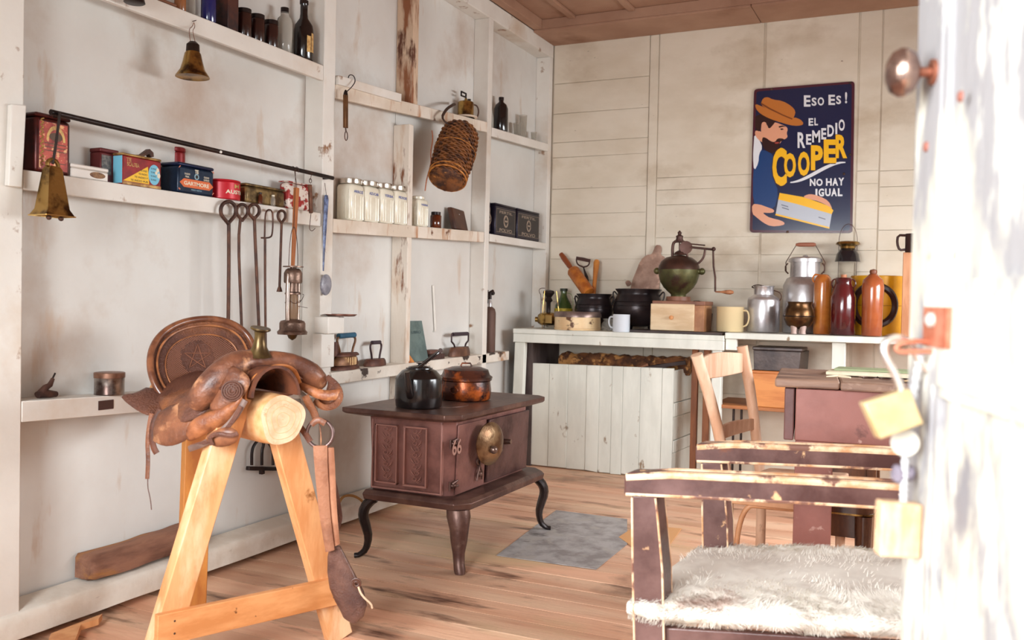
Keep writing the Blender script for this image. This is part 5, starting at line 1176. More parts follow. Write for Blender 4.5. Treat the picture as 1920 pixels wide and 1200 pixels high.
# ---- low shelves
zb2 = lambda Y: zB0+(zB1-.03-zB0)*(Y-1.776)/1.4+.0006
Y = onX(207, 742, -.03).y; c = V((-.035, Y, zb2(Y))); k = mpp(c)
t = thing('tin_can', 'round bare metal tin with a rusty lid on the low left shelf', 'tin', c)
build('can_body', MB().lathe([(26*k, 0), (27*k, .003), (26.5*k, .005), (26.5*k, 30*k), (27*k, 32*k)], c, 32), mat('bare_tinplate', (158, 146, 138), .3, .85, var=(84, 66, 60), vscale=10, lo=.45, hi=.6), t)
build('can_lid', MB().lathe([(27.5*k, 32.2*k), (27.5*k, 41*k), (26*k, 42*k), (.001, 42*k)], c, 32), mat('rusty_tin_lid', (138, 100, 80), .4, .6, var=(100, 66, 52), vscale=20), t)
Y = onX(91, 745, -.03).y; c = V((-.04, Y, zb2(Y)))
t = thing('iron_clamp', 'small rusty iron clamp with a raised arm on the low left shelf', 'clamp', c)
M_cl = mat('rusty_clamp', (92, 62, 52), .6, .4, var=(66, 44, 38), vscale=20, bump=.4)
build('clamp_base', jit(MB().tube([c+V((0, -.030, .012)), c+V((0, -.012, .016)), c+V((.0, .01, .012)), c+V((0, .034, .010))], [.011, .014, .012, .009], 12), .002, 60), M_cl, t)
build('clamp_arm', jit(MB().tube([c+V((0, -.020, .014)), c+V((0, -.002, .034)), c+V((0, .012, .040)), c+V((0, .022, .058))], [.012, .010, .008, .005], 10), .002, 60), M_cl, t)
build('clamp_screw', MB().cyl(c+V((0, .014, .046)), c+V((0, .030, .075)), .0028, seg=8), M_black, t)
# little dark slot label on the front rail
a = onX(184, 752, .0); b = onX(212, 766, .0); solo('dark_label', MB().box(.0005, .002, a.y, b.y, b.z, a.z), mat('dark_plate', (74, 52, 48), .5), 'small dark plate fixed to the front of the low left shelf', 'plate', (.001, a.y, b.z))
# white box with a dish on it
zl = lambda Y: zL0+(zL1-zL0)*(Y-3.264)/(5.09-3.264)+.0006
wa = onX(597, 690, .03); 
Yb0, Yb1 = onX(603, 660, .05).y, onX(627, 660, .05).y
wb = thing('white_block', 'chipped white wooden block with a metal dish, fixed on the stud above the low shelf', 'block', V((.03, (Yb0+Yb1)/2, onX(610, 690, .05).z)))
z_a, z_b, z_c = onX(610, 690, .06).z, onX(610, 626, .06).z, onX(610, 594, .06).z
build('lower_block', MB().box(.001, .05, Yb0, Yb1, z_a, z_b), M_white, wb, bev=.004)
build('upper_block', MB().box(.001, .075, Yb0+.01, Yb1+.035, z_b+.0005, z_c), M_white, wb, bev=.004)
dc = onX(632, 591, .06)
build('metal_dish', MB().lathe([(.002, 0), (.058, .001), (.068, .008), (.068, .010), (.056, .004), (.002, .004)], V((.06, dc.y+.03, z_c+.0008)), 32), mat('brown_dish', (134, 92, 78), .4, .6), wb)
# irons
M_rir = mat('rust_brown_iron', (112, 72, 56), .55, .4, var=(82, 52, 44), vscale=14, bump=.3)
def soleplate(c, L, W_, Hh, flat=False):
    mb = MB(); R = []; L *= 1.35
    for s_, z_ in ((1, 0), (1.0, Hh*.3), (.92, Hh*.75), (.8, Hh)):
        R.append([V((c.x+W_/2*s_*math.sin(q)*(1-.45*max(0, math.cos(q))), c.y-L/2*s_*math.cos(q)*-1, c.z+z_)) for q in [2*PI*i/28 for i in range(28)]])
    return mb.rings(R)
def handleU(c, y0, y1, z0, z1, r, X=0):
    y0 *= 1.3; y1 *= 1.3
    return smooth_poly([c+V((X, y0*.7, z0)), c+V((X, y0*.8, z0+(z1-z0)*.3)), c+V((X, y0*1.1, z0+(z1-z0)*.75)), c+V((X, y0*.9, z1)), c+V((X, y1*.9, z1)), c+V((X, y1*1.1, z0+(z1-z0)*.75)), c+V((X, y1*.8, z0+(z1-z0)*.3)), c+V((X, y1*.7, z0))], 2, False)
Y = onX(657, 690, -.02).y; c = V((-.045, Y, zl(Y))); k = mpp(c)
t = thing('charcoal_iron', 'big ribbed charcoal iron with a blue handle', 'iron', c)
build('sole', soleplate(c, 62*k, .08, 8*k), M_rir, t); build('ribbed_body', soleplate(c+V((0, 0, 8.2*k)), 56*k, .07, 17*k), mat('brass_ribbed_body', (150, 110, 74), .45, .5, var=(110, 74, 52), vscale=20), t)
rbm_ = MB()
for i in range(9): q = -.75+1.5*i/8; rbm_.cyl(c+V((.030*math.cos(q*1.3)+.004, 25*k*math.sin(q*1.2), 9*k)), c+V((.030*math.cos(q*1.3)+.004, 25*k*math.sin(q*1.2), 23*k)), .0028, seg=8)
build('body_rib', rbm_, mat('pale_brass_rib', (196, 158, 112), .4, .5), t)
build('iron_lid', soleplate(c+V((0, 0, 25.4*k)), 60*k, .074, 6*k), M_rir, t)
build('handle_frame', MB().tube(handleU(c, -.052, .052, 31*k, 62*k, 0), .0055, 10), mat('brown_handle_frame', (120, 84, 60), .5, .4), t)
build('blue_grip', MB().cyl(c+V((0, -.062, 63*k)), c+V((0, .066, 64*k)), .0125, seg=18), mat('teal_blue_grip', (42, 96, 124), .5, var=(28, 70, 96), vscale=12), t, bev=.003)
build('chimney', MB().cyl(c+V((-.01, -.085, 26*k)), c+V((-.01, -.085, 52*k)), .024, seg=20).cyl(c+V((-.01, -.05, 34*k)), c+V((-.01, -.075, 34*k)), .010, seg=12), M_rir, t)
Y = onX(714, 683, -.02).y; c = V((-.05, Y, zl(Y))); k = mpp(c)
t = thing('flat_iron', 'plain rusty flat iron with a dark handle, standing alone on the chipped shelf', 'iron', c)
build('sole', soleplate(c, 50*k, .075, 13*k), M_rir, t)
build('handle_frame', MB().tube(handleU(c, -.035, .035, 12*k, 43*k, 0), .005, 10), mat('dark_handle_iron', (64, 46, 48), .45, .5), t)
build('grip', MB().cyl(c+V((0, -.034, 43.5*k)), c+V((0, .034, 43.5*k)), .0095, seg=16), mat('plum_grip', (58, 44, 54), .5), t)
# teal book
Y0_, Y1_ = onX(765, 670, -.03).y, onX(790, 672, -.03).y
z = zl((Y0_+Y1_)/2)
hB = onX(765, 602, -.08).z-z
bk_ = thing('teal_book', 'teal-grey book leaning against the wall on the chipped shelf', 'book', V((-.05, (Y0_+Y1_)/2, z)))
def bq(x): return [V((x, Y0_, z)), V((x, Y1_+.02, z)), V((x-.055, Y1_-.03, z+hB)), V((x-.055, Y0_-.01, z+hB))]
y_a, y_b = onX(766, 668, -.02).y, onX(803, 668, -.02).y; y_c, y_d = onX(765, 602, -.075).y, onX(790, 604, -.075).y
Q = [V((-.02, y_a, z)), V((-.02, y_b, z)), V((-.075, y_d, z+hB)), V((-.075, y_c, z+hB))]
build('cover', MB().prism(Q, (.0025, 0, .0008)), mat('teal_grey_cover', (104, 122, 118), .6, var=(84, 100, 98), vscale=12), bk_)
build('pages', MB().prism([p+V((-.001, .003, .002)) if i in (0, 3) else p+V((-.001, -.003, .002)) for i, p in enumerate([Q[0], Q[1], Q[2]-V((0, 0, .004)), Q[3]-V((0, 0, .004))])], (-.014, 0, -.0045)), M_pap, bk_)
build('back_cover', MB().prism([p-V((.0165, 0, -.0001)) for p in [Q[0], Q[1], Q[2]-V((0, 0, .006)), Q[3]-V((0, 0, .006))]], (-.002, 0, -.0005)), mat('dark_back_cover', (74, 56, 44), .6), bk_)
tl = [Q[3].lerp(Q[0], .25).lerp(Q[2].lerp(Q[1], .25), .2), Q[3].lerp(Q[0], .25).lerp(Q[2].lerp(Q[1], .25), .8), Q[3].lerp(Q[0], .32).lerp(Q[2].lerp(Q[1], .32), .8), Q[3].lerp(Q[0], .32).lerp(Q[2].lerp(Q[1], .32), .2)]
build('cover_lettering', textquad(MB(), 'LIBRO', [p+V((.0032, 0, .0012)) for p in tl]), mat('dark_teal_print', (60, 78, 80), .6), bk_)
yo = onX(772, 668, -.005).y
solo('orange_booklet', MB().hexa([(-.015, yo-.03, z), (.0, yo-.03, z), (-.002, yo+.025, z), (-.012, yo+.025, z), (-.060, yo-.035, z+.11), (-.057, yo-.035, z+.11), (-.057, yo-.03, z+.11), (-.060, yo-.03, z+.11)]), mat('orange_paper_edge', (206, 138, 72), .6, var=(168, 96, 48), vscale=12), 'small orange-brown booklet standing in front of the teal book', 'booklet', (-.01, yo, z))
# iron on brown wooden plane block
Y = onX(868, 665, -.02).y; c = V((-.04, Y, zl(Y))); k = mpp(c)
t = thing('box_iron', 'flat iron with a squared dark handle beside the brown brushes', 'iron', c)
build('sole', soleplate(c, 58*k, .07, 17*k), mat('brown_leather_iron', (126, 86, 64), .5, .3, var=(92, 60, 46), vscale=14), t)
build('handle_frame', MB().tube([c+V((0, -.06, 16*k)), c+V((0, -.07, 22*k)), c+V((0, -.10, 28*k)), c+V((0, -.10, 41*k)), c+V((0, .10, 41*k)), c+V((0, .10, 28*k)), c+V((0, .07, 22*k)), c+V((0, .06, 16*k))], .0052, 8), mat('dark_handle_iron', (0, 0, 0)), t)
build('grip', MB().cyl(c+V((0, -.085, 41*k)), c+V((0, .085, 41*k)), .011, seg=16), mat('plum_grip', (0, 0, 0)), t)
Y = onX(826, 668, -.02).y; c = V((-.045, Y, zl(Y)))
t = thing('shoe_brush', 'brown wooden brushes stacked beside the squared iron', 'brush', c)
build('lower_brush', MB().box(c.x-.035, c.x+.035, c.y-.11, c.y+.03, c.z+.0, c.z+.028), mat('brown_bristle', (82, 54, 46), .8, var=(56, 38, 34), vscale=40, stretch=(1, 6, 1)), t, bev=.003)
build('brush_back', MB().box(c.x-.033, c.x+.033, c.y-.12, c.y+.0, c.z+.0285, c.z+.050), mat('brush_back_wood', (96, 62, 52), .5), t, bev=.006)
# brown cylinder extinguisher
Y = onX(918, 660, -.04).y; c = V((-.045, Y+.0, zl(Y))); k = mpp(c)
t = thing('brown_gas_bottle', 'slim brown gas bottle with a small valve on top in the corner', 'gas bottle', c)
zf = 14*k; h = onX(918, 575, -.045).z-c.z
build('cylinder_body', MB().lathe([(.036, 0), (.038, .004), (.038, h-.035), (.032, h-.014), (.018, h-.002), (.013, h)], c, 32), mat('brown_hammered_paint', (98, 72, 62), .4, .2, bump=.5, bscale=300), t, ang=50)
build('neck_collar', MB().lathe([(.013, h), (.013, h+.03), (.009, h+.036), (.009, h+.05)], c, 20), M_steel, t)
build('valve', MB().tube([c+V((0, 0, h+.045)), c+V((0, 0, h+.085)), c+V((.01, .022, h+.098))], [.011, .012, .008], 10).ball(c+V((.01, .018, h+.082)), .013, seg=12, rg=8).cyl(c+V((0, -.028, h+.02)), c+V((0, -.028, h+.10)), .004, seg=8).cyl(c+V((0, -.028, h+.06)), c+V((0, 0, h+.06)), .004, seg=8), M_black, t)
# white stick on wall
a, b = onX(812, 535, -.092), onX(816, 620, -.092)
solo('white_rod', MB().tube([a, b, b+V((0, -.012, -.004))], .006, 8), M_white, 'thin white painted rod hanging on the wall panel above the squared iron', 'rod', b)
# trivet hung on the panel behind the sawhorse
t0 = onX(491, 815, -.06)
tv = thing('iron_trident', 'black three-armed iron fitting hanging on the wall behind the sawhorse', 'iron fitting', onX(491, 885, -.07))
for x1_, x2_ in ((472, 472), (491, 491), (512, 512)):
    build('prong', MB().tube(smooth_poly([onX(491, 818, -.07), onX((491+x1_)/2-(1 if x1_ < 491 else -1)*4, 832, -.07), onX(x1_, 845, -.07), onX(x2_, 872, -.07)], 2, False), .0062, 8), M_black, tv)
build('cross_bar', MB().beam(onX(464, 878, -.07), onX(519, 879, -.07), .02, .016), M_black, tv, bev=.003); build('centre_lug', MB().beam(onX(491, 875, -.07), onX(491, 889, -.07), .018, .018, side=(0, 1, 0)), M_black, tv, bev=.002)
build('nail', MB().cyl(onX(491, 818, -.102), onX(491, 818, -.06), .002, seg=8), M_black, tv)
# wall holes
for px, py, w_, h_ in ((545, 975, 9, 34), (510, 990, 6, 16), (446, 1000, 6, 12)):
    a = onX(px, py, XL+.0008); rr = w_*.5*mpp(a)
    pts = [V((XL+.0006, a.y+rr*math.cos(q)*(1+.4*noise.noise(V((q*2, px, 0)))), a.z+h_*.5*mpp(a)*math.sin(q)*(1+.3*noise.noise(V((q*3, px, 5)))))) for q in [2*PI*i/22 for i in range(22)]]
    o = build('plaster_hole', MB().prism(pts, (.0006, 0, 0)), mat('dark_hole', (70, 44, 30), .9, var=(130, 84, 50), vscale=60), None, (XL, a.y, a.z)); label(o, None, None, None, 'structure')
# old timber on the sill
la_, lb2 = onX(163, 1098, -.03), onX(372, 1035, -.03)
lg = MB(); R = []
for i in range(31):
    t = i/30; c = la_.lerp(lb2, t); c = V((-.048, c.y, .158)); e_ = 1 if i > 0 else .8; 
    R.append([c+V((x*e_, 0, z_*e_))+V(noise.noise_vector(c*9+V((x*20, 0, z_*20))))*.006 for x, z_ in ((.034, -.036), (.040, -.01), (.036, .03), (.02, .044), (-.045, .044), (-.048, -.036), (0, -.04))])
solo('old_timber', lg.rings(R), mat('old_brown_timber', (150, 106, 84), .75, var=(112, 74, 58), vscale=5, stretch=(3, .6, 3), bump=.6, spots=[((164, 112, 66), 6, .6, .68, (2, .5, 2))]), 'rough brown timber lying on the white sill behind the sawhorse', 'timber', (-.048, 2.1, .115), ang=60)
# rope loop
rp = smooth_poly([onX(632, 955, .02), onX(640, 932, .02), onX(655, 928, .02), onX(670, 932, .02), onX(684, 944, .02), onX(688, 955, .02)], 2, False)
solo('rope_loop', MB().tube(rp, .006, 8), M_rope, 'frayed rope loop behind the left leg of the stove', 'rope', rp[0])
# split pine offcut on the floor at the bottom left
f0 = [onZ(x, y, .02) for x, y in ((60, 1212), (190, 1164), (140, 1185), (130, 1215))]
of = MB().prism([onZ(95, 1200, .012), onZ(192, 1162, .012), onZ(185, 1172, .012), onZ(152, 1182, .012), onZ(140, 1215, .012), onZ(90, 1215, .012)], (0, 0, .02)); 
solo('pine_offcut', of, M_pine, 'splintered piece of pine on the floor in the bottom left corner', 'offcut', onZ(120, 1200, .01), bev=.001)
# ================================================================ ENAMEL SIGN ON THE BACK WALL
YP = YB-.012
def sq(u, v, o=0): return onY(1390+u/3.87, 140+v/3.87, YP-o)
sg = thing('enamel_sign', 'dark blue enamel advertising sign with a man in a hat on the back wall', 'sign', onY(1505, 433, YP))
def flat(nm, pts, lv, m, it=1, lab=None):
    P = [V((x, y, 0)) for x, y in pts]
    if it: P = smooth_poly(P, it)
    return build(nm, MB().prism([sq(p.x, p.y, lv*.0006) for p in P], (0, .0005, 0)), m, sg, lab=lab)
def rr(x0, y0, x1, y1, X0, Y0, X1, Y1, r=28):   # rounded quad TL TR BR BL
    q = [V((x0, y0, 0)), V((x1, y1, 0)), V((X1, Y1, 0)), V((X0, Y0, 0))]; out = []
    for i in range(4):
        p, a, b = q[i], q[i-1], q[(i+1) % 4]; pa = p+(a-p).normalized()*r; pb = p+(b-p).normalized()*r
        for k in range(7): t = k/6; out.append(pa*(1-t)**2+p*2*t*(1-t)+pb*t*t)
    return [(p.x, p.y) for p in out]
def enam(n, c): return mat(n, c, .16, coat=.6)
E_navy = enam('enamel_navy', (17, 28, 66)); E_mar = enam('enamel_maroon', (76, 28, 44)); E_w = enam('enamel_white', (226, 226, 230)); E_y = enam('enamel_yellow', (246, 186, 34))
E_sk = enam('enamel_skin', (226, 160, 128)); E_br = enam('enamel_dark_brown', (48, 24, 26)); E_hat = enam('enamel_hat_tan', (192, 114, 50)); E_hatd = enam('enamel_hat_shadow', (120, 62, 30)); E_out = enam('enamel_outline', (120, 60, 30)); E_gr = enam('enamel_box_grey', (186, 190, 200)); E_dk = enam('enamel_letter_shadow', (60, 34, 40))
o_ = rr(92, 105, 822, 47, 60, 1146, 806, 1150)
build('sign_plate', MB().prism([sq(*p, 0) for p in o_], (0, .006, 0)), E_mar, sg)
flat('blue_field', rr(110, 122, 802, 66, 80, 1128, 788, 1132, 20), 1, E_navy, 0)
flat('coat', [(108, 560), (150, 545), (205, 560), (240, 600), (232, 760), (272, 850), (235, 990), (140, 945), (84, 940), (84, 700)], 2, enam('enamel_coat_blue', (22, 62, 116)))
flat('hand_lower', [(78, 938), (130, 940), (190, 962), (236, 978), (238, 1000), (200, 1004), (150, 1000), (190, 1030), (215, 1040), (290, 1058), (318, 1078), (300, 1095), (215, 1102), (160, 1075), (110, 1035), (78, 1008)], 3, E_sk)
flat('shirt', [(94, 430), (130, 470), (155, 530), (128, 575), (125, 640), (92, 702), (84, 600), (90, 500)], 3, E_w)
flat('neck', [(105, 400), (160, 420), (165, 500), (120, 470), (96, 432)], 4, E_sk)
flat('face', [(150, 330), (250, 345), (325, 375), (338, 395), (328, 425), (337, 452), (318, 468), (298, 470), (282, 500), (230, 540), (170, 500), (140, 420)], 5, E_sk)
flat('hair', [(104, 270), (255, 330), (225, 372), (200, 395), (185, 360), (160, 345), (140, 380), (135, 415), (100, 400)], 6, E_br)
flat('ear', [(146, 352), (165, 340), (184, 352), (180, 385), (158, 410), (144, 390)], 7, E_sk)
flat('beard', [(150, 455), (175, 455), (215, 485), (245, 490), (262, 462), (300, 462), (312, 472), (275, 490), (285, 520), (240, 572), (190, 562), (152, 520)], 6, E_br)
flat('lips', [(240, 490), (275, 488), (272, 500), (245, 502)], 7, enam('enamel_lip', (170, 70, 60)), 1)
flat('eye', [(282, 392), (300, 390), (308, 398), (288, 402)], 7, E_br, 0); flat('eyebrow', [(270, 375), (300, 368), (322, 378), (300, 378), (275, 385)], 7, E_br, 0)
flat('hat_brim', [(100, 210), (150, 230), (220, 262), (300, 300), (365, 325), (385, 308), (430, 325), (452, 352), (440, 368), (380, 372), (300, 352), (200, 318), (135, 282), (104, 245)], 7, E_hat)
flat('hat_crown', [(138, 218), (158, 168), (195, 162), (225, 180), (300, 190), (365, 228), (394, 265), (385, 302), (366, 332), (300, 308), (200, 258)], 8, E_hat)
flat('hat_band', [(140, 214), (200, 250), (300, 298), (368, 326), (372, 318), (300, 288), (205, 240), (146, 204)], 9, E_hatd, 0)
flat('box_top', [(278, 858), (450, 888), (560, 925), (640, 955), (668, 985), (656, 1012), (400, 938), (268, 906)], 4, E_y, 0)
flat('box_side', [(268, 906), (400, 938), (656, 1012), (640, 1106), (250, 1008)], 4, E_gr, 0)
flat('box_foot', [(250, 1008), (640, 1106), (638, 1118), (246, 1020)], 5, E_y, 0)
flat('hand_upper', [(445, 888), (480, 868), (520, 868), (575, 885), (632, 915), (662, 975), (645, 960), (560, 918), (500, 905)], 5, E_sk)
for k, (a, b) in enumerate((((290, 940), (340, 955)), ((295, 960), (345, 975)), ((560, 1030), (610, 1045)))): flat('box_mark', [a, b, (b[0], b[1]+8), (a[0], a[1]+8)], 5, enam('enamel_dim_grey', (120, 122, 134)), 0)
sw = []; N = 24
for i in range(N+1): t = i/N; sw.append((355+400*t, 782-145*(3*t*t-2*t*t*t)-6*math.sin(t*PI)))
flat('swoosh', [(x, y-4-10*math.sin(PI*i/N)) for i, (x, y) in enumerate(sw)]+[(x, y+4+10*math.sin(PI*i/N)) for i, (x, y) in list(enumerate(sw))[::-1]], 4, E_w, 0)
def sletters(txt, boxes, m, lv, off=.03, nm='lettering', sl=0):
    mb = MB()
    for ch_, (x0, y0, x1, y1) in zip(txt, boxes):
        textquad(mb, ch_, (sq(x0+sl, y0, lv*.0006), sq(x1+sl, y0-sl*.3, lv*.0006), sq(x1, y1-sl*.3, lv*.0006), sq(x0, y1, lv*.0006)), off)
    return build(nm, mb, m, sg)
CB = [(228, 560, 345, 808), (312, 572, 392, 746), (414, 562, 494, 736), (506, 520, 592, 694), (602, 482, 686, 640), (690, 448, 764, 606)]
CB = [(225, 530, 330, 808), (310, 568, 396, 746), (411, 558, 496, 735), (505, 512, 592, 694), (598, 470, 690, 642), (684, 435, 768, 606)]
sletters('COOPER', [(a-5, b+6, c-5, d+6) for a, b, c, d in CB], E_dk, 5, .05); sletters('COOPER', CB, E_y, 6, .045)
sletters('REMEDIO', [(408, 418, 464, 532), (470, 432, 508, 508), (514, 404, 572, 492), (580, 388, 616, 470), (624, 364, 672, 450), (682, 350, 696, 432), (706, 324, 750, 408)], E_w, 4, .03)
sletters('ESO', [(454, 150, 502, 232), (510, 166, 546, 226), (554, 164, 600, 224)], E_w, 4, .03); sletters('ES!', [(632, 146, 680, 220), (688, 152, 724, 214), (752, 126, 768, 208)], E_w, 4, .03)
sletters('EL', [(488, 316, 522, 370), (530, 314, 556, 368)], E_w, 4, .03)
sletters('NOHAY', [(497, 755, 538, 808), (544, 755, 590, 808), (614, 752, 656, 806), (660, 750, 702, 806), (704, 748, 746, 804)], E_w, 4, .04)
sletters('IGUAL', [(538, 828, 552, 884), (560, 826, 600, 884), (608, 826, 648, 882), (652, 824, 694, 882), (700, 824, 734, 882)], E_w, 4, .04)
for u, v in ((220, 105), (790, 60), (790, 580), (745, 720), (335, 1140)):
    build('mounting_screw', MB().lathe([(.008, 0), (.006, .003), (.001, .004)], sq(u, v, .0012), 14, (0, -1, 0)), M_iron, sg)

# ================================================================ THINGS ON THE COUNTER
zc_ = zc+.0006
def cp(x, Y, z=None): p = onY(x, 600, Y); return V((p.x, Y, zc_ if z is None else z))
def hgt(x, y, Y, z0): return onY(x, y, Y).z-z0
def stk(c): return mpp(c)
# brass pressure stove
c = cp(1028, 5.40); k = stk(c)
t = thing('pressure_stove', 'brass pressure stove with a tall wire arm at the left end of the counter', 'stove burner', c)
build('tank', MB().lathe([(15*k, 6*k), (20*k, 10*k), (20*k, 24*k), (16*k, 28*k), (5*k, 30*k)], c, 28), M_brass, t, ang=50)
build('burner', MB().lathe([(4*k, 30*k), (4*k, 48*k), (8*k, 52*k), (5*k, 58*k), (11*k, 66*k), (10*k, 70*k), (3*k, 72*k)], c, 20), M_black, t, ang=50)
for q in (.3, 2.4, 4.5): build('leg', MB().tube([c+V((19*k*math.cos(q), 19*k*math.sin(q), 0)), c+V((19*k*math.cos(q), 19*k*math.sin(q), 34*k)), c+V((14*k*math.cos(q), 14*k*math.sin(q), 70*k))], .003, 6), M_brass, t)
build('wire_arm', MB().tube(smooth_poly([c+V((-16*k, 0, 24*k)), c+V((-15*k, 0, 60*k)), c+V((-21*k, 0, 70*k)), c+V((-17*k, 0, 75*k)), c+V((-8*k, 0, 75*k))], 1, False), .0022, 6), M_iron, t)
build('name_plate', MB().box(c.x+3*k, c.x+16*k, c.y-21*k, c.y-20.3*k, c.z+10*k, c.z+25*k), mat('bright_brass', (0, 0, 0)), t)
build('side_cap', MB().cyl(c+V((-20*k, -2*k, 16*k)), c+V((-25*k, -3*k, 16*k)), 5*k, seg=14), M_brass, t)
# green bottle
c = cp(1056, 5.55); k = stk(c)
t = bottle('green_jug_bottle', 'green glass bottle with a yellow label and a loop handle', 'bottle', c, 17*k, 74*k, [(.95, 0), (1, .02), (1, .45), (.9, .58), (.42, .78), (.35, .84), (.35, .93)], mat('olive_green_glass', (52, 70, 32), .1, spec=.8, var=(84, 96, 44), vscale=8), [(.42, .93), (.42, 1), (.02, 1)], mat('dark_green_stopper', (40, 46, 28), .5))
build('yellow_label', MB().lathe([(17.2*k, 22*k), (17.2*k, 37*k)], c, 30, caps=False), mat('yellow_paper_label', (196, 170, 44), .6, var=(150, 128, 40), vscale=60), t)
build('loop_handle', MB().tube(smooth_poly([c+V((6*k, 0, 66*k)), c+V((16*k, 0, 64*k)), c+V((20*k, 0, 50*k)), c+V((17*k, 0, 36*k))], 2, False), .0022, 6), mat('pale_green_handle', (150, 160, 110), .4), t)
# round cream tin
c = cp(1083, 5.285); k = stk(c)
t = thing('round_tin', 'low round cream tin with a grey lid at the front of the counter', 'tin', c)
build('tin_body', MB().lathe([(43*k, 0), (44*k, 3*k), (43*k, 4*k), (43*k, 24*k)], c, 44), mat('cream_rusty_tin', (220, 184, 140), .45, var=(232, 204, 160), vscale=8, spots=[((96, 60, 38), 12, .63, .68, (1, 1, 1))]), t)
build('tin_lid', MB().lathe([(44.5*k, 24*k), (44.5*k, 30*k), (42*k, 34*k), (38*k, 34*k), (.001, 33*k)], c, 44), mat('grey_brown_tin_lid', (110, 92, 88), .35, .6, var=(140, 118, 108), vscale=14), t)
# iron pots
def potpiece(nm, lab, x, Y, rx, hpx, feet):
    c = cp(x, Y); k = stk(c); t = thing(nm, lab, 'pot', c); R = rx*k; H_ = hpx*k; f = .1*H_ if feet else 0
    build('pot_body', MB().lathe([(.3*R, f), (.65*R, f+.04*H_), (.92*R, f+.22*H_), (1.0*R, f+.42*H_), (.97*R, f+.56*H_), (.86*R, f+.74*H_), (.82*R, f+.80*H_), (.92*R, H_-.004), (.92*R, H_), (.86*R, H_), (.76*R, f+.78*H_), (.85*R, f+.4*H_), (.5*R, f+.1*H_), (.001, f+.08*H_)], c, 44), mat('cast_pot_black', (40, 32, 34), .3, .35, var=(58, 46, 46), vscale=6, bump=.15), t, ang=60)
    for z_ in (.50, .60): build('cast_rib', MB().tube([c+V((R*.985*math.cos(q), R*.985*math.sin(q), f+z_*H_)) for q in [2*PI*i/40 for i in range(40)]], .0025, 6, closed=True), mat('cast_pot_black', (0, 0, 0)), t)
    for s_ in (-1, 1): build('ear', MB().tube(smooth_poly([c+V((s_*.84*R, 0, H_*.82)), c+V((s_*1.02*R, 0, H_*.96)), c+V((s_*1.08*R, 0, H_*.86)), c+V((s_*.97*R, 0, H_*.68))], 2, False), .005, 8), M_black, t)
    for q in (.5, 2.6, 4.4): build('foot', MB().lathe([(.010, 0), (.013, .012), (.02, f+.1*H_)], c+V((.5*R*math.cos(q), .5*R*math.sin(q), 0)), 12), M_black, t)
    return c, R, H_
c1, R1_, H1_ = potpiece('small_iron_pot', 'smaller black iron pot holding the rolling pin', 1113, 5.54, 36, 66, 1)
c2, R2_, H2_ = potpiece('large_iron_pot', 'larger black iron pot between the rolling pin pot and the coffee grinder', 1196, 5.51, 47, 78, 1)
M_rp = mat('amber_rolling_pin_wood', (196, 116, 44), .4, var=(160, 84, 32), vscale=8, stretch=(2, 2, 2))
def ax(x0, y0, x1, y1, Y0, Y1): return onY(x0, y0, Y0), onY(x1, y1, Y1)
a, b = ax(1096, 538, 1051, 475, 5.50, 5.60)
d = b-a; L = d.length
t = thing('rolling_pin', 'wooden rolling pin leaning out of the small iron pot', 'rolling pin', a)
build('roller', MB().lathe([(.002, -.06), (.040, -.058), (.042, -.04), (.042, L*.46), (.034, L*.50), (.002, L*.505)], a, 28, d), M_rp, t, ang=50)
build('handle', MB().lathe([(.012, L*.505), (.017, L*.62), (.019, L*.85), (.015, L*.98), (.002, L)], a, 20, d), mat('dark_pin_handle', (140, 70, 36), .4), t)
a, b = ax(1114, 540, 1119, 487, 5.56, 5.62); d = b-a; L = d.length
solo('wooden_masher', MB().lathe([(.013, -.05), (.015, L*.4), (.019, L*.75), (.021, L*.9), (.014, L*.985), (.002, L)], a, 20, d), mat('honey_wood', (204, 132, 62), .4, var=(176, 100, 44), vscale=8), 'upright round-ended wooden handle in the small iron pot', 'wooden tool', a)
t = thing('iron_masher', 'dark iron tool with a wide D-shaped handle in the small iron pot', 'kitchen tool', onY(1105, 540, 5.6))
hx = smooth_poly([onY(x, y, 5.6) for x, y in ((1094, 501), (1082, 496), (1080, 483), (1095, 484), (1106, 488), (1104, 498), (1094, 501))], 2, False)
build('handle', MB().tube(hx, .005, 8).beam(onY(1081, 484, 5.6), onY(1106, 489, 5.6), .018, .022), mat('dark_brown_tool', (70, 40, 34), .5, .2), t)
build('shank', MB().tube([onY(1094, 501, 5.6), onY(1096, 508, 5.6), onY(1100, 520, 5.6), onY(1104, 545, 5.59)], [.005, .006, .012, .008], 8), M_black, t)
# carved board leaning behind
P_ = [(1184, 530), (1193, 508), (1201, 488), (1212, 478), (1222, 477), (1226, 468), (1230, 459), (1239, 460), (1241, 468), (1238, 478), (1247, 482), (1248, 492), (1240, 508), (1236, 530), (1236, 603), (1170, 603)]
pp = [onY(x, y, 5.64+.0004*(y-460)*-1+.0) for x, y in P_]
solo('wooden_board', sheet(smooth_poly([onY(x, y, 5.682) for x, y in P_], 1), (0, -1, 0), .016, .004, .02, .03), mat('dry_pinkish_wood', (176, 142, 124), .75, var=(146, 112, 96), vscale=9, bump=.4, spots=[((190, 152, 132), 12, .6, .68, (1, 1, 1))]), 'dry carved wooden board with a knobbed handle standing behind the large pot', 'wooden board', onY(1210, 530, 5.682))
solo('bread_lump', jit(MB().ball(onY(1178, 531, 5.52), .018, seg=14, rg=8), .005, 40), mat('dry_pinkish_wood', (0, 0, 0)), 'small brown knob showing over the left rim of the large pot', 'knob', onY(1178, 531, 5.52))
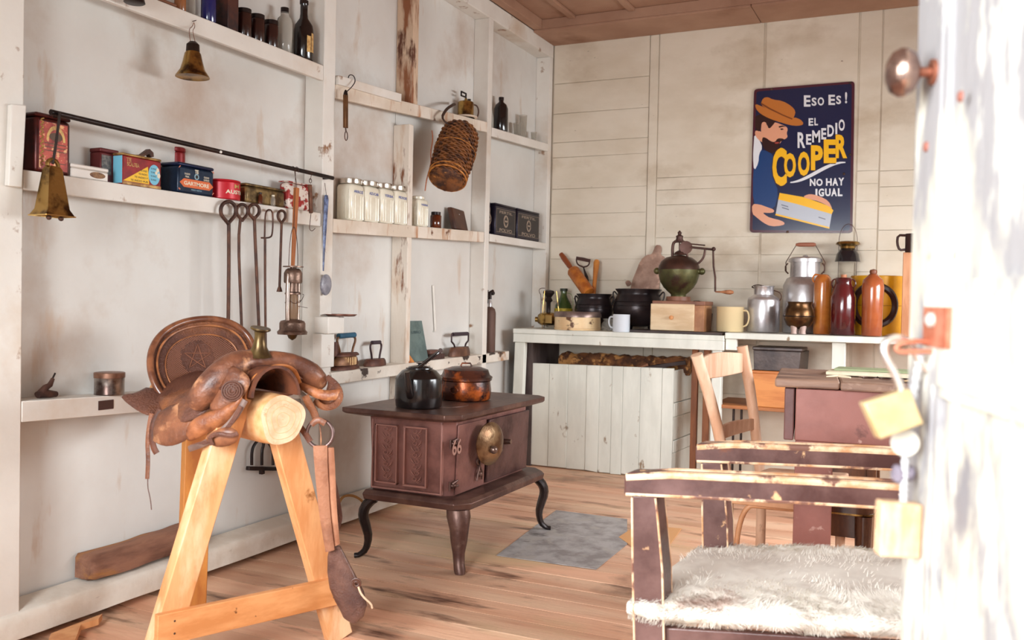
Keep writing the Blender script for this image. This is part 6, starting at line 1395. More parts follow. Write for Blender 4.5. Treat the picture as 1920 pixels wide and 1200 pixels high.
# dark tray
Ya = 5.20
ta, tb = onY(1170, 612, Ya), onY(1362, 618, Ya)
solo('dark_tray', MB().hexa([(ta.x, Ya, zc_), (1.30, Ya-.01, zc_), (1.30, 5.50, zc_), (ta.x+.05, 5.50, zc_), (ta.x, Ya, zc_+.014), (1.30, Ya-.01, zc_+.014), (1.30, 5.50, zc_+.014), (ta.x+.05, 5.50, zc_+.014)]), mat('dark_slate_board', (54, 42, 42), .55, var=(78, 62, 58), vscale=6), 'dark flat board under the coffee grinder', 'board', (1.0, 5.35, zc_), bev=.002)
zt_ = zc_+.0146
# white enamel mug
def mug(nm, lab, x, Y, w_, h_, m, side, z=None, rim=None):
    c = cp(x, Y, z); k = stk(c); t = thing(nm, lab, 'mug', c); R = w_/2*k; H_ = h_*k
    build('mug_body', MB().lathe([(R*.94, 0), (R, .004), (R, H_), (R*1.03, H_+.002), (R*.95, H_), (R*.93, .006), (.001, .005)], c, 36), m, t, ang=50)
    s = side; build('mug_handle', MB().tube(smooth_poly([c+V((s*R*.97, -.01, H_*.86)), c+V((s*R*1.3, -.015, H_*.88)), c+V((s*R*1.45, -.016, H_*.6)), c+V((s*R*1.3, -.015, H_*.28)), c+V((s*R*.97, -.01, H_*.22))], 2, False), .005, 8), m, t)
    return t
mug('white_mug', 'white enamel mug in front of the large iron pot', 1170, 5.235, 31, 32, mat('grey_white_enamel', (208, 214, 222), .3), -1, zc_) if False else mug('white_mug', 'white enamel mug in front of the large iron pot', 1165, 5.19, 32, 32, mat('grey_white_enamel', (208, 214, 222), .3), -1)
c = cp(1141, 5.385); k = stk(c)
solo('glass_dish', MB().lathe([(12*k, 0), (14*k, 2*k), (13*k, 12*k), (9*k, 18*k), (11*k, 22*k), (10*k, 22*k), (8*k, 17*k), (11*k, 11*k), (.001, 2*k)], c, 28), M_clear, 'small clear glass dish between the cream tin and the white mug', 'dish', c)
# coffee grinder
c = cp(1262, 5.30, zt_); k = stk(c)
t = thing('coffee_grinder', 'green iron coffee grinder with a hand crank on a pale wooden drawer box', 'coffee grinder', c)
gA, gB = onY(1221, 600, 5.24).x, onY(1302, 600, 5.24).x
M_gb = mat('pale_box_wood', (222, 196, 160), .5, var=(204, 172, 134), vscale=6, stretch=(.6, 3, 3), bump=.1)
hbx = hgt(1260, 566, 5.24, zt_)
bx_ = build('drawer_box', MB().box(gA+.012, gB+.055, 5.245, 5.44, zt_, zt_+hbx-.018), mat('brown_box_wood', (186, 132, 90), .5, var=(150, 100, 66), vscale=6), t, bev=.002)
dw = build('drawer', MB().box(gA, gB, 5.222, 5.2445, zt_+.002, zt_+hbx-.012), M_gb, t, bev=.003)
build('drawer_knob', MB().lathe([(.006, 0), (.007, .008), (.013, .014), (.012, .022), (.002, .026)], ((gA+gB)/2, 5.222, zt_+hbx*.46), 18, (0, -1, 0)), mat('orange_knob', (206, 142, 90), .4), dw)
build('box_top', MB().box(gA+.005, gB+.06, 5.235, 5.45, zt_+hbx-.0175, zt_+hbx+.006), mat('brown_box_top', (140, 92, 70), .5, var=(110, 70, 52), vscale=6), t, bev=.003)
g = V((onY(1272, 550, 5.34).x, 5.34, zt_+hbx+.006)); kk = mpp(g); Z = lambda y: onY(1272, y, 5.34).z
z0 = g.z; G = lambda x, y: V((onY(x, y, 5.34).x, 5.34, onY(x, y, 5.34).z))
O = V((g.x, g.y, 0))
build('wood_collar', MB().lathe([(23*kk, z0+.0003), (22*kk, Z(556))], O, 28), mat('brown_box_top', (0, 0, 0)), t, bev=.002)
M_gr = mat('dark_green_hopper', (70, 70, 40), .4, .5, var=(104, 98, 62), vscale=5, bump=.2, spots=[((60, 40, 32), 6, .58, .7, (1, 1, 1))])
build('hopper_bowl', MB().lathe([(14*kk, Z(556)), (14*kk, Z(552)), (20*kk, Z(547)), (28*kk, Z(539)), (34*kk, Z(529)), (37.5*kk, Z(517)), (38.5*kk, Z(506))], O, 40), M_gr, t, ang=60)
build('hopper_dome', MB().lathe([(38.5*kk, Z(505.8)), (37.5*kk, Z(499)), (33*kk, Z(490)), (24*kk, Z(483)), (8*kk, Z(479))], O, 40), mat('brown_hopper_dome', (88, 56, 44), .4, .55, var=(66, 46, 38), vscale=6), t, ang=60)
for s, xx, yy in ((1, 1316, 509), (-1, 1232, 508)): build('side_boss', MB().cyl(G(1272+s*36, yy), G(xx, yy), 6*kk, 5*kk, seg=14).ball(G(xx, yy), 6.5*kk, seg=14, rg=8), M_gr, t)
M_fr = mat('brown_grinder_frame', (92, 64, 56), .45, .55, var=(70, 48, 44), vscale=10)
build('upright_frame', MB().tube(smooth_poly([G(1261, 486), G(1261, 462), G(1264, 453), G(1274, 452), G(1284, 454), G(1290, 462), G(1292, 468)], 1, False), .009, 10).cyl(G(1274, 484), G(1274, 452), .0045, seg=10), M_fr, t)
build('top_finial', MB().lathe([(8*kk, Z(453)), (6*kk, Z(446)), (7*kk, Z(443)), (3*kk, Z(440)), (4*kk, Z(436)), (.001, Z(432))], V((G(1274, 450).x, 5.34, 0)), 18), M_fr, t)
build('gear', MB().lathe([(12*kk, 0), (12*kk, .012), (5*kk, .014)], G(1286, 464), 20, (.3, -1, .0)).lathe([(12*kk, Z(478)), (9*kk, Z(473)), (4*kk, Z(470))], V((G(1275, 470).x, 5.34, 0)), 20), M_fr, t)
build('crank_axle', MB().cyl(G(1290, 463), G(1338, 468), .007, seg=12).cyl(G(1290, 457), G(1322, 460), .004, seg=8), M_fr, t)
build('curved_bracket', MB().tube(smooth_poly([G(1322, 468), G(1320, 482), G(1312, 492), G(1302, 498), G(1294, 494), G(1288, 480), G(1288, 470)], 2, False), .0065, 10), M_fr, t)
build('crank_arm', MB().ball(G(1338, 467), .013, seg=12, rg=8).tube(smooth_poly([G(1337, 468), G(1338, 500), G(1341, 520), G(1341, 547)], 1, False), [.006]*6, 8), M_fr, t) if False else build('crank_arm', MB().ball(G(1338, 467), .013, seg=12, rg=8).tube([G(1337, 468), G(1338, 500), G(1341, 520), G(1341, 547)], .0058, 8), M_fr, t)
build('crank_handle', MB().lathe([(.004, 0), (.006, 12*kk), (.012, 20*kk), (.014, 28*kk), (.008, 33*kk), (.001, 34*kk)], G(1341, 547), 18, G(1374, 548)-G(1341, 547)), mat('worn_crank_wood', (178, 118, 80), .4, var=(140, 84, 54), vscale=30), t)
# small black bucket behind the grinder
c = cp(1320, 5.58); k = stk(c)
t = thing('black_pail', 'small black pail with a wire bail behind the coffee grinder', 'pail', c)
build('pail_body', MB().lathe([(13*k, 0), (16*k, 36*k), (15*k, 36*k), (12*k, 3*k), (.001, 3*k)], c, 28), M_black, t)
build('bail', MB().tube(smooth_poly([c+V((15*k, 0, 34*k)), c+V((6*k, 0, 52*k)), c+V((-10*k, 0, 60*k)), c+V((-26*k, 0, 58*k)), c+V((-15*k, .01, 36*k))], 2, False), .0018, 6), M_iron, t)
mug('cream_mug', 'cream enamel mug at the right end of the dark board', 1370, 5.29, 51, 46, mat('cream_enamel', (226, 202, 158), .3), 1, zr+.0008) if False else mug('cream_mug', 'cream enamel mug between the grinder and the small milk can', 1369, 5.32, 50, 46, mat('cream_enamel', (226, 202, 158), .3), 1, zr+.0012)
# ================================================================ ON THE WHITE BENCH
zr_ = zr+.0042
def cb_(x, Y): return cp(x, Y, zr_)
def milkcan(nm, lab, x, Y, w_, ybody, yneck, ytop, wn, lid=False, yb=615):
    c = cb_(x, Y); k = stk(c); t = thing(nm, lab, 'milk can', c); R = w_/2*k; rn = wn/2*k
    z = lambda y: (onY(x, y, Y).z-onY(x, yb, Y).z)
    build('can_body', MB().lathe([(R*.97, 0), (R, .006), (R, z(ybody)), (R*.95, z(ybody)+.012), (rn*1.2, z(yneck)-.008), (rn, z(yneck)), (rn*.98, z(ytop)-.006), (rn*1.08, z(ytop)), (rn*.95, z(ytop)), (rn*.9, z(yneck)), (.001, z(yneck)-.02)], c, 44), M_steel, t, ang=50)
    return c, k, t, R, rn, z
c, k, t, R, rn, z = milkcan('small_milk_can', 'small open aluminium milk can', 1431, 5.38, 59, 555, 544, 528, 36, yb=614)
build('rim_wire', MB().tube(smooth_poly([c+V((-rn, 0, z(532))), c+V((-rn*1.3, -.01, z(530))), c+V((-rn*.6, -.03, z(525))), c+V((rn*.2, -.04, z(529)))], 2, False), .003, 6), M_iron, t)
build('side_handle', MB().tube(smooth_poly([c+V((rn*1.0, 0, z(536))), c+V((R*1.05, -.01, z(540))), c+V((R*1.12, -.01, z(550))), c+V((R*.95, -.01, z(556)))], 2, False), .003, 6), M_iron, t)
c, k, t, R, rn, z = milkcan('large_milk_can', 'large lidded aluminium milk can with a wooden bail grip', 1507, 5.50, 78, 524, 508, 478, 54, yb=612)
build('can_lid', MB().lathe([(rn*1.12, z(480)), (rn*1.12, z(474)), (rn*.9, z(471)), (rn*.3, z(470)), (.001, z(470))], c, 40), M_steel, t); build('lid_knob', MB().lathe([(.012, z(470)), (.016, z(468)), (.002, z(466))], c, 14), M_steel, t)
build('bail', MB().tube([c+V((-rn*1.25, 0, z(500))), c+V((-rn*1.3, 0, z(480))), c+V((-rn*.62, 0, z(447))), c+V((rn*.62, 0, z(447))), c+V((rn*1.3, 0, z(480))), c+V((rn*1.25, 0, z(500)))], .0025, 6), M_iron, t)
build('bail_grip', MB().lathe([(.007, 0), (.012, .02), (.0125, 17*k), (.012, 32*k), (.007, 36*k)], c+V((-18*k, 0, z(447))), 16, (1, 0, 0)), mat('reddish_grip_wood', (150, 92, 70), .5), t)
for s in (-1, 1): build('lid_clip', MB().tube([c+V((s*rn*1.15, -.01, z(482))), c+V((s*rn*1.3, -.014, z(488))), c+V((s*rn*1.3, -.014, z(496))), c+V((s*rn*1.1, -.01, z(502)))], .004, 8), M_iron, t)
# bronze pot on little feet
c = cb_(1498, 5.24); k = stk(c)
t = thing('bronze_pot', 'small dark bronze pot on three feet in front of the large milk can', 'pot', c)
M_brz = mat('dark_bronze', (98, 68, 40), .28, .8, var=(66, 44, 30), vscale=12)
build('pot_body', MB().lathe([(12*k, 9*k), (22*k, 16*k), (27*k, 26*k), (28*k, 33*k), (26*k, 46*k), (22*k, 54*k), (24*k, 60*k), (22*k, 60*k), (20*k, 54*k), (.001, 40*k)], c, 40), M_brz, t, ang=60)
build('raised_band', MB().tube([c+V((28*k*math.cos(q), 28*k*math.sin(q), 33*k)) for q in [2*PI*i/40 for i in range(40)]], .003, 6, closed=True), M_black, t)
for q in (4.2, 5.4, 1.5): build('foot', MB().lathe([(6*k, 0), (5*k, 4*k), (7*k, 16*k)], c+V((14*k*math.cos(q), 14*k*math.sin(q), 0)), 12), mat('pinkish_foot', (176, 150, 140), .5, .2), t)
# stoneware bottles
def stone(nm, lab, x, Y, w_, m, prof, yt, yb, capm=None, cap=None, lab2=None):
    c = cb_(x, Y); k = stk(c); H_ = onY(x, yt, Y).z-onY(x, yb, Y).z; t = thing(nm, lab, 'bottle', c)
    build('bottle_body', MB().lathe([(r*w_/2*k, h*H_) for r, h in prof], c, 36), m, t, ang=60)
    return c, k, H_, t
c, k, H_, t = stone('tan_stoneware_bottle', 'tan stoneware bottle with rounded shoulders, left of the dark red jar', 1541, 5.345, 32, mat('tan_glaze', (196, 118, 50), .2, var=(170, 92, 36), vscale=7, coat=.7), [(.92, 0), (.95, .01), (1, .85), (.92, .93), (.62, .985), (.4, 1), (.001, 1)], 506, 618)
build('shoulder_loop', MB().tube(smooth_poly([c+V((-.3*16*k, -.02, H_*.98)), c+V((-.9*16*k, -.02, H_*1.0)), c+V((-1.15*16*k, -.02, H_*.92)), c+V((-.95*16*k, -.02, H_*.86))], 2, False), .005, 8), mat('tan_glaze', (0, 0, 0)), t)
c, k, H_, t = stone('dark_red_jar', 'tall dark red stoneware jar with a cork', 1580, 5.28, 48, mat('oxblood_glaze', (86, 22, 24), .18, var=(60, 14, 18), vscale=6, coat=.8), [(.9, 0), (.94, .01), (.94, .62), (.84, .70), (.72, .80), (.62, .86), (.66, .93), (.58, .95), (.4, .95), (.001, .95)], 506, 619)
build('cork', MB().lathe([(5*k, H_*.95), (5.5*k, H_*1.0), (.001, H_*1.0)], c, 16), mat('copper_cork', (190, 120, 84), .5), t)
for s in (-1, 1): build('jar_lug', MB().tube(smooth_poly([c+V((s*10*k, -.01, H_*.93)), c+V((s*19*k, -.01, H_*.92)), c+V((s*22*k, -.01, H_*.84)), c+V((s*18*k, -.01, H_*.78))], 2, False), .004, 8), mat('oxblood_glaze', (0, 0, 0)), t)
c, k, H_, t = stone('orange_stoneware_bottle', 'orange-brown stoneware bottle with a knob stopper, in front of the yellow can', 1635, 5.27, 40, mat('orange_brown_glaze', (168, 88, 48), .2, var=(146, 70, 38), vscale=6, coat=.7), [(.86, 0), (.9, .01), (.96, .55), (1.0, .72), (.9, .84), (.5, .90), (.34, .93)], 496, 621)
build('knob_stopper', MB().lathe([(6*k, H_*.93), (7*k, H_*.96), (6*k, H_*.99), (.001, H_*1.005)], c, 18), mat('brown_stopper', (120, 64, 38), .4), t)
# big yellow can with a dark letter-like ring handle
c = cb_(1643, 5.52); k = stk(c); H_ = onY(1640, 508, 5.52).z-onY(1640, 618, 5.52).z
t = thing('yellow_can', 'large yellow can behind the orange-brown bottle', 'can', c)
build('can_body', MB().lathe([(46*k, 0), (47*k, .004), (47*k, H_*.99), (46*k, H_), (.001, H_)], c, 48), mat('mustard_yellow_paint', (222, 158, 22), .35, .1, var=(200, 134, 18), vscale=4), t)
build('can_seam', MB().tube([c+V((47*k*math.cos(q), 47*k*math.sin(q), H_*.5)) for q in [2*PI*i/48 for i in range(48)]], .002, 6, closed=True), mat('dark_yellow_seam', (160, 104, 20), .5), t)
def cylp(ang, z_): return c+V((47.6*k*math.sin(ang), -47.6*k*math.cos(ang), z_))
arcp = [cylp(-.05+.80*math.cos(q), H_*.5+H_*.33*math.sin(q)) for q in [2*PI*i/48 for i in range(48)]]
build('black_ring_print', MB().tube(arcp, .019, 8, closed=True, flat=1), mat('black_brown_paint', (48, 22, 18), .4), t)
# kerosene mantle lamp behind
c = cb_(1586, 5.63); k = stk(c); z = lambda y: onY(1586, y, 5.63).z-onY(1586, 610, 5.63).z
t = thing('mantle_lamp', 'tall pressure lamp with a black hood and clear globe behind the bottles', 'lamp', c)
build('tank', MB().lathe([(12*k, 0), (13*k, .01), (13*k, z(575)), (12*k, z(562)), (10*k, z(545))], c, 28), M_brass, t, ang=50)
build('glass_globe', MB().lathe([(15*k, z(545)), (15*k, z(477))], c, 32, caps=False), mat('thin_lamp_glass', (236, 232, 226), .05, trans=.95, ior=1.05), t)
for s in (-1, 1): build('frame_wire', MB().cyl(c+V((s*16*k, 0, z(545))), c+V((s*16*k, 0, z(436))), .0016, seg=6), M_iron, t)
build('black_hood', MB().lathe([(23*k, z(476)), (22*k, z(472)), (20*k, z(462)), (16*k, z(455)), (13*k, z(451))], c, 32), mat('black_enamel_hood', (28, 26, 32), .15, coat=.8), t, ang=50)
build('vent_cap', MB().lathe([(13*k, z(451)), (14*k, z(447)), (22*k, z(443)), (20*k, z(439)), (12*k, z(437)), (.001, z(437))], c, 32), M_brass, t, ang=40)
build('bail', MB().tube([c+V((16*k*math.cos(q), 0, z(437)+32*k*math.sin(q))) for q in [PI*i/16 for i in range(17)]], .0016, 6), M_iron, t)
# timber post with the dark mug hung on it, by the door edge
a = onY(1690, 600, 5.33)
solo('timber_post', MB().box(a.x, a.x+.075, 5.31, 5.37, zr_, zr_+(onY(1700, 465, 5.33).z-onY(1700, 623, 5.33).z)), mat('orange_post_wood', (206, 148, 108), .55, var=(182, 120, 80), vscale=6, stretch=(3, 3, .6), spots=[((130, 80, 50), 9, .68, .74, (1, 1, .6))]), 'upright orange wood post standing on the bench beside the door edge', 'post', (a.x, 5.34, zr_), bev=.003)
zq_ = zr_+(onY(1700, 465, 5.33).z-onY(1700, 623, 5.33).z)+.0008
c = V((a.x+.055, 5.34, zq_)); k = mpp(c)
t = thing('iron_mug', 'dark iron mug with a square handle on top of the orange post', 'mug', c)
build('mug_body', MB().lathe([(.045, 0), (.048, .004), (.048, .10), (.044, .10), (.042, .006), (.001, .005)], c, 28), mat('dark_brown_iron_mug', (66, 42, 38), .4, .4), t)
build('mug_handle', MB().tube(smooth_poly([c+V((-.044, 0, .092)), c+V((-.085, 0, .094)), c+V((-.088, 0, .05)), c+V((-.075, 0, .012)), c+V((-.044, 0, .016))], 1, False), .007, 8), mat('dark_brown_iron_mug', (0, 0, 0)), t)
# ================================================================ SAWHORSE
F0 = V((.79, 1.97, .71)); A_ = V((-.938, .348, 0)); V_ = V((.348, .938, 0))
def P3(L, s, z): q = F0+A_*L+V_*s; return V((q.x, q.y, z))
sw_ = thing('sawhorse', 'golden pine sawhorse with a round log beam carrying the saddle', 'sawhorse', P3(.25, 0, 0))
M_logb = mat('peeled_log', (210, 144, 86), .55, var=(240, 200, 150), vscale=4, stretch=(2, 2, 2), lo=.45, hi=.65, bump=.2, spots=[((150, 88, 44), 5, .6, .7, (1, 1, 1))])
def logr(q, t): return .070*(1+.05*math.sin(3*q+1)+.03*math.sin(5*q+t*3))
R = []
for i in range(13):
    t = i/12; c = P3(-.015+.74*t, 0, .712-.01*t); s_ = .96 if i == 0 else 1
    R.append([c+(V_*math.cos(q)+V((0, 0, 1))*math.sin(q))*logr(q, t)*s_ for q in [2*PI*k/40 for k in range(40)]])
lgm = MB().rings(R); build('log_beam', lgm, M_logb, sw_)
m_eg = mat('log_end_grain', (236, 196, 162), .6, var=(218, 164, 128), vscale=14, bump=.15, spots=[((196, 130, 90), 26, .68, .74, (1, 1, 1))])
eg = MB(); c = P3(-.0155, 0, .712)
eg.rings([[c-A_*.0005+(V_*math.cos(q)+V((0, 0, 1))*math.sin(q))*logr(q, 0)*.955*k for q in [2*PI*j/40 for j in range(40)]] for k in (1, .75, .5, .25, .02)], caps=False)
build('end_grain', eg, m_eg, sw_)
for k_ in (.8, .55, .3): build('growth_ring', MB().tube([c-A_*.0008+(V_*math.cos(q)+V((0, 0, 1))*math.sin(q))*logr(q, 0)*.95*k_ for q in [2*PI*j/40 for j in range(40)]], .0007, 5, closed=True), mat('ring_line', (222, 172, 124), .6), sw_)
fl_ = V((.56, 1.73, 0)); fr_2 = V((.768, 2.288, 0)); LL = .075
tl_ = P3(LL, -.092, .775); tr_ = P3(LL, .052, .665)
build('leg', MB().beam(tl_, fl_, .042, .078, side=V_), M_pine, sw_, bev=.003)
build('leg', MB().beam(tr_, fr_2, .042, .078, side=V_), M_pine, sw_, bev=.003)
def onleg(t, z): a, b = t; k = (a.z-z)/(a.z-b.z); return a.lerp(b, k)
xa, xb = onleg((tl_, fl_), .175), onleg((tr_, fr_2), .165)
d_ = (xb-xa).normalized(); off = -A_*.034
build('cross_brace', MB().beam(xa+off-d_*.045, xb+off+d_*.045, .022, .082), mat('golden_pine_brace', (218, 152, 98), .5, var=(198, 128, 74), vscale=5, stretch=(1, 1, 4), spots=[((120, 70, 36), 22, .73, .76, (1, 1, 1))]), sw_, bev=.002)
build('rear_leg', MB().beam(P3(.50, .0, .64), P3(.50, -.015, 0), .03, .088, side=V_), mat('orange_resin_pine', (204, 134, 64), .5, var=(170, 100, 46), vscale=5, stretch=(2, 2, .7), spots=[((112, 62, 26), 6, .64, .72, (1, 1, .5))]), sw_, bev=.003)
# nails heads in the brace
for q in (xa+off*1.33, xb+off*1.33):
    for dz_ in (-.015, .018): build('nail_head', MB().lathe([(.003, 0), (.002, .001), (.001, .001)], q+V((0, 0, dz_))-A_*.0, 8, -A_), M_iron, sw_)

# ================================================================ SADDLE
sa = thing('saddle', 'worn brown leather stock saddle with a tooled round cantle on the log sawhorse', 'saddle', P3(.25, 0, .78))
Dn = lambda x, y, d: onD(x, y, d)
# rim and dish of the cantle
tilt = (-A_*.86+V((0, 0, .5))).normalized(); Pc = P3(.50, -.01, .83)
def dish(x, y):
    r_ = math.hypot((x-376)/98, (y-682)/82); return .0118-.022*(1-math.exp(-max(0, 1-r_)*.145/.05))
def CT(x, y, o=0): return onP(x, y, Pc, tilt)+tilt*o
out = [(279, 690), (281, 662), (292, 638), (312, 619), (340, 606), (372, 600), (404, 600), (434, 608), (458, 624), (472, 646), (478, 668), (474, 700), (445, 735), (400, 755), (355, 762), (322, 758), (300, 742), (286, 718)]
po = smooth_poly([CT(*p) for p in out], 1)
cen = sum(po, V())/len(po)
build('cantle', sheet(po, tilt, .022, -.022, .014, .05), M_leather2, sa, ang=60)
build('cantle_rim', MB().tube(smooth_poly([CT(x, y, .010) for x, y in out[:11]], 2, False), .0115, 12), mat('polished_rim_leather', (136, 84, 56), .3, coat=.3, var=(100, 58, 40), vscale=20), sa) if False else build('cantle_rim', MB().tube(smooth_poly([CT(x, y, .008) for x, y in [(318, 752)]+out[-2:]+out[:11]], 2, False), .0105, 12), mat('polished_rim_leather', (138, 86, 58), .3, coat=.3, var=(100, 58, 40), vscale=20), sa)
inn = [tuple((V((x, y, 0))*.86+V((378, 684, 0))*.14)[:2]) for x, y in out]
build('stitched_border', MB().tube(smooth_poly([CT(x, y, dish(x, y)+.001) for x, y in inn[-3:]+inn[:11]], 2, False), .0035, 8), mat('light_border_leather', (170, 108, 66), .4, var=(130, 78, 48), vscale=20), sa)
inn2 = [tuple((V((x, y, 0))*.70+V((382, 690, 0))*.30)[:2]) for x, y in out]
build('tooled_border', MB().tube(smooth_poly([CT(x, y, dish(x, y)+.0008) for x, y in inn2], 2, True), .0022, 6, closed=True), mat('light_border_leather', (0, 0, 0)), sa)
# tooling: crosshatch lines and a star
tm = MB()
def inpoly(x, y, P):
    c = False; j = len(P)-1
    for i in range(len(P)):
        if (P[i][1] > y) != (P[j][1] > y) and x < (P[j][0]-P[i][0])*(y-P[i][1])/(P[j][1]-P[i][1])+P[i][0]: c = not c
        j = i
    return c
for sgn in (1, -1):
    for k in range(-30, 31):
        pts = []
        for t in range(-110, 111, 5):
            x = 380+t*.8+k*5; y = 685+sgn*t*.6
            if inpoly(x, y, inn2) and math.hypot(x-372, (y-668)) > 30: pts.append(CT(x, y, dish(x, y)))
            else:
                if len(pts) > 1: tm.tube(pts, .0009, 4)
                pts = []
        if len(pts) > 1: tm.tube(pts, .0009, 4)
build('tooled_crosshatch', tm, mat('tooled_leather_line', (138, 88, 66), .45), sa)
sm_ = MB(); st5 = [(372+26*math.cos(PI/2+i*4*PI/5), 668-24*math.sin(PI/2+i*4*PI/5)) for i in range(5)]
sm_.tube([CT(a[0]+(b[0]-a[0])*k/8, a[1]+(b[1]-a[1])*k/8, dish(a[0]+(b[0]-a[0])*k/8, a[1]+(b[1]-a[1])*k/8)+.001) for a, b in zip(st5, st5[1:]+[st5[0]]) for k in range(8)], .0013, 5, closed=True)
build('tooled_star', sm_, mat('tooled_leather_line', (0, 0, 0)), sa)
# seat bridging cantle and fork, draped over the log
def seatf(u, v):
    L = .48-.42*u; s = (v*2-1)*(.17-.03*u); z = .80-.012*math.sin(PI*u)+.045*u*u-2.0*s*s-abs(s)*.10
    return P3(L, s, z+.002*noise.noise(V((L*20, s*20, 0))))
build('seat', MB().grid(seatf, 26, 26, .012), M_leather2, sa, ang=70)
# fork with its two bucking rolls
fk = [(366, 762, 2.46, .020), (372, 752, 2.455, .032), (390, 730, 2.455, .040), (415, 705, 2.47, .043), (440, 687, 2.49, .043), (464, 677, 2.52, .034), (492, 675, 2.545, .027), (522, 674, 2.57, .024), (550, 681, 2.60, .028), (574, 697, 2.63, .038), (590, 713, 2.65, .037), (600, 727, 2.66, .024)]
Pk = smooth_poly([Dn(x, y, d) for x, y, d, r in fk], 1, False); Rk = [r for *_, r in fk]; Rk2 = []
for i in range(len(Pk)): t = i/(len(Pk)-1)*(len(Rk)-1); k = min(int(t), len(Rk)-2); Rk2.append(Rk[k]*(1-(t-k))+Rk[k+1]*(t-k))
build('fork', MB().tube(Pk, Rk2, 24), M_leather, sa, ang=80)
build('gullet_lip', MB().tube(smooth_poly([Dn(x, y, d) for x, y, d in ((459, 748, 2.44), (462, 730, 2.44), (472, 712, 2.45), (490, 697, 2.46), (512, 687, 2.48), (534, 685, 2.51), (550, 692, 2.55), (557, 706, 2.58), (562, 722, 2.60), (580, 733, 2.62), (606, 741, 2.62), (630, 737, 2.60))], 2, False), .0075, 10, flat=.7), mat('orange_worn_lip', (190, 116, 62), .4, var=(146, 82, 44), vscale=25), sa)
# gullet shell behind the lip, dark inside
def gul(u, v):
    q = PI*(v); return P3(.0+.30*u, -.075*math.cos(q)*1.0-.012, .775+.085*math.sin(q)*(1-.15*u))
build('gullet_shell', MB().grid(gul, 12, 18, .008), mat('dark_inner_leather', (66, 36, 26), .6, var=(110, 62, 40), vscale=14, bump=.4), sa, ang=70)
build('gullet_shade_sheet', sheet([P3(.26, -.085+.0, .78), P3(.26, -.07, .83), P3(.26, -.01, .855), P3(.26, .05, .83), P3(.26, .07, .78)], A_, .006), mat('dark_inner_leather', (0, 0, 0)), sa)  # dark sheet put in as the shade inside the gullet
# horn
hb0 = Dn(486, 668, 2.53); ht0 = Dn(488, 618, 2.52); hd_ = ht0-hb0; HL = hd_.length
M_horn = mat('olive_brass_horn', (126, 104, 62), .3, .7, var=(84, 64, 40), vscale=10)
build('horn', MB().lathe([(.036, 0), (.030, .008), (.020, HL*.35), (.0155, HL*.6), (.0145, HL*.8), (.016, HL*.93)], hb0, 28, hd_), M_horn, sa, ang=60)
build('horn_cap', MB().lathe([(.016, 0), (.026, .004), (.0285, .007), (.027, .0105), (.001, .0095)], ht0-hd_.normalized()*.005, 28, (hd_.normalized()+(rt*.12))), M_horn, sa, ang=60)
# leather panels on the near (left) side
vis = -fw
def panel(nm, pts, m, thick=.006, bulge=.012, step=.012, edge=.02, wob=.004, seed=0, it=1, n=None, d=None):
    if d is None: P = [Dn(*p) for p in pts]
    else: P = [Dn(x, y, d) for x, y in pts]
    if it: P = smooth_poly(P, it)
    c = sum(P, V())/len(P)
    if n is None:
        n = V()
        for i in range(len(P)): n += (P[i]-c).cross(P[(i+1) % len(P)]-c)
        n.normalize()
        if n.dot(CAM-c) < 0: n = -n
    P = [p-n*(p-c).dot(n) for p in P]
    return build(nm, sheet(P, n, thick, bulge, step, edge, wob, seed), m, sa, ang=70)
panel('back_skirt', [(225, 740, 2.66), (252, 738, 2.68), (281, 722, 2.72), (312, 745, 2.70), (318, 765, 2.66), (296, 772, 2.64), (281, 783, 2.62), (262, 772, 2.62), (238, 756, 2.64)], M_leather2, bulge=.010, seed=1)
panel('seat_jockey', [(296, 742, 2.66), (330, 752, 2.64), (372, 728, 2.60), (410, 690, 2.58), (440, 680, 2.55), (430, 730, 2.48), (395, 770, 2.46), (362, 798, 2.46), (322, 790, 2.50), (298, 768, 2.58)], M_leather2, bulge=.022, edge=.04, seed=2)
panel('large_skirt', [(284, 808, 2.54), (292, 785, 2.56), (312, 764, 2.56), (345, 752, 2.53), (372, 770, 2.48), (372, 800, 2.46), (352, 824, 2.46), (330, 836, 2.48), (306, 837, 2.50), (288, 828, 2.53)], M_leather, bulge=.020, edge=.04, seed=3)
panel('front_jockey', [(432, 682, 2.46), (462, 700, 2.43), (470, 716, 2.42), (458, 742, 2.42), (438, 762, 2.42), (404, 774, 2.42), (388, 764, 2.43), (408, 732, 2.44)], M_leather, bulge=.016, edge=.03, seed=4)
panel('front_flap', [(457, 737, 2.415), (456, 753, 2.41), (433, 785, 2.41), (407, 803, 2.42), (372, 822, 2.43), (354, 829, 2.44), (348, 812, 2.44), (356, 790, 2.43), (380, 776, 2.42), (407, 768, 2.41), (436, 755, 2.41)], mat('worn_orange_flap', (172, 106, 66), .42, var=(122, 70, 46), vscale=11, bump=.5, bscale=60, spots=[((206, 140, 86), 6, .6, .7, (1, 1, 1))]), bulge=.014, seed=5)
rc = Dn(435, 733, 2.395); rn_ = (CAM-rc).normalized()
rx_ = rn_.orthogonal().normalized(); ry_ = rn_.cross(rx_); rm_ = MB()
for rr_ in (.026, .020, .014, .008): rm_.tube([rc+(rx_*math.cos(q)+ry_*math.sin(q))*rr_ for q in [2*PI*i/30 for i in range(30)]], .0022, 6, closed=True)
for i in range(10): q = 2*PI*i/10; rm_.tube([rc+(rx_*math.cos(q)+ry_*math.sin(q))*.004, rc+(rx_*math.cos(q+.5)+ry_*math.sin(q+.5))*.012, rc+(rx_*math.cos(q)+ry_*math.sin(q))*.020], .0014, 5)
build('tooled_rosette', rm_, mat('dark_rosette', (92, 56, 42), .45), sa)
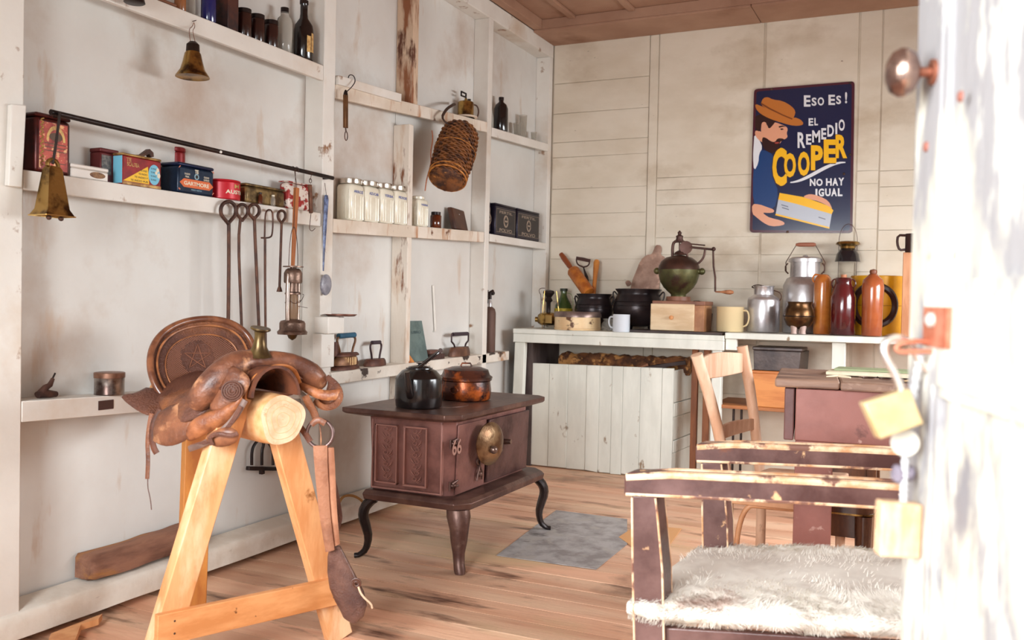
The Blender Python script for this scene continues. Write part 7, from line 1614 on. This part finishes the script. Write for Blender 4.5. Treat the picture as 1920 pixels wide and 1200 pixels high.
build('rosette_backing', MB().lathe([(.028, 0), (.024, .003), (.001, .0035)], rc-rn_*.004, 28, rn_), M_leather2, sa)
def strap(nm, pts, r, m, flat=.3, it=2, nrm=None): return build(nm, MB().tube(smooth_poly([Dn(*p) for p in pts], it, False), r, 10, flat=flat, nrm=nrm or vis), m, sa)
M_gl = mat('greyish_strap_leather', (120, 92, 80), .45, var=(84, 58, 48), vscale=14)
strap('stirrup_leather', [(460, 750, 2.40), (440, 785, 2.40), (412, 812, 2.40), (384, 832, 2.41), (354, 842, 2.42)], .0085, M_gl)
strap('stirrup_leather', [(452, 762, 2.395), (430, 800, 2.395), (404, 824, 2.40), (356, 838, 2.42)], .006, M_leather2)
panel('folded_fender', [(383, 820, 2.39), (404, 806, 2.385), (430, 799, 2.38), (448, 811, 2.38), (446, 828, 2.385), (425, 838, 2.39), (398, 837, 2.39)], mat('tan_fold', (146, 92, 62), .4, var=(104, 62, 44), vscale=16), bulge=.010, seed=11)
strap('fold_edge', [(398, 834, 2.375), (392, 820, 2.37), (408, 812, 2.365), (432, 818, 2.365), (446, 812, 2.37)], .006, M_leather2, .6)
strap('billet_strap', [(284, 775, 2.60), (279, 800, 2.60), (276, 830, 2.60), (278, 862, 2.60), (276, 898, 2.60)], .0062, M_leather, .35)
strap('hanging_thong', [(277, 896, 2.60), (277, 915, 2.60), (282, 935, 2.60), (284, 956, 2.60)], .0014, mat('thin_thong', (110, 82, 74), .6), 1)
strap('latigo_end', [(300, 768, 2.58), (288, 790, 2.57), (284, 818, 2.57), (288, 840, 2.57), (294, 850, 2.57)], .009, mat('dark_inner_leather', (0, 0, 0)), .4)
# far (right) side: felt lining, curled skirt
panel('felt_lining', [(556, 728, 2.56), (566, 732, 2.57), (582, 747, 2.58), (594, 764, 2.58), (590, 777, 2.58), (576, 768, 2.57), (562, 748, 2.57)], mat('grey_felt', (142, 122, 106), .9, var=(104, 86, 74), vscale=20), bulge=.01, it=1)
panel('right_skirt', [(552, 712, 2.585), (580, 722, 2.59), (606, 733, 2.59), (628, 733, 2.58), (638, 726, 2.57), (640, 744, 2.56), (624, 753, 2.57), (598, 750, 2.58), (574, 738, 2.585), (560, 726, 2.585)], mat('worn_orange_flap', (0, 0, 0)), bulge=.010, seed=7)
strap('curled_edge', [(614, 708, 2.64), (628, 718, 2.60), (638, 733, 2.57), (638, 750, 2.56), (626, 763, 2.57), (606, 765, 2.58), (590, 752, 2.60)], .009, M_leather2, .5)
panel('right_skirt_inner', [(614, 706, 2.66), (630, 722, 2.64), (638, 742, 2.62), (630, 758, 2.62), (606, 762, 2.62), (590, 750, 2.63), (604, 742, 2.64), (616, 730, 2.65)], M_leather2, bulge=.005, seed=8)
strap('rigging_strap', [(572, 742, 2.56), (580, 758, 2.56), (590, 775, 2.56), (594, 792, 2.56)], .011, M_leather2, .45)
# rigging ring, cinch straps and the tapadero
rcn = Dn(600, 813, 2.56); rg_ = MB().tube([rcn+rt*.037*math.cos(q)+up*.039*math.sin(q) for q in [2*PI*i/36 for i in range(36)]], .0052, 10, closed=True)
build('rigging_ring', rg_, mat('grey_brown_iron_ring', (116, 94, 90), .35, .7), sa)
strap('ring_strap', [(562, 800, 2.56), (572, 812, 2.558), (582, 828, 2.558)], .009, M_leather2, .5)
strap('ring_wrap', [(584, 796, 2.55), (596, 786, 2.548), (610, 794, 2.55)], .009, M_leather, .5)
strap('inner_thong', [(598, 790, 2.565), (602, 812, 2.565), (602, 836, 2.565)], .0018, M_leather, 1)
M_cin = mat('hairy_tan_cinch', (164, 112, 84), .6, var=(120, 74, 54), vscale=8, bump=.5, bscale=90, spots=[((196, 150, 116), 9, .58, .68, (1, 1, .5))])
def ribbon(nm, L_, R_, m, th=.006):
    a_ = smooth_poly([Dn(*p) for p in L_], 2, False); b_ = smooth_poly([Dn(*p) for p in R_], 2, False); n_ = len(a_)-1
    def f(u, v):
        t = u*n_; k = min(int(t), n_-1); p = a_[k].lerp(a_[k+1], t-k); q = b_[k].lerp(b_[k+1], t-k); w_ = p.lerp(q, v); return w_+vis*(.004*math.sin(PI*v)+.002*noise.noise(w_*30))
    return build(nm, MB().grid(f, 30, 6, th), m, sa, ang=70)
ribbon('cinch_strap', [(589, 835, 2.56), (592, 880, 2.57), (600, 960, 2.60), (613, 1034, 2.62)], [(613, 834, 2.56), (614, 880, 2.57), (618, 960, 2.60), (626, 1030, 2.62)], M_cin)
ribbon('cinch_strap', [(612, 838, 2.57), (616, 880, 2.58), (620, 960, 2.61), (627, 1024, 2.63)], [(625, 838, 2.57), (627, 880, 2.58), (630, 960, 2.61), (635, 1018, 2.63)], mat('smooth_tan_strap', (186, 132, 102), .5, var=(150, 98, 72), vscale=10))
ribbon('under_strap', [(622, 900, 2.66), (628, 960, 2.66), (628, 984, 2.66), (630, 990, 2.66)], [(627, 898, 2.66), (641, 962, 2.66), (640, 975, 2.66), (634, 990, 2.66)], M_leather2)
tp2 = [(628, 1024, .010, .016), (632, 1045, .014, .028), (640, 1075, .019, .041), (650, 1105, .024, .050), (658, 1130, .024, .047), (660, 1150, .018, .034), (655, 1163, .010, .018)]
R = []
for i, (x, y, dp_, wd) in enumerate(tp2):
    c = Dn(x, y, 2.645); R.append([c+rt*wd*math.cos(q)+fw*dp_*math.sin(q)+up*(.010*math.cos(q)*-1*(i/6)) for q in [2*PI*j/32 for j in range(32)]])
RR = []
for i in range(len(R)-1):
    for k in range(4): RR.append([R[i][j].lerp(R[i+1][j], k/4) for j in range(32)])
RR.append(R[-1])
build('tapadero', MB().rings(RR), mat('grained_dark_tapadero', (122, 84, 70), .38, var=(86, 54, 46), vscale=9, bump=1, bscale=180, coat=.2), sa, ang=70)
strap('pouch_tie', [(672, 1100, 2.615), (676, 1112, 2.612), (684, 1122, 2.612), (696, 1132, 2.62), (698, 1140, 2.625)], .0032, mat('pale_rawhide', (214, 180, 150), .6), 1)
build('pouch_button', MB().tube([Dn(668, 1094, 2.618)+(rt*math.cos(q)+up*math.sin(q))*r_ for r_, q in [(.004+.011*i/40, i*.38) for i in range(41)]], .0024, 6), mat('dark_rosette', (0, 0, 0)), sa)
